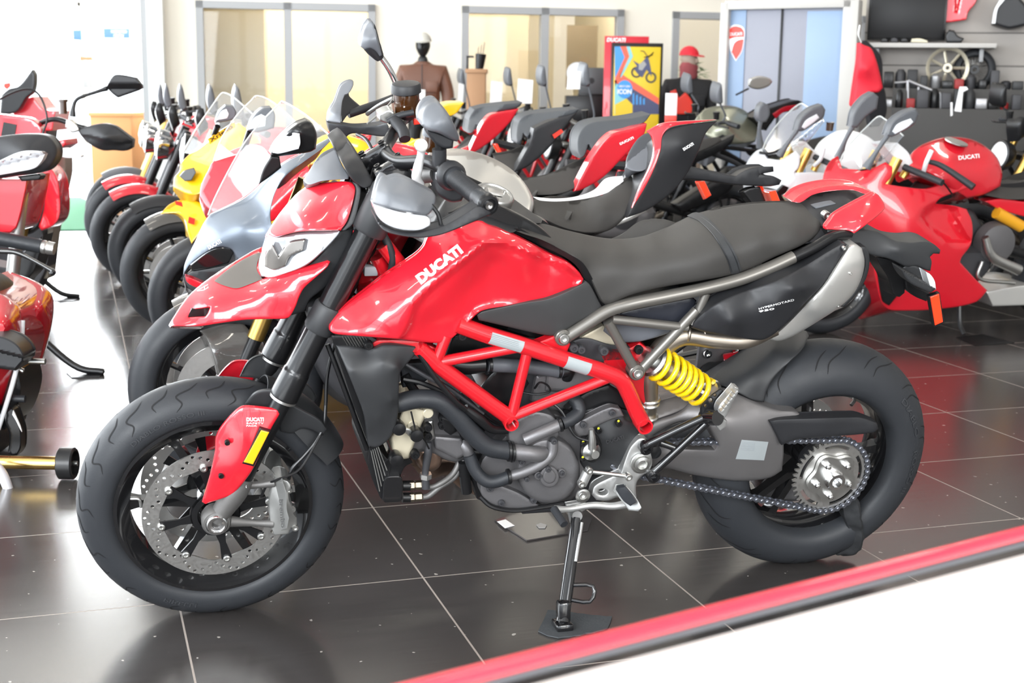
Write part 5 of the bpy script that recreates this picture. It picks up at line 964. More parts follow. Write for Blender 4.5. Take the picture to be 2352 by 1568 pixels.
# far mirror
fm = tube('mirror_stem', [P(913, 202, .27), P(905, 180, .27), P(890, 152, .27), P(868, 122, .27)], .0072, CHR, MB, n=14)
panel('mirror', MF, [(829, 108), (828, 96), (838, 62), (848, 49), (856, 49), (861, 60), (869, 92), (878, 128), (872, 131), (862, 118), (850, 112), (838, 115)], [(830, 105, .27), (840, 65, .28), (856, 50, .27), (872, 125, .25), (848, 90, .245)], GRYP, fm, t=.035, r=4, rd=.010)
panel('mirror_glass', MF, [(858, 52), (863, 62), (871, 92), (879, 128), (875, 130), (866, 95), (860, 68)], .255, SBLK, fm, t=.04, r=1, rd=.001)
lathe('mirror_boot', P(865, 122, .27), P(905, 180, .27)-P(868, 122, .27), [(.020, -.022), (.018, -.010), (.015, 0), (.012, .010), (.009, .016)], BLK, fm, 24)
# rag stuffed under the rear wheel, mat, plate on the floor
# ================================================================ the other motorcycles
class Loc(Fr):
    """metric side view: points are millimetres (back, -up) in the bike's own frame"""
    def __init__(s): pass
    def P(s, px, py, y): return np.array([px/1000, y, -py/1000])
    def Pn(s, p, y): p = np.asarray(p, float); return np.stack([p[:, 0]/1000, y*np.ones(len(p)), -p[:, 1]/1000], 1)
LOC = Loc()
def mm(l): return [(x, -z) for x, z in l]
def mmc(l): return [(x, -z, y/1000) for x, z, y in l] if hasattr(l, '__len__') else l
def lp(name, out, ctrl, m, par, **k): k.setdefault('r', 14); k.setdefault('rd', .015); k.setdefault('back', 'sym'); k.setdefault('grid', 34); return panel(name, LOC, mm(out), mmc(ctrl), m, par, **k)[0]
def lt(name, pts, r, m, par, mir=False, **k): return tube(name, [np.array(p)/1000 for p in pts], r/1000, m, par, mir, **k)
YAW = .275; EX = np.array([math.cos(YAW), math.sin(YAW)]); NY = np.array([-math.sin(YAW), math.cos(YAW)])
def row(d, s=0.): return np.array([-.6984, 3.0362])+NY*d+EX*s
WHEELS = {}
def quick_wheel(par, x, R, tw, name, rim=GBLK, spokes=5, disc_=True):
    c = (x, 0, R); b = Bld(); rw = tw*.42; rr = .2165
    b.add(*g_lathe(c, (0, 1, 0), [(rr+.008, -rw), (rr-.006, -rw+.01), (rr-.02, -rw*.5), (rr-.02, rw*.5), (rr-.006, rw-.01), (rr+.008, rw), (rr-.03, rw*.4), (rr-.03, -rw*.4)], 48, True))
    b.add(*g_lathe(c, (0, 1, 0), [(.02, -.05), (.038, -.05), (.038, .05), (.02, .05)], 20, True))
    for k in range(spokes):
        for sg in (-1, 1):
            a0 = .4+2*math.pi*k/spokes; a1 = a0+sg*.2
            b.add(*g_tube([(x+.03*math.cos(a0), 0, R+.03*math.sin(a0)), (x+(rr-.02)*math.cos(a1), 0, R+(rr-.02)*math.sin(a1))], .010, n=6))
    w = b.mk(name, rim, par)
    lathe('tyre', c, (0, 1, 0), torus_tire(R, tw, (R-.232)*.85, m=12), RUB, w, 56, True, ang=60)
    if disc_:
        for s_ in ((-1, 1) if tw < .15 else (1,)): lathe('brake_disc', (x, s_*.07, R), (0, 1, 0), [(.16 if tw < .15 else .12, -.0025), (.16 if tw < .15 else .12, .0025), (.10, .0025), (.10, -.0025)], STEEL, w, 48, True)
    return w
def mirror_up(par, x, y, z, m, top=.32, lean=-70, head=True):
    s_ = 1 if y > 0 else -1
    st = lt('mirror_stem', [(x, y, z), (x+10, y+s_*10, z+40), (x+lean*.6, y+s_*30, z+top*1000-130), (x+lean*.75, y+s_*35, z+top*1000-105)], 6.5, m, par, n=8)
    X, Z = x+lean, z+top*1000-60
    panel('mirror', LOC, mm([(X-22, Z-45), (X-34, Z+5), (X-30, Z+60), (X-18, Z+90), (X-6, Z+80), (X+8, Z+10), (X+18, Z-50), (X, Z-62)]), (y+s_*40)/1000-.06, m, st, t=.12, r=9, rd=.02, grid=20)
def naked(o, yaw, body, frame, label, group, seatc=SEAT, fork=GOLD, lean=.17, front_light=True, mudg=BLK, mtop=.17, tailc=None, grd=False, rim=GBLK, mirm=GRYP, tank=True, stand=True, wide=1., mirs=(-1, 1)):
    fr = bike_frame(o, yaw, lean); R_ = fr.empty('motorcycle', label=label, cat='motorcycle', group=group)
    quick_wheel(R_, 0, .3, .12, 'front_wheel', rim); quick_wheel(R_, 1.45, .312, .175, 'rear_wheel', rim)
    for s_ in (-1, 1):
        f_ = lt('fork_leg', [(110, s_*100, 520), (300, s_*100, 960)], 27, fork, R_, n=16); lt('fork_slider', [(0, s_*98, 290), (110, s_*100, 530)], 21, SBLK, f_, n=14)
    lt('steering_yoke', [(262, -110, 860), (262, 110, 860)], 26, SBLK, R_)
    lt('handlebar', [(385, -390*wide, 1040), (350, -270, 1050), (318, -90, 1010), (318, 90, 1010), (350, 270, 1050), (385, 390*wide, 1040)], 13, SBLK, R_, n=12)
    for s_ in (-1, 1):
        lt('grip', [(360, s_*290, 1048), (392, s_*405*wide, 1040)], 18, HOSE, R_, n=14); lt('brake_lever' if s_ > 0 else 'clutch_lever', [(320, s_*230, 1040), (280, s_*300, 1035), (320, s_*400, 1030)], 6, SBLK, R_, n=8)
        lathe('fluid_reservoir', (.31, s_*.20, 1.06), (-.1, 0, 1), [(.02, 0), (.022, .04), (.025, .042), (.025, .056)], SBLK, R_, 16)
        if s_ in mirs: mirror_up(R_, 345, s_*235, 1055, mirm, mtop)
    if front_light:
        h = lathe('headlight', (.16, 0, .86), (-1, 0, .12), [(.03, -.06), (.085, -.03), (.098, .02), (.098, .035), (.090, .038)], CHR if front_light == 2 else SBLK, R_, 28); lathe('headlight_lens', (.16, 0, .86), (-1, 0, .12), [(.09, .03), (.07, .048), (0, .058)], LENS, h, 28)
        lp('instrument_panel', [(215, 960), (190, 1060), (210, 1110), (235, 1105), (260, 1000)], -.07, SBLK, R_, r=8)
    arch('front_mudguard', (0, 0, .3), .318, .15, .07, 2.15, .75, mudg, R_, n=12, k=8)
    if tank: lp('fuel_tank', [(330, 900), (370, 985), (450, 1030), (560, 1020), (680, 960), (760, 860), (740, 790), (560, 770), (400, 800), (330, 850)], [(330, 880, -60), (450, 1030, -50), (560, 940, -165), (700, 860, -120), (480, 800, -130), (740, 800, -110)], body, R_, cap=.05)
    lp('seat', [(700, 850), (760, 870), (860, 830), (980, 830), (1080, 880), (1240, 920), (1330, 930), (1350, 905), (1200, 840), (1000, 780), (800, 780)], [(720, 850, -90), (860, 815, -130), (1300, 920, -80), (1000, 800, -125)], seatc, R_, cap=.08)
    lp('tail_fairing', [(880, 770), (1100, 820), (1340, 905), (1440, 950), (1420, 890), (1280, 800), (1050, 720), (900, 720)], -.09, tailc or body, R_, cap=.05)
    lp('engine', [(300, 520), (380, 640), (520, 700), (760, 660), (860, 500), (840, 360), (700, 270), (480, 260), (360, 330)], [(330, 520, -120), (600, 480, -190), (840, 460, -130)], ENG, R_, r=30, rd=.05)
    lathe('clutch_cover', (.62, -.20, .42), (0, -1, 0), [(.105, -.03), (.10, .01), (.06, .02), (0, .02)], ENGD, R_, 28)
    for a_, b_ in (((300, 880), (860, 600)), ((300, 800), (520, 500)), ((520, 500), (600, 745)), ((600, 735), (860, 600)), ((330, 860), (900, 800))): lt('frame_tube', [(a_[0], -150, a_[1]), (b_[0], -150, b_[1])], 15, frame, R_, True, n=10)
    lt('swingarm', [(860, -85, 480), (1150, -95, 400), (1450, -95, 312)], 30, SBLK, R_, True, n=10)
    lp('silencer', [(1000, 480), (1060, 420), (1380, 560), (1450, 680), (1400, 720), (1280, 650)], -.18, SBLK, R_, back='t', t=.08, r=20, rd=.03)
    lt('exhaust_pipe', [(330, 60, 500), (300, 0, 350), (600, 0, 240), (1000, 60, 380)], 24, TITA, R_, n=12)
    lt('plate_arm', [(1250, 0, 830), (1500, 0, 740), (1640, 0, 640)], 17, BLK, R_, n=8); box('reflector', (1.66, 0, .60), (.02, .07, .04), REDR, R_)
    if stand: lt('side_stand', [(760, -130, 300), (740, -170-300*math.tan(lean)*.5, 100), (745, -205-300*lean, 40)], 12, SBLK, R_, n=8)
    return fr, R_
def sport(o, yaw, body, label, group, lean=.17, fork=GOLD, rim=GBLK, full=True, tailc=None, seat=True, tank=None, mudg=None):
    fr = bike_frame(o, yaw, lean); R_ = fr.empty('motorcycle', label=label, cat='motorcycle', group=group)
    quick_wheel(R_, 0, .3, .12, 'front_wheel', rim); quick_wheel(R_, 1.44, .316, .18, 'rear_wheel', rim)
    for s_ in (-1, 1):
        f_ = lt('fork_leg', [(80, s_*100, 480), (260, s_*100, 930)], 27, fork, R_, n=16); lt('fork_slider', [(0, s_*98, 290), (85, s_*100, 490)], 21, SBLK, f_, n=14)
        lt('handlebar', [(290, s_*120, 890), (380, s_*330, 850)], 17, HOSE, R_, n=12)
    if mudg: arch('front_mudguard', (0, 0, .3), .318, .15, .07, 2.3, .7, mudg, R_, n=12, k=8)
    if tank: lp('fuel_tank', [(340, 860), (400, 980), (500, 1030), (640, 1000), (760, 880), (770, 800), (600, 760), (400, 790)], [(360, 880, -80), (500, 1030, -40), (560, 920, -165), (740, 840, -120), (480, 790, -140)], tank, R_, cap=.05)
    if seat: lp('seat', [(740, 840), (800, 850), (900, 815), (1010, 820), (1070, 860), (1060, 800), (920, 765), (780, 775)], -.12, SEAT, R_)
    lp('engine', [(200, 560), (360, 640), (760, 660), (880, 520), (840, 340), (700, 240), (440, 230), (300, 330)], [(250, 520, -110), (600, 480, -150), (840, 460, -120)], ENGD, R_, r=30, rd=.05)
    if full: lp('lower_fairing', [(120, 700), (330, 790), (520, 800), (720, 700), (700, 560), (620, 460), (760, 260), (700, 180), (480, 170), (330, 260), (260, 420), (180, 560)], [(150, 690, -130), (500, 560, -215), (700, 250, -150), (350, 300, -150), (500, 790, -180)], body, R_, r=14, rd=.02)
    lt('swingarm', [(860, -85, 480), (1150, -95, 400), (1440, -95, 316)], 30, SBLK, R_, True, n=10)
    lp('subframe', [(760, 790), (1050, 800), (1300, 900), (1250, 820), (1000, 700), (800, 690)], -.05, SBLK, R_, r=8)
    lt('side_stand', [(700, -130, 300), (690, -175-300*math.tan(lean)*.5, 100), (695, -205-300*lean, 40)], 12, SBLK, R_, n=8)
    return fr, R_
GB = 'motorcycles parked in the row behind the red one'
def tp(fr, R_, name, out, y, m, **k): k.setdefault('r', 3); k.setdefault('rd', .006); k.setdefault('back', 'sym'); return panel(name, fr, out, y, m, R_, **k)
MG = mat('metallic_grey_paint', (.14, .165, .20), .38, metal=.45, coat=.15)
CARB = mat('carbon_fibre', (.06, .055, .05), .3, coat=.8, bump=.4, scale=200, bscale=500)
SCRN = mat('screen_plastic', (.96, .97, .98), .03, trans=.94, ior=1.15, coat=1)
YP = mat('yellow_paint', (.90, .52, .005), .3, coat=.8)
LED = mat('led_lens', (.85, .88, .92), .15, coat=1, bump=1, scale=60, bscale=150, spec=.9)
OLV = mat('olive_metallic', (.30, .31, .24), .35, metal=.7, coat=.4)
# --- grey sport bike right behind
f1, B1 = sport(row(1.12, .11), YAW, MG, 'grey and black sport bike with bare aluminium tank, right behind the front red bike', GB, mudg=None, full=False, lean=.10, rim=GBLK)
tp(f1, B1, 'upper_fairing', [(421, 632), (424, 606), (445, 560), (478, 497), (510, 480), (560, 455), (600, 420), (622, 395), (645, 378), (700, 348), (760, 314), (764, 319), (740, 341), (700, 370), (660, 400), (638, 430), (624, 470), (622, 505), (640, 560), (660, 610), (600, 615), (545, 595), (537, 578), (528, 570), (505, 567), (480, 575), (438, 606)], [(421, 630, -.02), (445, 560, -.02), (480, 497, .0), (560, 455, -.04), (645, 378, -.10), (760, 316, -.17), (660, 400, -.20), (622, 500, -.20), (500, 550, -.12), (560, 520, -.17), (640, 590, -.22), (530, 572, -.14)], MG, grid=9)
panel('headlight', f1, [(437, 609), (480, 577), (505, 569), (528, 571), (537, 580), (525, 604), (480, 616), (440, 622)], [(440, 615, -.05), (530, 580, -.13), (480, 580, -.10)], GBLK, B1, t=.05, r=3, rd=.004)
tp(f1, B1, 'lower_nose', [(421, 636), (440, 622), (480, 616), (528, 606), (560, 598), (640, 600), (700, 700), (600, 720), (480, 690), (427, 660)], [(425, 640, -.02), (530, 610, -.12), (640, 640, -.18), (480, 680, -.08)], SBLK)
tp(f1, B1, 'winglet', [(425, 634), (445, 640), (490, 660), (486, 668), (450, 660), (430, 648)], -.12, RED, back='t', t=.03)
decal('lettering', 'DUCATI', f1, (480, 573), (509, 557), 9, -.1515, WHT, B1, bold=.04)
tp(f1, B1, 'windscreen', [(477, 495), (490, 460), (520, 400), (560, 330), (600, 280), (638, 242), (652, 234), (700, 262), (748, 302), (762, 314), (700, 347), (645, 377), (600, 418), (560, 453), (510, 479)], [(480, 490, .0), (560, 330, .07), (652, 236, .10), (760, 315, -.15), (645, 376, -.11), (560, 452, -.06), (620, 320, -.02)], SCRN, back='t', t=.004, r=2, rd=.001)
sq = [(478, 494), (492, 458), (522, 398), (562, 328), (602, 278), (640, 240), (652, 234), (700, 262), (750, 304), (762, 314)]
Yq = rbf([(480, 490, .0), (560, 330, .07), (652, 236, .10), (760, 315, -.15), (645, 376, -.11), (560, 452, -.06), (620, 320, -.02)])
def edge(fr, pts, Yf, r, m, par, name='screen_edge'): q = np.array(pts, float); yy = Yf(q); return tube(name, [fr.P(a[0], a[1], float(y)) for a, y in zip(q, yy)], r, m, par, n=6, sub=3)
PEDGE = mat('screen_edge_plastic', (.55, .58, .57), .2, coat=1)
edge(f1, sq, Yq, .003, PEDGE, B1)
mr1 = tp(f1, B1, 'mirror_arm', [(594, 424), (604, 388), (622, 358), (642, 360), (646, 385), (622, 404)], -.20, SBLK, back='t', t=.03)[0]
panel('mirror', f1, [(621, 352), (630, 334), (650, 310), (680, 285), (705, 275), (718, 284), (728, 310), (725, 342), (712, 349), (680, 354), (640, 359), (624, 357)], [(630, 345, -.22), (690, 300, -.29), (720, 340, -.27), (705, 278, -.26)], SBLK, mr1, t=.05, r=6, rd=.02)
panel('indicator_lens', f1, [(627, 351), (640, 318), (665, 303), (688, 307), (690, 328), (686, 342), (640, 353)], [(630, 345, -.235), (688, 310, -.297), (686, 340, -.29)], LED, mr1, t=.01, r=3, rd=.004)
tp(f1, B1, 'front_mudguard', [(380, 757), (400, 749), (450, 742), (560, 742), (592, 785), (592, 845), (515, 872), (498, 860), (488, 815), (470, 772), (445, 756), (395, 760)], [(385, 757, -.01), (480, 748, -.03), (590, 800, -.09), (510, 865, -.10), (490, 800, -.09)], CARB)
arch('mudguard_shell', (0, 0, .3), .318, .15, .07, 2.1, .8, CARB, B1, n=12, k=8)
tp(f1, B1, 'fuel_tank', [(960, 400), (985, 350), (1010, 341), (1060, 342), (1120, 358), (1170, 385), (1205, 420), (1226, 462), (1222, 492), (1180, 520), (1100, 520), (1000, 500), (960, 450)], [(980, 360, .03), (1060, 344, .05), (1170, 386, .03), (1222, 480, -.12), (1100, 510, -.17), (1080, 430, -.13), (980, 450, -.14)], mat('satin_aluminium', (.66, .65, .62), .38, metal=.85), r=10, rd=.03)
tp(f1, B1, 'seat', [(1222, 460), (1260, 450), (1330, 452), (1385, 448), (1440, 405), (1468, 390), (1486, 402), (1482, 432), (1452, 482), (1400, 528), (1340, 535), (1280, 520), (1225, 490)], [(1225, 465, -.04), (1330, 455, .05), (1468, 392, .06), (1480, 430, -.04), (1400, 525, -.12), (1260, 500, -.14), (1380, 480, -.10)], SEAT, r=8, rd=.015)
pp = tp(f1, B1, 'seat_cowl', [(1436, 386), (1440, 360), (1462, 322), (1484, 306), (1532, 296), (1518, 330), (1506, 368), (1480, 392), (1455, 394)], [(1440, 375, .0), (1484, 308, .04), (1510, 360, -.05)], GRYP, r=5, rd=.012)
tl1, Yt1 = tp(f1, B1, 'tail_fairing', [(1648, 277), (1590, 284), (1540, 293), (1520, 312), (1514, 345), (1500, 385), (1478, 432), (1450, 478), (1440, 500), (1490, 480), (1545, 440), (1580, 395), (1605, 345), (1622, 305)], [(1646, 278, -.03), (1540, 295, -.10), (1514, 345, -.12), (1460, 480, -.14), (1590, 380, -.09), (1570, 330, -.12)], BLK)
panel('tail_stripe', f1, [(1486, 302), (1520, 284), (1560, 279), (1646, 275), (1590, 283), (1541, 292), (1522, 311), (1517, 345), (1503, 386), (1480, 433), (1452, 478), (1470, 430), (1494, 380), (1502, 345), (1498, 315)], [(1486, 302, -.09), (1646, 276, -.04), (1516, 345, -.13), (1455, 476, -.147), (1540, 288, -.108)], RED, B1, t=.01, r=1.5, rd=.002)
decal('lettering', 'DUCATI', f1, (1571, 346), (1594, 332), 6, -.125, WHT, B1, bold=.05)
tube('tail_rail', [f1.P(1370, 525, -.1), f1.P(1440, 500, -.1), f1.P(1480, 478, -.1)], .012, SILV, B1)
tp(f1, B1, 'plate_arm', [(1480, 460), (1550, 400), (1575, 378), (1620, 390), (1690, 404), (1712, 390), (1740, 383), (1776, 382), (1777, 394), (1745, 400), (1776, 404), (1795, 414), (1790, 424), (1770, 428), (1730, 426), (1690, 424), (1620, 414), (1560, 415)], -.04, BLK)
tp(f1, B1, 'plate_bracket', [(1705, 440), (1722, 432), (1745, 428), (1762, 470), (1728, 470)], -.02, SBLK); tp(f1, B1, 'reflector', [(1766, 440), (1782, 437), (1792, 462), (1775, 468)], -.05, REDR, r=1)
pl = panel('price_sheet', f1, [(1224, 452), (1270, 456), (1320, 452), (1365, 436), (1392, 410), (1430, 404), (1432, 416), (1400, 440), (1350, 455), (1290, 462), (1240, 460)], [(1224, 455, -.06), (1365, 440, .0), (1430, 408, .02), (1300, 460, -.05)], WHT, None, t=.002, r=0, rd=0)[0]
pl.matrix_world = B1.matrix_world.copy(); meta(pl, 'white price sheet lying on the seat of the grey sport bike', 'paper sheet')
# --- red sport bike
f2, B2 = sport(row(2.0, .26), YAW, RED, 'red sport bike with clear screen and red tail, second behind the front bike', GB, tank=RED, mudg=SBLK, lean=.10)
tp(f2, B2, 'upper_fairing', [(458, 450), (462, 425), (476, 395), (490, 371), (545, 340), (600, 330), (700, 360), (720, 420), (640, 500), (560, 520), (480, 480)], [(460, 440, -.02), (490, 372, .0), (700, 380, -.19), (560, 510, -.18)], RED, grid=9)
S2 = [(490, 371), (510, 316), (544, 265), (576, 232), (592, 220), (629, 236), (690, 290), (700, 330), (600, 350), (545, 355)]; Y2c = [(490, 370, .0), (592, 221, .09), (700, 320, -.14), (545, 352, -.08)]
tp(f2, B2, 'windscreen', S2, Y2c, SCRN, back='t', t=.004, r=2, rd=.001); edge(f2, S2[:7], rbf(Y2c), .003, PEDGE, B2)
m2 = tube('mirror_stem', [f2.P(560, 345, -.18), f2.P(575, 300, -.24)], .012, SBLK, B2); panel('mirror', f2, [(568, 300), (580, 270), (600, 250), (622, 246), (632, 262), (630, 295), (590, 305)], -.28, GRYP, m2, t=.05, r=4, rd=.015); panel('indicator_lens', f2, [(572, 298), (583, 272), (600, 262), (612, 268), (610, 290)], -.285, LED, m2, t=.02, r=2, rd=.003)
def tails(fr, R_, hump, side, seat, col, cowl=mat('grey_seat_cover', (.05, .055, .062), .6)):
    tp(fr, R_, 'seat_cowl', hump, [(hump[0][0], hump[0][1], -.02), (hump[3][0], hump[3][1], .05), (hump[6][0], hump[6][1], -.06)], cowl, r=4, rd=.012, back='t', t=.10)
    tp(fr, R_, 'tail_fairing', side, [(side[0][0], side[0][1], -.13), (side[3][0], side[3][1], -.11), (side[5][0], side[5][1], -.09)], col, back='t', t=.05)
    if seat: tp(fr, R_, 'rider_seat', seat, [(seat[0][0], seat[0][1], .02), (seat[2][0], seat[2][1], .05), (seat[-2][0], seat[-2][1], -.13)], SEAT, r=6, rd=.012)
tails(f2, B2, [(1326, 345), (1328, 312), (1345, 288), (1375, 278), (1440, 272), (1495, 262), (1478, 282), (1440, 295), (1402, 306), (1378, 335), (1362, 350), (1352, 332), (1342, 358), (1332, 364)], [(1318, 440), (1335, 405), (1365, 352), (1402, 309), (1442, 297), (1486, 284), (1478, 310), (1430, 362), (1384, 408), (1335, 436)], [(1195, 410), (1260, 398), (1320, 370), (1342, 360), (1356, 372), (1354, 398), (1320, 432), (1280, 446), (1205, 448)], RED)
decal('lettering', 'DUCATI', f2, (1425, 333), (1456, 318), 5, -.135, WHT, B2, bold=.04)
tube('plate_arm', [f2.P(1420, 405, -.02), f2.P(1530, 400, -.02), f2.P(1610, 405, -.02)], .02, BLK, B2, n=8); tp(f2, B2, 'reflector', [(1604, 418), (1618, 415), (1634, 448), (1622, 456)], -.02, REDR, r=1)
# --- yellow sport bike
f3, B3 = sport(row(2.9, .19), YAW, YP, 'yellow sport bike with yellow mudguard and black tail', GB, mudg=None, lean=.10, tank=YP, full=True)
tp(f3, B3, 'upper_fairing', [(398, 430), (400, 408), (412, 392), (415, 376), (440, 350), (480, 322), (530, 290), (548, 282), (600, 320), (600, 400), (520, 450), (478, 440), (440, 448)], [(400, 420, -.02), (440, 352, .0), (540, 288, -.12), (560, 420, -.18), (440, 440, -.10)], YP, grid=8)
panel('air_intake', f3, [(412, 405), (425, 392), (446, 386), (450, 396), (440, 414), (425, 416)], [(415, 405, -.055), (448, 390, -.105), (430, 415, -.09)], SBLK, B3, t=.02, r=2, rd=.002)
panel('name_strip', f3, [(478, 318), (538, 280), (541, 292), (482, 331)], -.205, YP, B3, t=.01, r=0, rd=0)
decal('lettering', 'Xriello', f3, (484, 327), (536, 293), 9, -.206, SBLK, B3, bold=.02)
S3 = [(420, 350), (440, 315), (460, 282), (486, 245), (504, 220), (515, 213), (540, 226), (600, 280), (600, 310), (540, 290), (490, 318), (440, 352)]; Y3 = [(420, 350, .0), (515, 214, .08), (600, 290, -.14), (490, 316, -.08)]
tp(f3, B3, 'windscreen', S3, Y3, SCRN, back='t', t=.004, r=2, rd=.001); edge(f3, S3[:8], rbf(Y3), .0035, PEDGE, B3)
m3 = tube('mirror_stem', [f3.P(490, 315, -.18), f3.P(500, 290, -.22)], .012, SBLK, B3); panel('mirror', f3, [(494, 282), (502, 258), (518, 242), (536, 244), (543, 258), (540, 274), (515, 280)], -.26, GRYP, m3, t=.05, r=3, rd=.012); panel('indicator_lens', f3, [(498, 276), (508, 256), (520, 250), (526, 262), (522, 272)], -.265, LED, m3, t=.02, r=2, rd=.003)
tp(f3, B3, 'front_mudguard', [(368, 492), (388, 470), (415, 459), (450, 461), (482, 480), (482, 492), (462, 530), (440, 560), (430, 530), (424, 504), (408, 491), (385, 490)], [(370, 490, .0), (415, 460, .01), (470, 500, -.08), (435, 545, -.09)], YP)
for q in ([(402, 462), (418, 465), (420, 475), (404, 470)], [(434, 498), (448, 503), (446, 516), (432, 512)]): panel('mudguard_sticker', f3, q, -.088, REDD, B3, t=.01, r=0, rd=0)
tails(f3, B3, [(1185, 310), (1190, 282), (1205, 266), (1240, 258), (1330, 250), (1318, 263), (1260, 276), (1222, 292), (1214, 320), (1202, 306), (1196, 334), (1187, 330)], [(1178, 397), (1200, 360), (1218, 325), (1226, 295), (1262, 278), (1325, 258), (1292, 300), (1256, 345), (1212, 382)], [(1130, 352), (1170, 345), (1197, 334), (1210, 342), (1204, 370), (1180, 396), (1140, 378)], BLK)
panel('tail_label', f3, [(1270, 310), (1290, 297), (1294, 303), (1274, 318)], -.125, REDD, B3, t=.01, r=0, rd=0)
tube('plate_arm', [f3.P(1300, 375, -.02), f3.P(1420, 380, -.02), f3.P(1490, 388, -.02)], .02, BLK, B3, n=8)
# --- naked bikes further along the row
n4, B4 = naked(row(3.8, .07), YAW, RED, RED2, 'red bike with dark carbon mudguard and red tail beside the yellow one', GB, mudg=CARB, lean=.10, mirs=(-1,))
tails(n4, B4, [(1072, 300), (1078, 270), (1090, 250), (1120, 243), (1200, 235), (1190, 247), (1130, 260), (1110, 276), (1102, 292), (1094, 286), (1085, 307), (1075, 305)], [(1075, 352), (1092, 315), (1112, 278), (1130, 262), (1192, 249), (1170, 282), (1130, 322), (1085, 352)], [(1045, 342), (1078, 310), (1095, 306), (1100, 315), (1088, 342), (1070, 352)], RED)
tube('plate_arm', [n4.P(1130, 325, 0), n4.P(1210, 345, 0)], .02, BLK, B4, n=8); panel('reflector', n4, [(1130, 330), (1142, 328), (1154, 352), (1146, 356)], -.02, REDR, B4, t=.03, r=1)
n5, B5 = naked(row(4.7, .0), YAW, YP, SBLK, 'naked bike with black mudguard and yellow tail tip, behind the red-tailed one', GB, mudg=BLK, lean=.10, tailc=YP, mirs=(-1,))
panel('tail_tip', n5, [(1005, 250), (1030, 238), (1066, 236), (1045, 262), (1010, 270)], -.06, YP, B5, t=.12, r=2, rd=.004)
naked(row(5.6, -.12), YAW, RED, RED2, 'naked bike with chrome headlight and red mudguard, third from the far end of the row', GB, mudg=RED, lean=.10, front_light=2, fork=SBLK, mirs=(-1,))
naked(row(6.5, -.18), YAW, RED, RED2, 'naked bike with chrome headlight and red mudguard, next to last in the row', GB, mudg=RED, lean=.10, front_light=2, fork=SBLK, mirs=(-1,))
naked(row(7.4, -.2), YAW, WHP, SBLK, 'white naked bike with grey mudguard at the far end of the row', GB, mudg=GRYP, lean=.10, front_light=2, mirs=(-1,))
# --- second row, with hanging white tags
G2 = 'motorcycles in the second row before the office windows'
for k, (x, y, px, lab) in enumerate(((.08, 9.1, (1305, 1335, 160, 205), 'red naked bike with upright mirror in front of the laptop desk'), (-.17, 10.3, (1190, 1225, 180, 238), 'black naked bike with a red and white tag, left of the laptop desk'), (-.42, 11.5, (1128, 1155, 185, 240), 'naked bike with upright mirror and white tag beside the brown pedestal'), (-.85, 12.7, (1054, 1066, 190, 240), 'naked bike right of the brown leather jacket'))):
    fr, R_ = naked((x, y), YAW, RED if k == 0 else SBLK, RED2, lab, G2, lean=.08, mtop=.34, mirm=GRYP, mudg=SBLK, mirs=(-1,), fork=SBLK, tailc=SBLK)
    tg = panel('price_tag', fr, [(px[0], px[2]), (px[1], px[2]+4), (px[1]-3, px[3]), (px[0]-3, px[3])], -.34, WHT, None, t=.003, r=0, rd=0)[0]
    tg.matrix_world = R_.matrix_world.copy(); meta(tg, ['white price tag hanging on the bike nearest the laptop desk', 'white price tag on the handlebar left of the laptop desk', 'white price tag hanging beside the brown pedestal', 'narrow white price tag at the leather jacket\'s right'][k], 'price tag', 'price tags on handlebars')
# --- bikes on the right
GR = 'motorcycles on the right side of the showroom'
f7, B7 = sport((1.60, 6.90), YAW, RED, 'red sport bike with full fairing, screen and white tank lettering on the right', GR, full=False, lean=.12, seat=False)
FA7 = [(1890, 428), (1894, 392), (1910, 366), (1925, 358), (1934, 387), (1996, 388), (2034, 372), (2050, 384), (2048, 404), (2034, 422), (2070, 428), (2130, 433), (2170, 420), (2215, 408), (2240, 425), (2200, 440), (2160, 455), (2148, 468), (2190, 472), (2220, 480), (2233, 512), (2230, 560), (2208, 592), (2205, 602), (2240, 640), (2268, 667), (2240, 694), (2150, 710), (2060, 713), (2036, 708), (2022, 690), (2010, 640), (1998, 585), (1960, 520), (1920, 480)]
tp(f7, B7, 'side_fairing', FA7, [(1892, 420, .0), (1925, 360, .02), (2034, 374, -.14), (2045, 420, -.17), (2170, 422, -.17), (2100, 500, -.24), (2230, 540, -.22), (2260, 668, -.20), (2040, 705, -.14), (1960, 430, -.12), (2000, 580, -.15), (2120, 640, -.23), (1930, 470, -.08)], RED, grid=10, steps=[([(2108, 505), (2122, 480), (2152, 462), (2200, 475), (2210, 520), (2240, 560), (2180, 560), (2140, 535)], .05, 14)])
panel('fairing_vent', f7, [(2008, 596), (2030, 605), (2058, 640), (2062, 678), (2042, 702), (2028, 690)], [(2010, 600, -.155), (2060, 660, -.205), (2040, 700, -.165)], SBLK, B7, t=.02, r=2, rd=.003)
tp(f7, B7, 'fairing_inner', [(2150, 430), (2200, 440), (2190, 452), (2140, 470), (2120, 460)], -.10, SBLK)
S7 = [(1926, 386), (1936, 355), (1960, 322), (1990, 292), (2016, 268), (2030, 272), (2048, 286), (2075, 312), (2060, 330), (2030, 365), (1980, 388), (1940, 394)]; Y7 = [(1928, 384, .02), (2018, 270, .10), (2070, 315, -.10), (1980, 386, -.10)]
tp(f7, B7, 'windscreen', S7, Y7, SCRN, back='t', t=.004, r=2, rd=.001); edge(f7, S7[:8], rbf(Y7), .004, PEDGE, B7); edge(f7, [(1930, 392), (1950, 394), (1990, 388), (2010, 378)], rbf(Y7), .004, SBLK, B7)
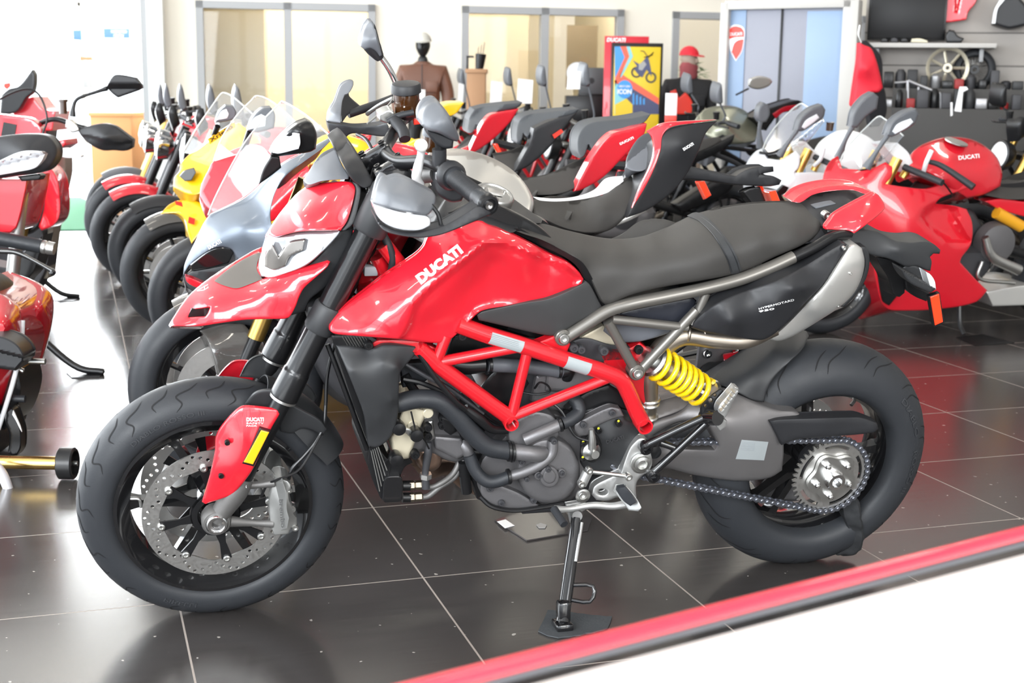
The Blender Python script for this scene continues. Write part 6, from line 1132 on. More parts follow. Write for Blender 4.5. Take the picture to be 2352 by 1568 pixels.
def ssmirror(fr, R_, stem, head, lens, y, m=GRYP):
    s_ = tube('mirror_stem', [fr.P(*stem[0], y+.03), fr.P(*stem[1], y+.01), fr.P(*stem[2], y)], [.024, .012, .014], m, R_, n=10); panel('mirror', fr, head, y-.02, m, s_, t=.05, r=4, rd=.016)
    if lens: panel('indicator_lens', fr, lens, y-.026, LED, s_, t=.02, r=2, rd=.003)
ssmirror(f7, B7, ((1990, 385), (2012, 350), (2040, 308)), [(2036, 312), (2048, 282), (2075, 260), (2104, 249), (2110, 262), (2100, 285), (2072, 302), (2050, 314)], [(2050, 302), (2062, 285), (2092, 272), (2098, 280), (2085, 292), (2056, 308)], -.20)
ssmirror(f7, B7, ((1926, 362), (1940, 325), (1958, 290)), [(1954, 292), (1962, 255), (1985, 225), (2006, 212), (2018, 222), (2014, 250), (1990, 268), (1968, 294)], None, .18)
tp(f7, B7, 'inner_panel', [(2028, 332), (2062, 328), (2086, 350), (2102, 380), (2134, 398), (2122, 408), (2085, 398), (2062, 372)], -.06, WHP, r=3)
tp(f7, B7, 'fuel_tank', [(2083, 384), (2096, 348), (2138, 323), (2182, 314), (2238, 322), (2286, 356), (2302, 396), (2298, 428), (2262, 446), (2222, 455), (2190, 436), (2130, 396)], [(2085, 380, -.06), (2140, 324, .03), (2240, 323, .05), (2300, 400, -.08), (2225, 453, -.15), (2180, 385, -.17), (2270, 380, -.10)], RED, r=6, rd=.02)
lathe('fuel_cap', f7.P(2196, 327, -.005), (.15, -.2, 1), [(.06, 0), (.06, .006), (.04, .008), (0, .008)], ALU, B7, 28)
decal('lettering', 'DUCATI', f7, (2202, 367), (2250, 362), 9, -.168, WHT, B7, bold=.03)
tube('handlebar', [f7.P(2130, 370, -.18), f7.P(2165, 382, -.24), f7.P(2236, 430, -.38)], [.012, .014, .018], HOSE, B7); tube('clutch_lever', [f7.P(2140, 345, -.2), f7.P(2128, 372, -.2), f7.P(2120, 400, -.16)], .012, WHP, B7); tube('fork_cap', [f7.P(2072, 408, -.10), f7.P(2088, 385, -.10)], .02, GOLD, B7); tube('control_cable', [f7.P(2135, 405, -.2), f7.P(2165, 418, -.25), f7.P(2190, 450, -.22)], .005, SBLK, B7, n=6)
tp(f7, B7, 'seat', [(2262, 448), (2290, 418), (2330, 400), (2400, 380), (2470, 370), (2480, 410), (2400, 450), (2320, 458)], [(2265, 445, -.12), (2330, 402, .05), (2480, 380, .0), (2350, 455, -.14)], SEAT, r=5); tp(f7, B7, 'tail_fairing', [(2262, 462), (2300, 456), (2370, 462), (2460, 430), (2520, 400), (2490, 450), (2400, 500), (2300, 482)], -.13, RED)
tube('shock_spring', [f7.P(2288, 488, -.13), f7.P(2345, 520, -.13)], .032, mat('amber_spring', (.75, .35, .02), .35), B7); lathe('engine_cover', f7.P(2290, 560, -.16), (0, -1, 0), [(.11, -.05), (.10, .01), (.05, .02), (0, .02)], ENG, B7, 24)
tube('footrest_hanger', [f7.P(2262, 545, -.2), f7.P(2280, 590, -.2), f7.P(2340, 620, -.2)], [.02, .026, .03], ALU, B7); tube('gear_lever', [f7.P(2256, 600, -.2), f7.P(2250, 640, -.2), f7.P(2330, 650, -.2)], .010, ALU, B7)
tp(f7, B7, 'belly_exhaust', [(2265, 670), (2352, 655), (2400, 660), (2380, 700), (2280, 703)], -.15, SILV)
f8, B8 = sport((1.36, 7.85), YAW, WHP, 'white sport bike with clear screen behind the red one on the right', GR, full=True, lean=.12, tank=WHP)
tp(f8, B8, 'upper_fairing', [(1708, 400), (1716, 372), (1735, 348), (1750, 341), (1762, 364), (1800, 366), (1828, 346), (1838, 358), (1835, 384), (1825, 396), (1896, 398), (1930, 420), (1900, 470), (1830, 470), (1790, 440), (1730, 420)], [(1710, 398, .0), (1750, 342, .03), (1830, 350, -.13), (1890, 400, -.18), (1830, 465, -.2), (1780, 400, -.12)], WHP, grid=9)
panel('fairing_vent', f8, [(1785, 440), (1800, 425), (1812, 430), (1805, 442), (1795, 448), (1803, 460), (1795, 470)], -.205, SBLK, B8, t=.02, r=1, rd=.002)
S8 = [(1752, 342), (1762, 318), (1785, 286), (1815, 255), (1838, 238), (1850, 243), (1885, 268), (1892, 280), (1850, 330), (1800, 350), (1765, 356)]; Y8 = [(1754, 340, .02), (1840, 240, .10), (1890, 272, -.10), (1800, 348, -.10)]
tp(f8, B8, 'windscreen', S8, Y8, SCRN, back='t', t=.004, r=2, rd=.001); edge(f8, S8[:8], rbf(Y8), .004, PEDGE, B8); edge(f8, [(1745, 350), (1770, 352), (1800, 340)], rbf(Y8), .008, SBLK, B8)
ssmirror(f8, B8, ((1790, 358), (1812, 325), (1830, 300)), [(1828, 302), (1838, 272), (1862, 250), (1888, 240), (1896, 252), (1890, 272), (1868, 286), (1846, 300)], [(1842, 292), (1852, 276), (1876, 262), (1882, 270), (1868, 282), (1848, 296)], -.20)
ssmirror(f8, B8, ((1746, 338), (1744, 300), (1748, 275)), [(1740, 270), (1744, 245), (1754, 235), (1766, 242), (1768, 262), (1760, 280), (1746, 282)], None, .18)
tube('fork_cap', [f8.P(1868, 392, -.10), f8.P(1880, 370, -.10)], .02, GOLD, B8); lathe('brake_reservoir', f8.P(1905, 300, .1), (0, 0, 1), [(.02, 0), (.022, .04), (.025, .05)], FLUID, B8, 16)
tp(f8, B8, 'inner_panel', [(1830, 330), (1850, 325), (1875, 350), (1905, 372), (1890, 380), (1850, 365)], -.05, WHP)
tube('clutch_lever', [f8.P(1892, 340, -.2), f8.P(1885, 365, -.2), f8.P(1870, 380, -.16)], .012, WHP, B8)
n9, B9 = naked((1.06, 10.05), YAW, OLV, SBLK, 'big naked bike with pale olive tank and one round mirror, beside the display board', GR, lean=.12, front_light=False, mtop=.25, tank=False, mudg=SBLK, fork=SBLK)
tp(n9, B9, 'fuel_tank', [(1606, 262), (1620, 250), (1660, 242), (1700, 248), (1728, 270), (1742, 300), (1735, 325), (1690, 332), (1640, 325), (1612, 300)], [(1610, 265, -.05), (1660, 244, .04), (1725, 272, .03), (1735, 320, -.14), (1650, 320, -.18), (1670, 285, -.18)], OLV, r=6, rd=.03)
tp(n9, B9, 'side_cover', [(1608, 300), (1640, 325), (1660, 340), (1640, 370), (1622, 382), (1625, 350), (1610, 325)], -.2, GRYP); tp(n9, B9, 'tail_fairing', [(1728, 270), (1760, 252), (1800, 238), (1832, 230), (1845, 236), (1830, 252), (1790, 262), (1770, 285), (1760, 300)], -.08, SBLK); panel('tail_light', n9, [(1775, 262), (1800, 246), (1832, 240), (1830, 250), (1800, 258), (1782, 272)], -.09, mat('dark_red_lens', (.35, .005, .015), .2, coat=1), B9, t=.02, r=1, rd=.002)
mt = tube('mirror_stem', [n9.P(1690, 218, -.25), n9.P(1720, 203, -.3)], .007, SBLK, B9); panel('mirror', n9, [(1720, 196), (1722, 182), (1745, 175), (1768, 180), (1774, 188), (1765, 198), (1745, 205), (1728, 203)], -.3, ALU, mt, t=.02, r=2, rd=.004)
G3 = 'dark motorcycles at the right wall'
naked((3.55, 9.2), YAW, mat('tan_tank_paint', (.42, .36, .26), .35, metal=.3), SBLK, 'dark bike with tan tank in front of the shelf wall at the right', G3, lean=.1, mirm=SBLK, fork=SBLK, mudg=SBLK)
naked((2.9, 8.6), YAW, SBLK, SBLK, 'black bike with black tank behind the red tank at the right', G3, lean=.1, mirm=SBLK, fork=GOLD, mudg=SBLK, mtop=.2)
naked((3.3, 7.7), YAW, SBLK, SBLK, 'black bike at the right edge of the picture', G3, lean=.1, mirm=SBLK, mudg=SBLK, mtop=.28)
# ================================================================ bikes at the left edge, facing the camera
class Face(Fr): pass
def facing(x, D, yaw=.0): return Fr((x, D, 0), (math.cos(yaw), math.sin(yaw), 0), (-math.sin(yaw), math.cos(yaw), 0), (0, 0, 1))
GL = 'motorcycles along the left edge'
ZX = (0, 0, 1)
def rootf(fr, label): return fr.empty('motorcycle', label=label, cat='motorcycle', group=GL)
def fwheel(fr, R_, x, y, R=.3, name='front_wheel', tw=.12):
    w = mk(name, *g_lathe((x, y, R), (1, 0, 0), [(.22, -.05), (.19, -.03), (.19, .03), (.22, .05)], 40, True), GBLK, R_); lathe('tyre', (x, y, R), (1, 0, 0), torus_tire(R, tw, .055, m=12), RUB, w, 56, True, ang=60); return w
# far one (screen with shield)
a3 = facing(-3.95, 9.2); A3 = rootf(a3, 'red touring bike with dark pointed screen at the far left'); H3 = lambda n_, o, y, m, **k: tp(a3, A3, n_, o, y, m, back='t', t=k.pop('t', .12), **k)
H3('windscreen', [(0, 262), (4, 218), (20, 205), (44, 197), (74, 160), (80, 172), (76, 210), (60, 225), (40, 255), (20, 262)], -.1, SBLK, t=.05); H3('upper_fairing', [(-60, 300), (-30, 255), (0, 262), (30, 262), (60, 228), (75, 222), (100, 250), (128, 255), (120, 300), (0, 300)], 0, RED, t=.3)
H3('screen_badge', [(9, 192), (21, 190), (22, 198), (15, 205), (9, 200)], -.11, REDD, t=.02, r=0); fwheel(a3, A3, -.1, 0); H3('engine', [(-120, 300), (110, 300), (90, 480), (-100, 480)], .2, ENGD, t=.2)
# middle: hand guard and long mirror
a2 = facing(-2.75, 7.1); A2 = rootf(a2, 'tall red bike with black hand guard and raised angular mirror at the left'); H2 = lambda n_, o, y, m, **k: tp(a2, A2, n_, o, y, m, back='t', t=k.pop('t', .05), **k)
H2('front_plate', [(-90, 275), (-40, 262), (0, 262), (30, 266), (70, 272), (92, 290), (96, 308), (90, 330), (-60, 330)], -.05, RED, t=.06); H2('plate_patch', [(8, 280), (38, 286), (33, 316), (2, 312)], -.055, SBLK, t=.02, r=0)
mm2 = tube('mirror_stem', [a2.P(167, 268, 0), a2.P(169, 245, 0), a2.P(180, 226, 0), a2.P(225, 210, 0), a2.P(246, 203, 0)], [.016, .010, .009, .009, .014], SBLK, A2)
panel('mirror', a2, [(244, 200), (258, 176), (270, 171), (312, 178), (324, 194), (326, 202), (318, 207), (290, 217), (270, 224), (258, 215)], [(245, 200, -.02), (270, 195, -.05), (320, 200, -.02)], BLK, mm2, t=.03, r=3, rd=.012)
tube('handlebar', [a2.P(60, 300, .05), a2.P(95, 282, .02), a2.P(130, 274, 0), a2.P(180, 290, 0), a2.P(290, 318, .03)], .014, SBLK, A2)
H2('hand_guard', [(178, 296), (200, 290), (235, 283), (262, 288), (280, 300), (306, 320), (304, 338), (288, 346), (262, 345), (235, 345), (205, 330), (185, 310)], [(180, 298, -.02), (240, 315, -.10), (300, 330, -.04), (240, 285, -.05), (240, 344, -.05)], BLK, t=.04, r=4, rd=.01, steps=[([(182, 308), (215, 312), (260, 326), (304, 322), (320, 350), (250, 360), (190, 340)], .02, 6)])
H2('lever_clamp', [(152, 276), (160, 274), (178, 290), (182, 300), (165, 305), (150, 292)], -.03, STEEL); lathe('brake_reservoir', a2.P(145, 248, 0), ZX, [(.02, -.03), (.02, .03), (.026, .032), (.026, .045)], FLUID, A2, 16)
tube('brake_cable', [a2.P(98, 308, -.05), a2.P(108, 270, -.05), a2.P(90, 218, -.05), a2.P(55, 205, -.05), a2.P(0, 228, -.05), a2.P(-20, 260, -.05)], .0055, SBLK, A2, n=8)
for dx in (0, -100): tube('fork_leg', [a2.P(78+dx, 420, .02), a2.P(60+dx, 480, .02), a2.P(45+dx, 560, .02)], .032, GOLD, A2, n=14)
tube('fork_guard', [a2.P(62, 420, -.02), a2.P(50, 500, -.02), a2.P(40, 560, -.02)], .012, SBLK, A2)
H2('side_fairing', [(96, 395), (110, 380), (125, 395), (135, 420), (139, 460), (136, 500), (120, 520), (95, 530), (88, 520), (98, 490), (102, 450)], [(98, 460, 0), (125, 450, -.08), (120, 515, 0)], RED, t=.15, r=4, rd=.02); H2('radiator', [(62, 400), (96, 400), (100, 450), (88, 520), (60, 540), (50, 500)], .06, SBLK, t=.1)
H2('upper_fairing', [(-60, 330), (90, 330), (150, 320), (152, 332), (130, 345), (110, 345), (90, 400), (60, 430), (20, 520), (-60, 520)], .08, RED, t=.2); H2('turn_signal', [(132, 345), (150, 340), (188, 357), (186, 362), (150, 362), (134, 356)], -.05, LENS, t=.04, r=2)
fwheel(a2, A2, -.12, -.1); H2('engine', [(-100, 540), (95, 520), (110, 600), (60, 700), (-60, 700)], .3, ENGD, t=.15); H2('side_case', [(132, 350), (150, 355), (150, 400), (125, 520), (110, 640), (90, 640), (120, 470)], .35, mat('khaki_grey', (.25, .22, .18), .5), t=.12)
s2p = np.array([-2.58, 7.68, .012])-a2.o; tube('side_stand', [a2.P(82, 628, s2p[1]-.02), s2p+np.array([-.03, 0, .02]), s2p+np.array([.08, 0, 0])], .014, SBLK, A2, n=8)
tube('footrest', [a2.P(85, 685, .3), a2.P(108, 688, .3)], .022, STEEL, A2, n=8)
# near: mirror with long indicator, grip and lever
a1 = facing(-2.12, 5.25); A1 = rootf(a1, 'red faired bike with long mirror indicator, black grip and lever, at the left edge'); H1 = lambda n_, o, y, m, **k: tp(a1, A1, n_, o, y, m, back='t', t=k.pop('t', .05), **k)
h1 = H1('mirror', [(-90, 345), (-40, 322), (20, 310), (75, 307), (110, 312), (127, 328), (133, 345), (130, 365), (112, 388), (85, 398), (40, 404), (-20, 412), (-90, 405)], [(-80, 350, -.02), (60, 350, -.10), (130, 350, -.03), (20, 405, -.04), (60, 310, -.04)], BLK, t=.06, r=6, rd=.02)[0]
panel('indicator_lens', a1, [(-60, 385), (-10, 372), (35, 352), (60, 346), (95, 348), (104, 353), (96, 370), (80, 386), (40, 395), (-10, 403), (-60, 405)], [(-50, 390, -.13), (60, 360, -.15), (100, 352, -.12)], LED, h1, t=.03, r=3, rd=.005)
H1('mirror_base', [(40, 405), (90, 398), (96, 404), (90, 413), (50, 416)], 0, SBLK); gr1 = tube('grip', [a1.P(-90, 536, -.05), a1.P(0, 548, -.05), a1.P(96, 566, -.05)], .0275, HOSE, A1, n=22); lathe('bar_end', a1.P(96, 566, -.05), a1.P(124, 571, -.05)-a1.P(96, 566, -.05), [(.024, 0), (.026, .004), (.026, .016), (.022, .02), (.026, .024), (.024, .05)], STEEL, gr1, 24)
tube('clutch_lever', [a1.P(-60, 572, -.12), a1.P(0, 576, -.12), a1.P(40, 580, -.12), a1.P(85, 602, -.12), a1.P(120, 622, -.12)], [.012, .012, .011, .008, .010], GBLK, A1, n=12); lathe('lever_ball', a1.P(121, 625, -.12), (0, 1, 0), [(.004, -.012), (.013, -.004), (.013, .004), (.004, .012)], GBLK, A1, 16)
for x_ in (28, -60): tube('fork_leg', [a1.P(x_+24, 430, .1), a1.P(x_, 640, .1), a1.P(x_-10, 760, .1)], .026, STEEL, A1, n=14)
H1('upper_fairing', [(-80, 405), (40, 410), (66, 405), (60, 440), (40, 520), (25, 535), (-80, 540)], .05, RED, t=.25, r=4, rd=.02); fwheel(a1, A1, -.2, .0); H1('inner_frame', [(20, 610), (75, 560), (100, 540), (80, 620), (50, 660), (40, 760), (50, 900), (20, 900)], .25, SBLK, t=.12); H1('engine', [(-60, 600), (40, 620), (50, 700), (45, 800), (-60, 800)], .3, ENGD, t=.15)
H1('engine_casting', [(42, 660), (55, 648), (60, 700), (56, 760), (48, 800), (42, 740)], .2, CAST, t=.1)
s1p = np.array([-1.81, 5.62, .012])-a1.o; tube('side_stand', [a1.P(52, 738, s1p[1]), s1p+np.array([-.06, 0, .03]), s1p+np.array([.07, 0, 0])], .015, SBLK, A1, n=10)
for q, r_ in (((70, 660, 104, 668), .016), ((55, 718, 84, 721), .012), ((64, 728, 80, 746), .014)): tube('footrest', [a1.P(q[0], q[1], .3), a1.P(q[2], q[3], .3)], r_, HOSE, A1, n=10)
# nearest: race bike held on a rear stand
a0 = facing(-1.62, 4.25); A0 = rootf(a0, 'red race bike with white striped tail held on a rear stand, left foreground'); H0 = lambda n_, o, y, m, **k: tp(a0, A0, n_, o, y, m, back='t', t=k.pop('t', .05), **k)
H0('tail_fairing', [(-60, 650), (0, 672), (30, 690), (48, 710), (52, 740), (45, 790), (30, 850), (5, 930), (-60, 960)], [(-50, 700, -.02), (20, 740, -.12), (50, 740, 0), (0, 900, -.02)], mat('deep_red_gloss', (.42, .004, .012), .2, coat=1), t=.3, r=5, rd=.03); tube('white_stripe', [a0.P(52, 735, -.0), a0.P(48, 800, -.01), a0.P(32, 870, -.02), a0.P(14, 930, -.03), a0.P(-4, 985, -.03)], .008, WHP, A0)
H0('seat_pad', [(-40, 768), (0, 770), (35, 785), (55, 810), (55, 830), (36, 851), (10, 848), (-40, 840)], [(-30, 800, -.15), (20, 810, -.20), (50, 820, -.14)], BLK, t=.1, r=6, rd=.02)
for q, r_, m_ in (((50, 828, 104, 830), .010, ALU), ((16, 914, 58, 916), .012, HOSE), ((40, 845, 54, 852), .008, ALU)): tube('footrest', [a0.P(q[0], q[1], 0), a0.P(q[2], q[3], 0)], r_, m_, A0, n=12)
H0('rear_frame', [(10, 850), (42, 850), (48, 900), (30, 960), (0, 1000), (-20, 950)], .05, SBLK, t=.2)
rw0 = mk('rear_wheel', *g_lathe((-.12, .1, .31), (1, 0, 0), [(.22, -.06), (.19, -.04), (.19, .04), (.22, .06)], 40, True), GBLK, A0); lathe('tyre', (-.12, .1, .31), (1, 0, 0), torus_tire(.31, .16, .07, m=12), RUB, rw0, 56, True, ang=60)
bag = H0('stand_glove', [(14, 945), (25, 935), (34, 940), (48, 985), (50, 1010), (48, 1030), (40, 1045), (28, 1048), (18, 1040), (22, 1000), (12, 970)], -.03, SBLK, t=.05, r=4, rd=.015)
panel('glove_print', a0, [(30, 942), (36, 955), (46, 978), (50, 992), (46, 985), (36, 965), (28, 952)], -.034, WHT, bag[0], t=.006, r=0, rd=0)
# paddock stand
ps = bpy.data.objects.new('paddock_stand', None); link(ps); pf = facing(-1.39, 4.07); meta(ps, 'gold tubed rear stand with black roller holding the left race bike', 'bike stand')
ps.matrix_world = Matrix([[pf.ex[i], pf.ey[i], pf.ez[i], pf.o[i]] for i in range(3)]+[[0, 0, 0, 1]])
zc = .052; tube('axle_tube', [(-.9, 0, zc+.005), (-.02, 0, zc)], .021, mat('gold_passivated', (.72, .50, .18), .25, metal=1, noise=.5, scale=12), ps, n=24)
rl_ = lathe('roller', (.005, 0, zc), (1, 0, 0), [(.044, -.026), (.050, -.022), (.050, .020), (.046, .024), (.040, .024), (.040, .006), (.012, .004)], mat('roller_rubber', (.015, .015, .016), .35), ps, 40); tube('roller_bolt', [(.01, 0, zc), (.036, 0, zc)], .008, ALU, rl_, n=10)
arm = [pf.P(-30, 1050, -.2), pf.P(10, 1090, -.22), pf.P(30, 1140, -.24), pf.P(64, 1190, -.25)]
arm2 = []
for px_, py_, y_ in ((-30, 1050, -.1), (6, 1092, -.1), (30, 1150, -.1), (58, 1188, -.1), (72, 1196, -.1)): arm2.append(pf.P(px_, py_, y_))
tube('lift_handle', arm2, [.018, .017, .013, .013, .010], mat('white_painted_steel', (.75, .74, .76), .3, metal=.3), ps, n=14); panel('handle_paddle', pf, [(54, 1190), (72, 1186), (91, 1188), (86, 1197), (70, 1206), (56, 1204)], -.10, ALU, ps, t=.02, r=2, rd=.003)
# ================================================================ things on the floor
def gp(px, py, z=0.):
    d = RGT*(px-1176)/F_PX-UPV*(py-784)/F_PX+FWD; return CAM+d*(z-CAM_H)/d[2]
def sheet(name, pts, z, t, m, label, cat, group=None):
    q = [gp(x, y, z) for x, y in pts]; n = len(q); V = q+[p+np.array([0, 0, t]) for p in q]
    o = mk(name, V, [tuple(range(n)), tuple(range(n, 2*n))[::-1]]+[(i, (i+1) % n, (i+1) % n+n, i+n) for i in range(n)], m, smooth=False); return meta(o, label, cat, group)
PADM = mat('rubber_mat', (.05, .055, .06), .7, noise=.3, scale=30, bump=.6)
def soft(name, pts, z, t, m, label, cat, group=None):
    L_ = loop(pts, 12, 40); L_ = L_+np.random.RandomState(3).uniform(-1.5, 1.5, L_.shape); return sheet(name, [tuple(p) for p in L_], z, t, m, label, cat, group)
GP_ = 'floor pads under side stands'
soft('stand_pad', [(1258, 1402), (1300, 1406), (1340, 1412), (1406, 1418), (1396, 1444), (1320, 1462), (1270, 1464), (1236, 1452)], .001, .003, PADM, 'square dark rubber pad under the front red bike\'s side stand', 'floor pad', GP_)
for pts, lab in (([(152, 856), (175, 851), (242, 852), (228, 867), (165, 868)], 'small dark pad under the nearer side stand on the bright left floor'), ([(114, 682), (135, 678), (188, 684), (168, 692), (125, 691)], 'small dark pad under the farther side stand on the bright left floor'), ([(2196, 775), (2258, 768), (2330, 788), (2240, 794)], 'dark pad under the side stand of the red sport bike on the right')):
    sheet('stand_pad', pts, .001, .003, SBLK, lab, 'floor pad', GP_)
pl_ = sheet('clear_plate', [(1136, 1196), (1212, 1168), (1360, 1192), (1350, 1219), (1210, 1243)], .001, .004, mat('smoked_sheet', (.05, .045, .045), .18, coat=.6), 'flat smoky plastic sheet on the floor under the front bike\'s engine', 'plastic sheet')
sheet('paper_label', [(1142, 1198), (1161, 1193), (1182, 1207), (1160, 1213)], .006, .001, WHT, 'small white paper label on the smoky plastic sheet', 'paper label')
for pts in ([(1232, 1206), (1241, 1202), (1256, 1206), (1252, 1213), (1238, 1213)],): sheet('cable_tie', pts, .006, .002, mat('grey_tie', (.35, .34, .33), .4), 'tiny grey loop lying on the smoky plastic sheet', 'cable tie')
sheet('floor_mat', [(-20, 456), (185, 454), (262, 492), (256, 528), (-20, 531)], .002, .008, mat('green_mat', (.05, .22, .11), .9, bump=1., scale=200), 'green floor mat between the two rows of bikes at the left', 'floor mat')
# rag wedged at the rear tyre
rg = bpy.data.objects.new('rag', None)
RAGM = mat('black_cloth', (.018, .019, .021), .8, bump=1, scale=40, bscale=70)
rgo, _ = panel('rag', MF, [(1948, 1140), (1962, 1132), (1972, 1150), (1980, 1190), (1984, 1230), (1978, 1262), (1962, 1274), (1930, 1276), (1908, 1268), (1916, 1254), (1940, 1240), (1944, 1215), (1936, 1190), (1930, 1160)], [(1955, 1140, -.085), (1970, 1200, -.10), (1970, 1260, -.08), (1920, 1265, -.06), (1945, 1190, -.088)], RAGM, None, t=.05, r=5, rd=.02, kern='lin')
bpy.data.objects.remove(rg); rgo.matrix_world = MB.matrix_world.copy(); meta(rgo, 'black cloth hanging over the rear wheel rim down to the floor', 'cloth')
md_ = rgo.modifiers.new('wrinkles', 'DISPLACE'); tx = bpy.data.textures.new('wr', 'CLOUDS'); tx.noise_scale = .03; md_.texture = tx; md_.strength = .014; md_.mid_level = .5
# ================================================================ foreground: white-topped display table with red rail
TZ = .80
A_, B_ = gp(980, 1576, TZ), gp(2440, 1201, TZ); dd = (B_-A_)/np.linalg.norm(B_-A_); A_ = A_-dd*.5; B_ = B_+dd*.6
tb = bpy.data.objects.new('display_table', None); link(tb); tb.location = (0, 0, 0); meta(tb, 'white topped table with a red edge rail crossing the lower right corner', 'table')
tube('edge_rail', [A_, B_], .0068, mat('red_rail', (.85, .03, .06), .25, coat=1), tb, n=20)
C_, D_ = gp(1090, 1572, TZ-.012), gp(2440, 1226, TZ-.012); tube('lower_rail', [C_-dd*.4, D_+dd*.6], .004, GRYP, tb, n=14)
e0, e1 = gp(1205, 1570, TZ-.02), gp(2440, 1254, TZ-.02); e0 = e0-dd*.7; e1 = e1+dd*.6; nn = np.array([dd[1], -dd[0], 0]); nn = nn*(-1 if nn[1] > 0 else 1)
Vt = [e0, e1, e1+nn*.55, e0+nn*.55]; mk('table_top', [v for v in Vt]+[v-np.array([0, 0, .03]) for v in Vt], [(0, 1, 2, 3), (7, 6, 5, 4), (0, 4, 5, 1), (1, 5, 6, 2), (2, 6, 7, 3), (3, 7, 4, 0)], mat('white_laminate', (.86, .90, .84), .3, coat=.5), tb, smooth=False)
for q in (e0+dd*.05+nn*.1, e1-dd*.05+nn*.1, e0+dd*.05+nn*.5, e1-dd*.05+nn*.5): box('leg', (q[0], q[1], (TZ-.05)/2), (.04, .04, TZ-.05), FRM, tb)
for s_ in (.05, .5, .95): q0_, q1_ = A_+(B_-A_)*s_, e0+(e1-e0)*s_+nn*.02-np.array([0, 0, .015]); tube('rail_bracket', [q0_, q1_], .004, SBLK, tb, n=8) if s_ != .5 else None
# ================================================================ display furniture at the back
def ff(px, py, D, yaw=0.): c = facing(0, D, yaw); return c
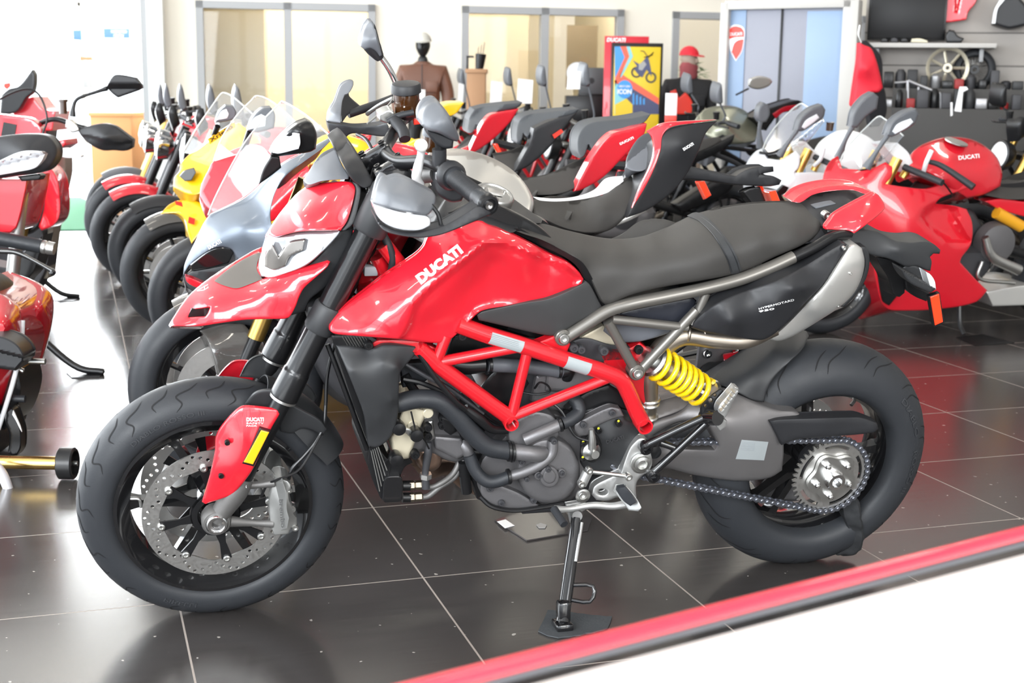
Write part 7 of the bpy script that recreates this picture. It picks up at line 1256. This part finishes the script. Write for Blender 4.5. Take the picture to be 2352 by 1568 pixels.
# brown leather jacket on a black mannequin
def figure(x, D, top_z, label, jacket, capc, head, yaw=0., arms=True, scarf=None, tagc=None, turn=0.):
    e = bpy.data.objects.new('mannequin', None); link(e); e.location = (x, D, 0); e.rotation_euler = (0, 0, yaw); meta(e, label, 'mannequin'); k = top_z/1.85
    def sk(name, chain, m, sub=2, par=e, ground=None):
        """chain: {name: (pos, radius_x, radius_y)}; edges"""
        pts, ed, rad = chain; me = bpy.data.meshes.new(name); me.from_pydata([tuple(np.array(p)*k) for p in pts], ed, []); o = bpy.data.objects.new(name, me); link(o, par)
        o.modifiers.new('skin', 'SKIN'); me.skin_vertices[0].data[0].use_root = True
        for v, r in zip(me.skin_vertices[0].data, rad): v.radius = (r[0]*k, r[1]*k) if hasattr(r, '__len__') else (r*k, r*k)
        ss_ = o.modifiers.new('sub', 'SUBSURF'); ss_.levels = sub; ss_.render_levels = sub; me.materials.append(m); return o
    body = sk('body', ([(0, 0, .95), (0, 0, 1.15), (0, 0, 1.40), (0, -.005, 1.52), (0, -.01, 1.60), (.09, 0, .90), (.10, 0, .48), (.10, 0, .10), (-.09, 0, .90), (-.10, 0, .48), (-.10, 0, .10), (.10, -.10, .04), (-.10, -.10, .04)], [(0, 1), (1, 2), (2, 3), (3, 4), (0, 5), (5, 6), (6, 7), (0, 8), (8, 9), (9, 10), (7, 11), (10, 12)], [(.15, .11), (.14, .10), (.13, .09), .055, .055, .085, .06, .045, .085, .06, .045, .04, .04]), head)
    V, Fc = [], []
    for i in range(17):
        th = math.pi*i/16
        for j in range(20):
            ph = 2*math.pi*j/20; z = math.cos(th); r = math.sin(th); w_ = .078*(1-.22*max(0, -z)); V.append(np.array([w_*r*math.cos(ph), (.098*(1-.12*max(0, -z)))*r*math.sin(ph)-(.012 if z < 0 else 0)*r, 1.69+.118*z])*k)
    Fc = [(i*20+j, i*20+(j+1) % 20, (i+1)*20+(j+1) % 20, (i+1)*20+j) for i in range(16) for j in range(20)]
    Rt = rotz(turn); hd = mk('head', [Rt@v for v in V], Fc, head, e)
    mk('nose', *g_tube([Rt@np.array((0, -.095, 1.705))*k, Rt@np.array((0, -.118, 1.675))*k, Rt@np.array((0, -.100, 1.665))*k], [.008, .014, .010], n=8, sub=3), head, hd)
    jk = sk('jacket', ([(0, 0, .98), (0, 0, 1.20), (0, 0, 1.42), (0, 0, 1.49), (.20, .01, 1.43), (.27, .0, 1.18), (.26, -.06, .95), (-.20, .01, 1.43), (-.27, 0, 1.18), (-.26, -.06, .95), (0, -.0, 1.545)], [(0, 1), (1, 2), (2, 3), (2, 4), (4, 5), (5, 6), (2, 7), (7, 8), (8, 9), (3, 10)], [(.20, .14), (.20, .14), (.19, .12), (.10, .08), (.085, .085), .075, .06, (.085, .085), .075, .06, (.082, .075)]), jacket)
    for s_ in (1, -1): 
        box('jacket_pocket', np.array((s_*.10, -.150, 1.27))*k, (.12*k, .016, .11*k), jacket, jk, bev=.006); sk('hand', ([(s_*.26, -.07, .93), (s_*.265, -.10, .88), (s_*.268, -.12, .82)], [(0, 1), (1, 2)], [.03, .036, .02]), head, 1)
    tube('jacket_zip', [np.array((0, -.142, z))*k for z in (1.0, 1.2, 1.4, 1.5)], .005, SBLK, jk, n=6)
    V, Fc = [], []
    for i in range(8):
        th = math.pi/2*i/7
        for j in range(24): ph = 2*math.pi*j/24; V.append(Rt@np.array([.092*math.sin(th)*math.cos(ph), .112*math.sin(th)*math.sin(ph), 1.735+.098*math.cos(th)])*k)
    cp_ = mk('cap', V, [(i*24+j, i*24+(j+1) % 24, (i+1)*24+(j+1) % 24, (i+1)*24+j) for i in range(7) for j in range(24)]+[tuple(range(23*7+7, 23*7+7))] if False else [(i*24+j, i*24+(j+1) % 24, (i+1)*24+(j+1) % 24, (i+1)*24+j) for i in range(7) for j in range(24)], capc, e)
    br = [(.085*math.cos(a), -.075-.12*max(0, math.sin(a)), 1.735-.02*max(0, math.sin(a))) for a in np.linspace(0, math.pi, 13)]; n_ = len(br); Vb = [Rt@np.array(p)*k for p in br]+[Rt@(np.array(p)+[0, 0, .008])*k for p in br]
    mk('cap_brim', Vb, [tuple(range(n_)), tuple(range(n_, 2*n_))[::-1]]+[(i, (i+1) % n_, (i+1) % n_+n_, i+n_) for i in range(n_)], capc, cp_)
    if scarf: lathe('scarf', (0, -.005, 1.55*k), ZX, [(.075, -.05), (.085, -.02), (.082, .02), (.09, .06), (.07, .10)], scarf, e, 20)
    if tagc: tg = box('price_tag', np.array((.0, -.165, 1.17))*k, (.07, .004, .13), WHT, jk); box('tag_border', np.array((.0, -.164, 1.09))*k, (.08, .004, .03), YEL, tg)
    return e
LEA = mat('brown_leather', (.15, .065, .04), .45, bump=.6, scale=40, bscale=120)
figure(-.955, 14.1, 1.80, 'black mannequin in brown leather jacket and white cap before the back wall', LEA, mat('cap_white', (.55, .54, .50), .7), mat('mannequin_black', (.012, .012, .013), .35), tagc=1)
figure(1.62, 12.9, 1.66, 'mannequin in black and red racing jacket with bright red cap', mat('black_textile', (.02, .02, .022), .7), mat('cap_red', (.75, .02, .04), .6), mat('mannequin_pale', (.45, .35, .28), .5), scarf=mat('patterned_scarf', (.35, .08, .09), .8), turn=.7)
e_ = facing(1.62, 12.72); jr = panel('jacket_panel', e_, [(1540, 210), (1552, 205), (1560, 225), (1575, 212), (1590, 235), (1588, 262), (1540, 262)], -.02, REDD, None, t=.03, r=1, rd=.003)[0]
jr.matrix_world = Matrix([[e_.ex[i], e_.ey[i], e_.ez[i], e_.o[i]] for i in range(3)]+[[0, 0, 0, 1]]); jr.parent = [o for o in bpy.data.objects if o.name.startswith('mannequin') and o.type == 'EMPTY'][-1]; jr.matrix_parent_inverse = Matrix.Translation(-Vector((1.62, 12.9, 0)))
# brown pedestals
CRD = mat('brown_board', (.42, .24, .13), .7, bump=.2, scale=30)
def ped(px0, px1, pyt, D, label, m, dep=.4, name='pedestal'):
    f_ = facing(0, D); a, c = f_.P(px0, pyt, 0), f_.P(px1, pyt, 0); e = bpy.data.objects.new(name, None); link(e); e.location = ((a[0]+c[0])/2, D+dep/2, 0); meta(e, label, 'pedestal')
    w, h = c[0]-a[0], a[2]; box('body', (0, 0, h/2-.02), (w, dep, h-.04), m, e, bev=.004); box('top', (0, 0, h-.02), (w+.03, dep+.03, .04), m, e, bev=.004); return e, h
p1, h1_ = ped(1072, 1115, 158, 13.6, 'tall brown pedestal with black holders on it, by the office window', CRD)
hl_ = bpy.data.objects.new('pen_holder', None); link(hl_); hl_.location = (p1.location.x, 13.7, h1_); meta(hl_, 'black cup with long rods standing on the brown pedestal', 'holder')
lathe('cup', (.03, 0, 0), (.1, 0, 1), [(.04, 0), (.055, .15), (.05, .15), (.035, .01)], SBLK, hl_, 16); tube('rod', [(.03, 0, .05), (.05, 0, .24)], .004, SBLK, hl_); tube('rod', [(.05, 0, .05), (.08, 0, .26)], .004, SBLK, hl_); tube('rod', [(.01, 0, .05), (.02, 0, .22)], .004, SBLK, hl_)
box('arm', (-.06, 0, .12), (.07, .03, .02), SBLK, hl_); box('base', (-.09, 0, .065), (.02, .03, .13), SBLK, hl_)
ped(206, 300, 258, 14.3, 'orange brown display block at the left far end of the bike row', mat('orange_board', (.62, .30, .12), .6), dep=.8)
# desk with laptop
dk = bpy.data.objects.new('desk', None); link(dk); dk.location = (.62, 13.8, 0); meta(dk, 'grey desk carrying the open laptop before the office window', 'desk')
box('top', (0, 0, .86), (1.35, .6, .04), FRM, dk); box('drawer_unit', (.45, 0, .42), (.3, .5, .84), FRM, dk)
for x_ in (-.63, .63): box('leg', (x_, 0, .42), (.05, .55, .84), FRM, dk)
lf = facing(0, 13.62); a, c = lf.P(1330, 155, 0), lf.P(1388, 155, 0); zt, zb = a[2], lf.P(1330, 215, 0)[2]
lt_ = bpy.data.objects.new('laptop', None); link(lt_); lt_.location = ((a[0]+c[0])/2, 13.62, zb-.02); meta(lt_, 'dark grey open laptop seen from behind with a round logo', 'laptop')
box('lid', (0, 0, (zt-zb)/2+.02), (c[0]-a[0], .012, zt-zb), mat('laptop_grey', (.10, .105, .11), .4, metal=.3), lt_); box('base', (0, .1, .01), (c[0]-a[0], .22, .02), SBLK, lt_); lathe('lid_logo', (.0, -.007, (zt-zb)/2+.02), (0, -1, 0), [(.03, 0), (.03, .001), (.022, .001)], SBLK, lt_, 20)
bx = box('document_box', (lt_.location.x, 13.75, (zb-.02+.88)/2), (.5, .36, zb-.02-.88), SBLK); meta(bx, 'black box under the laptop on the grey desk', 'box')
# green plant in a pot
pn = bpy.data.objects.new('potted_plant', None); link(pn); pf_ = facing(0, 14.2); c_ = pf_.P(1590, 165, 0); pn.location = (c_[0], 14.2, 0); meta(pn, 'bushy green plant on a slim stand behind the red capped mannequin', 'plant')
lathe('pot', (0, 0, c_[2]-.42), ZX, [(.08, 0), (.12, .2), (.11, .2), (.07, .02)], FRM, pn, 20); box('stand', (0, 0, (c_[2]-.42)/2), (.22, .22, c_[2]-.42), FRM, pn)
lb = Bld(); rp_ = random.Random(2)
for i in range(60):
    a, e_, r_ = rp_.uniform(0, 6.28), rp_.uniform(-.3, 1.4), rp_.uniform(.06, .17); o_ = np.array([r_*math.cos(a)*math.cos(e_), r_*math.sin(a)*math.cos(e_), c_[2]-.05+r_*math.sin(e_)*1.1]); d_ = np.array([math.cos(a), math.sin(a), rp_.uniform(-.5, .4)])*.05; s_ = np.cross(d_, ZX); s_ = s_/np.linalg.norm(s_)*.022
    lb.add([o_-d_, o_+s_, o_+d_, o_-s_, o_+np.array([0, 0, .004])], [(0, 1, 4), (1, 2, 4), (2, 3, 4), (3, 0, 4), (0, 3, 2, 1)])
lb.mk('foliage', mat('leaf_green', (.03, .22, .04), .5), pn); tube('stem', [(0, 0, c_[2]-.40), (0, 0, c_[2]-.05)], .012, mat('stem_green', (.05, .12, .03), .6), pn)
# wall poster behind glass
f_ = facing(0, 16.2); pa_ = box('framed_picture', f_.P(1336, 130, 0)+np.array([0, 16.2, 0]), (.36, .03, .72), mat('picture_print', (.30, .24, .16), .7, noise=.5, scale=4)); meta(pa_, 'tall framed picture hanging inside the office behind the laptop', 'picture')
dsk = facing(0, 14.75); 
ds = lathe('round_sign', dsk.P(1325, 167, 0)+np.array([0, 14.75, 0]), (0, -1, 0), [(.11, 0), (.11, .01), (0, .01)], WHP, None, 28); meta(ds, 'small white round sign left of the laptop', 'sign')
# poster stand
psd = bpy.data.objects.new('poster_stand', None); link(psd); meta(psd, 'red framed poster stand with yellow motorcycle poster', 'poster stand'); PD = 12.6; q = facing(0, PD); psd.location = (q.P(1445, 200, 0)[0], PD, 0)
def qx(px, py, y=0.): p = q.P(px, py, y); return (p[0]-psd.location.x, p[2])
def qr(name, x0, y0, x1, y1, yy, t, m, par, z0=None): (a, b_), (c, d) = qx(x0, y0), qx(x1, y1); d = z0 if z0 is not None else d; return box(name, ((a+c)/2, yy+t/2, (b_+d)/2), (c-a, t, b_-d), m, par, bev=.002)
rp = mat('red_panel', (.62, .01, .03), .35, coat=.4)
qr('stand_panel', 1390, 82, 1486, 260, .03, .05, rp, psd, 0.); fl2 = flat_text('lettering', 'DUCATI', (qx(1394, 95)[0], .028, qx(1394, 95)[1]), (1, 0, 0), (0, 0, 1), .17, .033, WHT, psd, shear=.2, bold=.05)
pr = qr('poster_frame', 1405, 98, 1517, 265, -.03, .05, SBLK, psd, .3); p_y = qr('poster', 1411, 107, 1512, 262, -.036, .006, mat('poster_yellow', (.80, .55, .02), .4), pr, .35)
def shp(name, pts, m, k): 
    V = [(qx(a, b_)[0], -.037-.0012*k, qx(a, b_)[1]) for a, b_ in pts]; n = len(V); V += [(v[0], v[1]+.002, v[2]) for v in V]; return mk(name, V, [tuple(range(n)), tuple(range(n, 2*n))[::-1]]+[(i, (i+1) % n, (i+1) % n+n, i+n) for i in range(n)], m, p_y, smooth=False)
PB, PR_, PC, PN = mat('poster_blue', (.05, .30, .70), .4), mat('poster_orange', (.85, .12, .06), .4), mat('poster_cyan', (.25, .60, .66), .4), mat('poster_navy', (.05, .06, .14), .4)
shp('poster_shape', [(1411, 107), (1440, 107), (1430, 150), (1412, 200)], PB, 1); shp('poster_shape', [(1424, 107), (1438, 107), (1444, 130), (1418, 190), (1412, 180), (1434, 132)], PR_, 2); shp('poster_shape', [(1438, 107), (1446, 107), (1453, 130), (1426, 178), (1422, 176), (1445, 130)], PC, 2)
shp('poster_shape', [(1411, 185), (1430, 172), (1512, 225), (1512, 240), (1411, 190)], PR_, 1); shp('poster_shape', [(1430, 190), (1512, 240), (1512, 262), (1440, 262)], PN, 2); shp('poster_shape', [(1411, 192), (1440, 190), (1460, 225), (1450, 262), (1411, 262)], PC, 1)
for k_, x_ in enumerate((1452, 1460, 1468, 1476)): shp('poster_shape', [(x_, 215+k_*4), (x_+4, 213+k_*4), (x_+4, 240), (x_, 240)], PB, 3)
shp('poster_shape', [(1412, 240), (1438, 226), (1452, 240), (1452, 262), (1412, 262)], mat('poster_yellow', (.8, .55, .02)), 3)
shp('poster_badge', [(1434+18*math.cos(a_), 205+21*math.sin(a_)) for a_ in np.linspace(0, 6.28, 24)[:-1]], PB, 4)
flat_text('poster_lettering', 'NEXT-GEN', (qx(1421, 200)[0], -.044, qx(1421, 200)[1]), (1, 0, 0), (0, 0, 1), .10, .016, WHT, p_y); flat_text('poster_lettering', 'ICON', (qx(1417, 215)[0], -.044, qx(1417, 215)[1]), (1, 0, 0), (0, 0, 1), .13, .04, WHT, p_y, bold=.04)
# little motorcycle picture on the poster (flat print)
for c_ in ((1461, 166), (1494, 178)): V, Fc = g_lathe((qx(*c_)[0], -.0405, qx(*c_)[1]), (0, 1, 0), [(.050, 0), (.050, .001), (.034, .001), (.034, 0)], 24, True); mk('poster_wheel', V, Fc, SBLK, p_y)
shp('poster_bike', [(1452, 138), (1468, 148), (1480, 136), (1486, 128), (1490, 140), (1494, 160), (1496, 176), (1484, 160), (1474, 178), (1464, 170), (1456, 160), (1462, 152)], PN, 4); shp('poster_bike', [(1466, 148), (1478, 140), (1484, 148), (1474, 162), (1466, 160)], mat('poster_grey', (.35, .35, .35), .5), 5)
for a_, b_ in (((1486, 130), (1478, 118)), ((1488, 132), (1500, 120)), ((1478, 118), (1470, 117)), ((1478, 132), (1498, 126))): tube('poster_bike', [(qx(*a_)[0], -.043, qx(*a_)[1]), (qx(*b_)[0], -.043, qx(*b_)[1])], .004, SBLK, p_y, n=5)
# small red/white leaflet holder
lh = facing(0, 9.9); lo_ = bpy.data.objects.new('leaflet', None); link(lo_); p0 = lh.P(1541, 250, 0); lo_.location = (p0[0], 9.9, 0); meta(lo_, 'white and red upright info card on a bike before the red capped mannequin', 'info card'); z1, z2 = lh.P(1541, 214, 0)[2], lh.P(1541, 284, 0)[2]
box('card', (0, 0, (z1+z2)/2), (.085, .004, z1-z2), WHT, lo_); box('card_band', (0, -.003, z2+.03), (.085, .004, .06), REDD, lo_); box('card_stem', (0, 0, z2/2), (.01, .01, z2), SBLK, lo_)
# display board with shield
BD0, BD1 = gp(1655, 400, 0), None
yb = -.55; pA = np.array([1.72, 11.2, 0]); bdf = Fr(pA, (math.cos(yb), math.sin(yb), 0), (-math.sin(yb), math.cos(yb), 0), (0, 0, 1))
db = bdf.empty('display_board', label='tall blue-grey display board in a white frame with a red shield emblem', cat='display board')
x0, x1, x2 = bdf.P(1662, 200, 0)[0], bdf.P(1948, 200, 0)[0], bdf.P(1788, 200, 0)[0]; zt = bdf.P(1800, 4, 0)[2]
box('panel', ((x0+x1)/2, .03, zt/2), (x1-x0, .04, zt), mat('board_print', (.27, .28, .33), .5), db)
BLU = mat('board_blue', (.26, .36, .52), .45); box('panel_graphic', ((bdf.P(1838, 200, 0)[0]+x1)/2, .006, zt/2), (x1-bdf.P(1838, 200, 0)[0]-.05, .006, zt-.15), BLU, db); box('panel_graphic', (bdf.P(1685, 200, 0)[0], .006, zt*.62), (.16, .006, zt*.7), BLU, db)
PW = mat('white_frame', (.50, .485, .46), .5)
for x_, w_ in ((x0, .07), (x1, .12)): box('frame_post', (x_, .0, zt/2), (w_, .10, zt), PW, db)
box('frame_top', ((x0+x1)/2, 0, zt-.02), (x1-x0, .10, .07), PW, db); box('panel_seam', (x2, .004, zt/2), (.018, .01, zt-.1), SBLK, db)
sh_ = [(1674, 72), (1680, 63), (1690, 60), (1702, 63), (1708, 72), (1707, 95), (1702, 118), (1690, 137), (1680, 118), (1674, 95)]
wp, _ = panel('shield_emblem', bdf, [(x+(x-1691)*.12, y+(y-95)*.08) for x, y in sh_], -.002, WHP, db, t=.006, r=0, rd=0); panel('shield_red', bdf, sh_, -.006, REDD, wp, t=.004, r=0, rd=0)
panel('shield_swoosh', bdf, [(1673, 90), (1690, 86), (1708, 85), (1708, 90), (1696, 92), (1686, 100), (1680, 120), (1675, 105)], -.010, WHP, wp, t=.004, r=0, rd=0); decal('lettering', 'DUCATI', bdf, (1677, 82), (1705, 81), 7, -.010, WHP, wp)
# right-hand shelf wall
swf = Fr((3.2, 10.9, 0), (math.cos(-.28), math.sin(-.28), 0), (-math.sin(-.28), math.cos(-.28), 0), (0, 0, 1))
def spt(px, py, y=0.): return swf.P(px, py, y)
def sadd(o): o.matrix_world = Matrix([[swf.ex[i], swf.ey[i], swf.ez[i], swf.o[i]] for i in range(3)]+[[0, 0, 0, 1]]); return o
xa, xb_ = spt(1985, 100)[0], spt(2480, 100)[0]; sw = swf.empty('display_wall', label='grey slotted display wall carrying parts, shelves and wheels at the right', cat='display wall')
GW = mat('grey_display_panel', (.36, .335, .31), .6); box('panel', ((xa+xb_)/2, .05, 1.6), (xb_-xa, .08, 3.2), GW, sw)
for py in (75, 150, 225): z = spt(2100, py)[2]; box('panel_groove', ((xa+xb_)/2, .008, z), (xb_-xa, .006, .012), mat('groove', (.16, .15, .14), .7), sw)
def sbox(name, a, b_, y0, y1, m, label=None, cat=None, group=None, bev=.004):
    p, q_ = spt(a[0], a[1], y0), spt(b_[0], b_[1], y0); o = box(name, ((p[0]+q_[0])/2, (y0+y1)/2, (p[2]+q_[2])/2), (abs(q_[0]-p[0]), y1-y0, abs(p[2]-q_[2])), m, None, bev=bev); sadd(o); return meta(o, label, cat, group)
tv = swf.empty('television', label='large dark flat screen on the wall shelf', cat='television'); p, q_ = spt(2003, -30, -.12), spt(2166, 88, -.12)
box('screen', ((p[0]+q_[0])/2, -.12, (p[2]+q_[2])/2), (q_[0]-p[0], .04, p[2]-q_[2]), mat('screen_black', (.01, .01, .011), .4, spec=.3), tv); box('bezel', ((p[0]+q_[0])/2, -.10, (p[2]+q_[2])/2), (q_[0]-p[0]+.03, .03, p[2]-q_[2]+.03), SBLK, tv)
sf_ = swf.empty('parts_shelf', label='long pale shelf below the television', cat='shelf'); p, q_ = spt(1985, 97, -.3), spt(2290, 97, -.3); box('board', ((p[0]+q_[0])/2, -.15, p[2]-.02), (q_[0]-p[0], .3, .035), PW, sf_); 
for x_ in (p[0]+.1, q_[0]-.1): box('bracket', (x_, -.1, p[2]-.09), (.03, .2, .1), FRM, sf_)
def sthing(name, out, y, m, label, cat, group=None, t=.06, **k):
    o, _ = panel(name, swf, out, y, m, None, t=t, r=k.pop('r', 2), rd=k.pop('rd', .01), **k); sadd(o); return meta(o, label, cat, group)
GS = 'spare parts on the wall shelf'
sthing('helmet_holder', [(2174, 98), (2172, 82), (2180, 68), (2192, 70), (2200, 82), (2215, 88), (2208, 98)], -.25, SBLK, 'black bracket shaped part on the shelf right of the television', 'spare part')
for i, (x_, m_) in enumerate(((2022, SBLK), (2045, ENGD), (2068, SBLK))): sthing('spare_part', [(x_, 97), (x_+2, 88), (x_+10, 86), (x_+18, 90), (x_+18, 97)], -.24, m_, ['leftmost small dark part on the shelf under the television', 'small grey part in the middle of the shelf under the television', 'small dark part right of the grey one on the shelf'][i], 'spare part', GS)
sthing('folded_cloth', [(2092, 97), (2094, 89), (2112, 88), (2130, 93), (2132, 98)], -.24, mat('cream_cloth', (.7, .65, .5), .8), 'pale cream bundle on the shelf under the television', 'bundle')
sthing('red_tail_cover', [(2167, -20), (2250, -20), (2240, 8), (2224, 28), (2220, 45), (2190, 50), (2167, 52)], -.10, RED, 'bright red bodywork panel hanging right of the television', 'bodywork panel', steps=[([(2194, -30), (2212, -30), (2200, 30), (2192, 28)], .03, 4)])
bg = sthing('pannier_bag', [(2280, 55), (2290, 15), (2302, -5), (2340, -8), (2360, 20), (2358, 58), (2320, 66), (2300, 62)], -.25, BLK, 'black pannier with white edge at the top right corner', 'pannier', t=.2, r=5, rd=.03); panel('reflective_trim', swf, [(2278, 54), (2284, 22), (2296, 0), (2310, -4), (2304, 4), (2292, 20), (2286, 54)], -.262, WHP, bg, t=.02, r=0, rd=0)
# two bare wheels on the wall
def wall_wheel(px, py, R, m, tyre, label, sp):
    c = spt(px, py, -.10 if tyre else -.20); e = swf.empty('alloy_wheel' if sp < 12 else 'wire_wheel', label=label, cat='wheel'); b = Bld(); b.add(*g_lathe(c, (0, 1, 0), [(R, -.04), (R-.012, -.035), (R-.016, 0), (R-.012, .035), (R, .04), (R-.026, .025), (R-.026, -.025)], 48, True)); b.add(*g_lathe(c, (0, 1, 0), [(.015, -.04), (.035, -.04), (.035, .04), (.015, .04)], 20, True)); w = b.mk('rim', m, e)
    b = Bld()
    for k in range(sp): a = 2*math.pi*k/sp; b.add(*g_tube([c+np.array([.04*math.cos(a), -.01, .04*math.sin(a)]), c+np.array([(R-.03)*math.cos(a), 0, (R-.03)*math.sin(a)])], .012 if sp < 12 else .003, n=6))
    b.mk('spokes', m if sp < 12 else STEEL, e)
    if tyre: lathe('tyre', c, (0, 1, 0), torus_tire(R+.035, .08, .04), RUB, e, 48, True, ang=60)
wall_wheel(2176, 156, .160, mat('bronze_wheel', (.50, .46, .36), .4, metal=.5), False, 'pale bronze spoked wheel without tyre on the wall', 7); wall_wheel(2238, 160, .125, SBLK, True, 'black wire spoked wheel behind the bronze one', 24)
# jackets on a rail, red one in front
JB = mat('black_jacket_cloth', (.02, .02, .024), .75, bump=.5, scale=20)
jf = facing(0, 9.6)
def jthing(out, y, m, label, t=.10):
    o, _ = panel('jacket', jf, out, y, m, None, t=t, r=5, rd=.03, kern='lin'); o.matrix_world = Matrix.Translation((0, 9.6, 0)); return meta(o, label, 'jacket', 'jackets hanging beside the display board')
jthing([(1977, 96), (1990, 92), (2004, 106), (2018, 120), (2026, 140), (2028, 190), (2034, 215), (2036, 260), (2020, 290), (2000, 292), (1985, 200)], [(1980, 96, .12), (2026, 180, .10), (2005, 200, .02), (2020, 280, .1)], JB, 'black jacket hanging behind the red one')
jthing([(1976, 98), (1984, 103), (2000, 110), (2010, 130), (2020, 165), (2028, 202), (2018, 212), (2000, 214), (1980, 232), (1965, 250), (1958, 240), (1962, 210), (1968, 170), (1974, 130)], [(1978, 100, -.06), (2024, 200, -.10), (1990, 160, -.16), (1962, 240, -.08), (1972, 180, -.08), (2005, 160, -.13)], mat('red_cloth', (.75, .02, .04), .6, bump=.4, scale=20), 'red jacket hanging at the right edge of the display board')
hg_ = tube('coat_hook', [jf.P(1975, 58, 0), jf.P(1972, 80, 0), jf.P(1978, 98, 0)], .006, ALU, None); hg_.matrix_world = Matrix.Translation((0, 9.6, 0)); meta(hg_, 'chrome hook above the red and black jackets', 'hook')
# parts racks under the shelf
RK = mat('rack_metal', (.34, .34, .35), .35, metal=.7)
rk = swf.empty('parts_rack', label='grey metal rack with slanted bars under the wheels', cat='rack')
for a_, b_, r_ in (((2085, 185), (2160, 215), .012), ((2085, 185), (2088, 330), .012), ((2160, 215), (2162, 340), .012), ((2055, 190), (2085, 188), .01), ((2110, 200), (2112, 330), .01)): tube('bar', [spt(*a_, -.5), spt(*b_, -.5)], r_, RK, rk)
GX = 'boxes and parts stacked under the shelf'
cb_ = swf.empty('base_cabinet', label='dark stepped cabinet along the foot of the grey display wall', cat='cabinet'); z1_, z2_ = spt(2200, 204, -.3)[2], spt(2200, 250, -.7)[2]
box('upper_step', ((xa+xb_)/2+.1, -.20, z1_/2), (xb_-xa-.3, .36, z1_), mat('cabinet_dark', (.05, .048, .046), .6), cb_); box('lower_step', ((xa+xb_)/2+.1, -.52, z2_/2), (xb_-xa-.3, .26, z2_), MATS['cabinet_dark'], cb_)
rnd = random.Random(5); WN = ['black', 'dark grey', 'black', 'charcoal', 'steel coloured', 'black', 'dull red', 'dark grey']
cols = [SBLK, ENGD, BLK, GRY2, RK, SBLK, mat('dull_red', (.30, .02, .02), .5), ENGD]; ORD = ['first', 'second', 'third', 'fourth', 'fifth', 'sixth', 'seventh', 'eighth', 'ninth', 'tenth', 'eleventh', 'twelfth']
for i in range(24):
    lo = i//12; px = 2040+(i % 12)*27; y_ = -.27-.26*lo; zb_ = (z1_, z2_)[lo]; x_ = spt(px, 200, y_)[0]; w_, h_ = rnd.uniform(.055, .085), rnd.uniform(.05, .15); m_ = cols[i % 8]
    if i % 3 == 1: o = mk('spare_canister', *g_lathe((x_, y_, zb_), ZX, [(w_*.42, 0), (w_*.5, .01), (w_*.5, h_*.8), (w_*.25, h_)], 16), m_)
    else: o = box('parts_box', (x_, y_, zb_+h_/2), (w_, .12, h_), m_, None, bev=.008)
    sadd(o); meta(o, '%s %s, %s from the left on the %s step of the dark cabinet' % (WN[i % 8], 'canister' if i % 3 == 1 else 'box', ORD[i % 12], ('upper', 'lower')[lo]), 'canister' if i % 3 == 1 else 'box', GX)
for k, (px, py) in enumerate(((2212, 205), (2186, 235))):
    o = sthing('hang_tag', [(px-8, py-6), (px+8, py-6), (px+12, py), (px, py+6), (px-4, py+52), (px-20, py+50)] if k == 0 else [(px-3, py), (px+2, py), (px+2, py+30), (px-3, py+32)], -1.3, WHT, ['large white hang tag on a dark bike under the bare wheels', 'narrow white tag left of the large white hang tag'][k], 'hang tag', t=.004, r=0, rd=0)
# far left: bright entrance, sign, leaflets
def wsign(name, px0, py0, px1, py1, D, m, label, cat, t=.02):
    c = facing(0, D); p, q_ = c.P(px0, py0, 0), c.P(px1, py1, 0); o = box(name, ((p[0]+q_[0])/2, D, (p[2]+q_[2])/2), (q_[0]-p[0], t, p[2]-q_[2]), m, None, bev=.002)
    tube('hanger' if 'sign' in name else 'post', [((p[0]+q_[0])/2, D, p[2]), ((p[0]+q_[0])/2, D, ZC)] if 'sign' in name else [((p[0]+q_[0])/2, D+.03, p[2]), ((p[0]+q_[0])/2, D+.03, 0)], .004, PW, o); return meta(o, label, cat)
sgn = wsign('hanging_sign', 238, 65, 298, 88, 17.5, mat('sign_blue', (.10, .22, .55), .5), 'blue hanging sign with two lines of white words in the bright far left', 'sign'); tx_ = np.array([gp(0, 0)[0]*0, 0, 0]); c_ = facing(0, 17.5); p_ = c_.P(256, 75.5, 0); w_ = c_.P(292, 75.5, 0)[0]-p_[0]; flat_text('lettering', 'INFORMATION', (p_[0], 17.488, p_[2]), (1, 0, 0), (0, 0, 1), w_, .035, WHT, sgn); flat_text('lettering', 'CENTRE', (p_[0]+.03, 17.488, p_[2]-.05), (1, 0, 0), (0, 0, 1), w_*.65, .035, WHT, sgn)
wsign('hanging_sign', 168, 69, 188, 92, 17.6, mat('sign_blue', (.1, .2, .5)), 'plain blue sign, left of the worded one', 'sign')
wsign('wall_box', 186, 130, 214, 139, 18.2, CRD, 'small brown box high on the far left wall', 'wall box', .1); wsign('narrow_window', 190, 156, 214, 202, 18.4, FRM, 'narrow grey framed panel on the far left wall', 'panel', .04)
struct('door_1', (lambda b: b.mk('door_1', PW, smooth=False))(Bld().add(*g_box((gp(135, 400)[0]*0-5.95, 18.9, 1.15), (.06, .08, 2.3))).add(*g_box((-6.9, 18.9, 2.28), (1.9, .08, .06)))))
struct('trim_1', mk('trim_1', *g_box((bw.o+bw.ex*(xs[0]-.03))+np.array([0, -.1, ZC/2]), (.16, .28, ZC), rotz(BY)), mat('white_pier', (.80, .80, .78), .6), smooth=False))
struct('trim_2', mk('trim_2', *g_box((bw.o+bw.ex*(xs[0]-.12))+np.array([0, -.2, ZC/2]), (.07, .07, ZC), rotz(BY)), FRM, smooth=False))
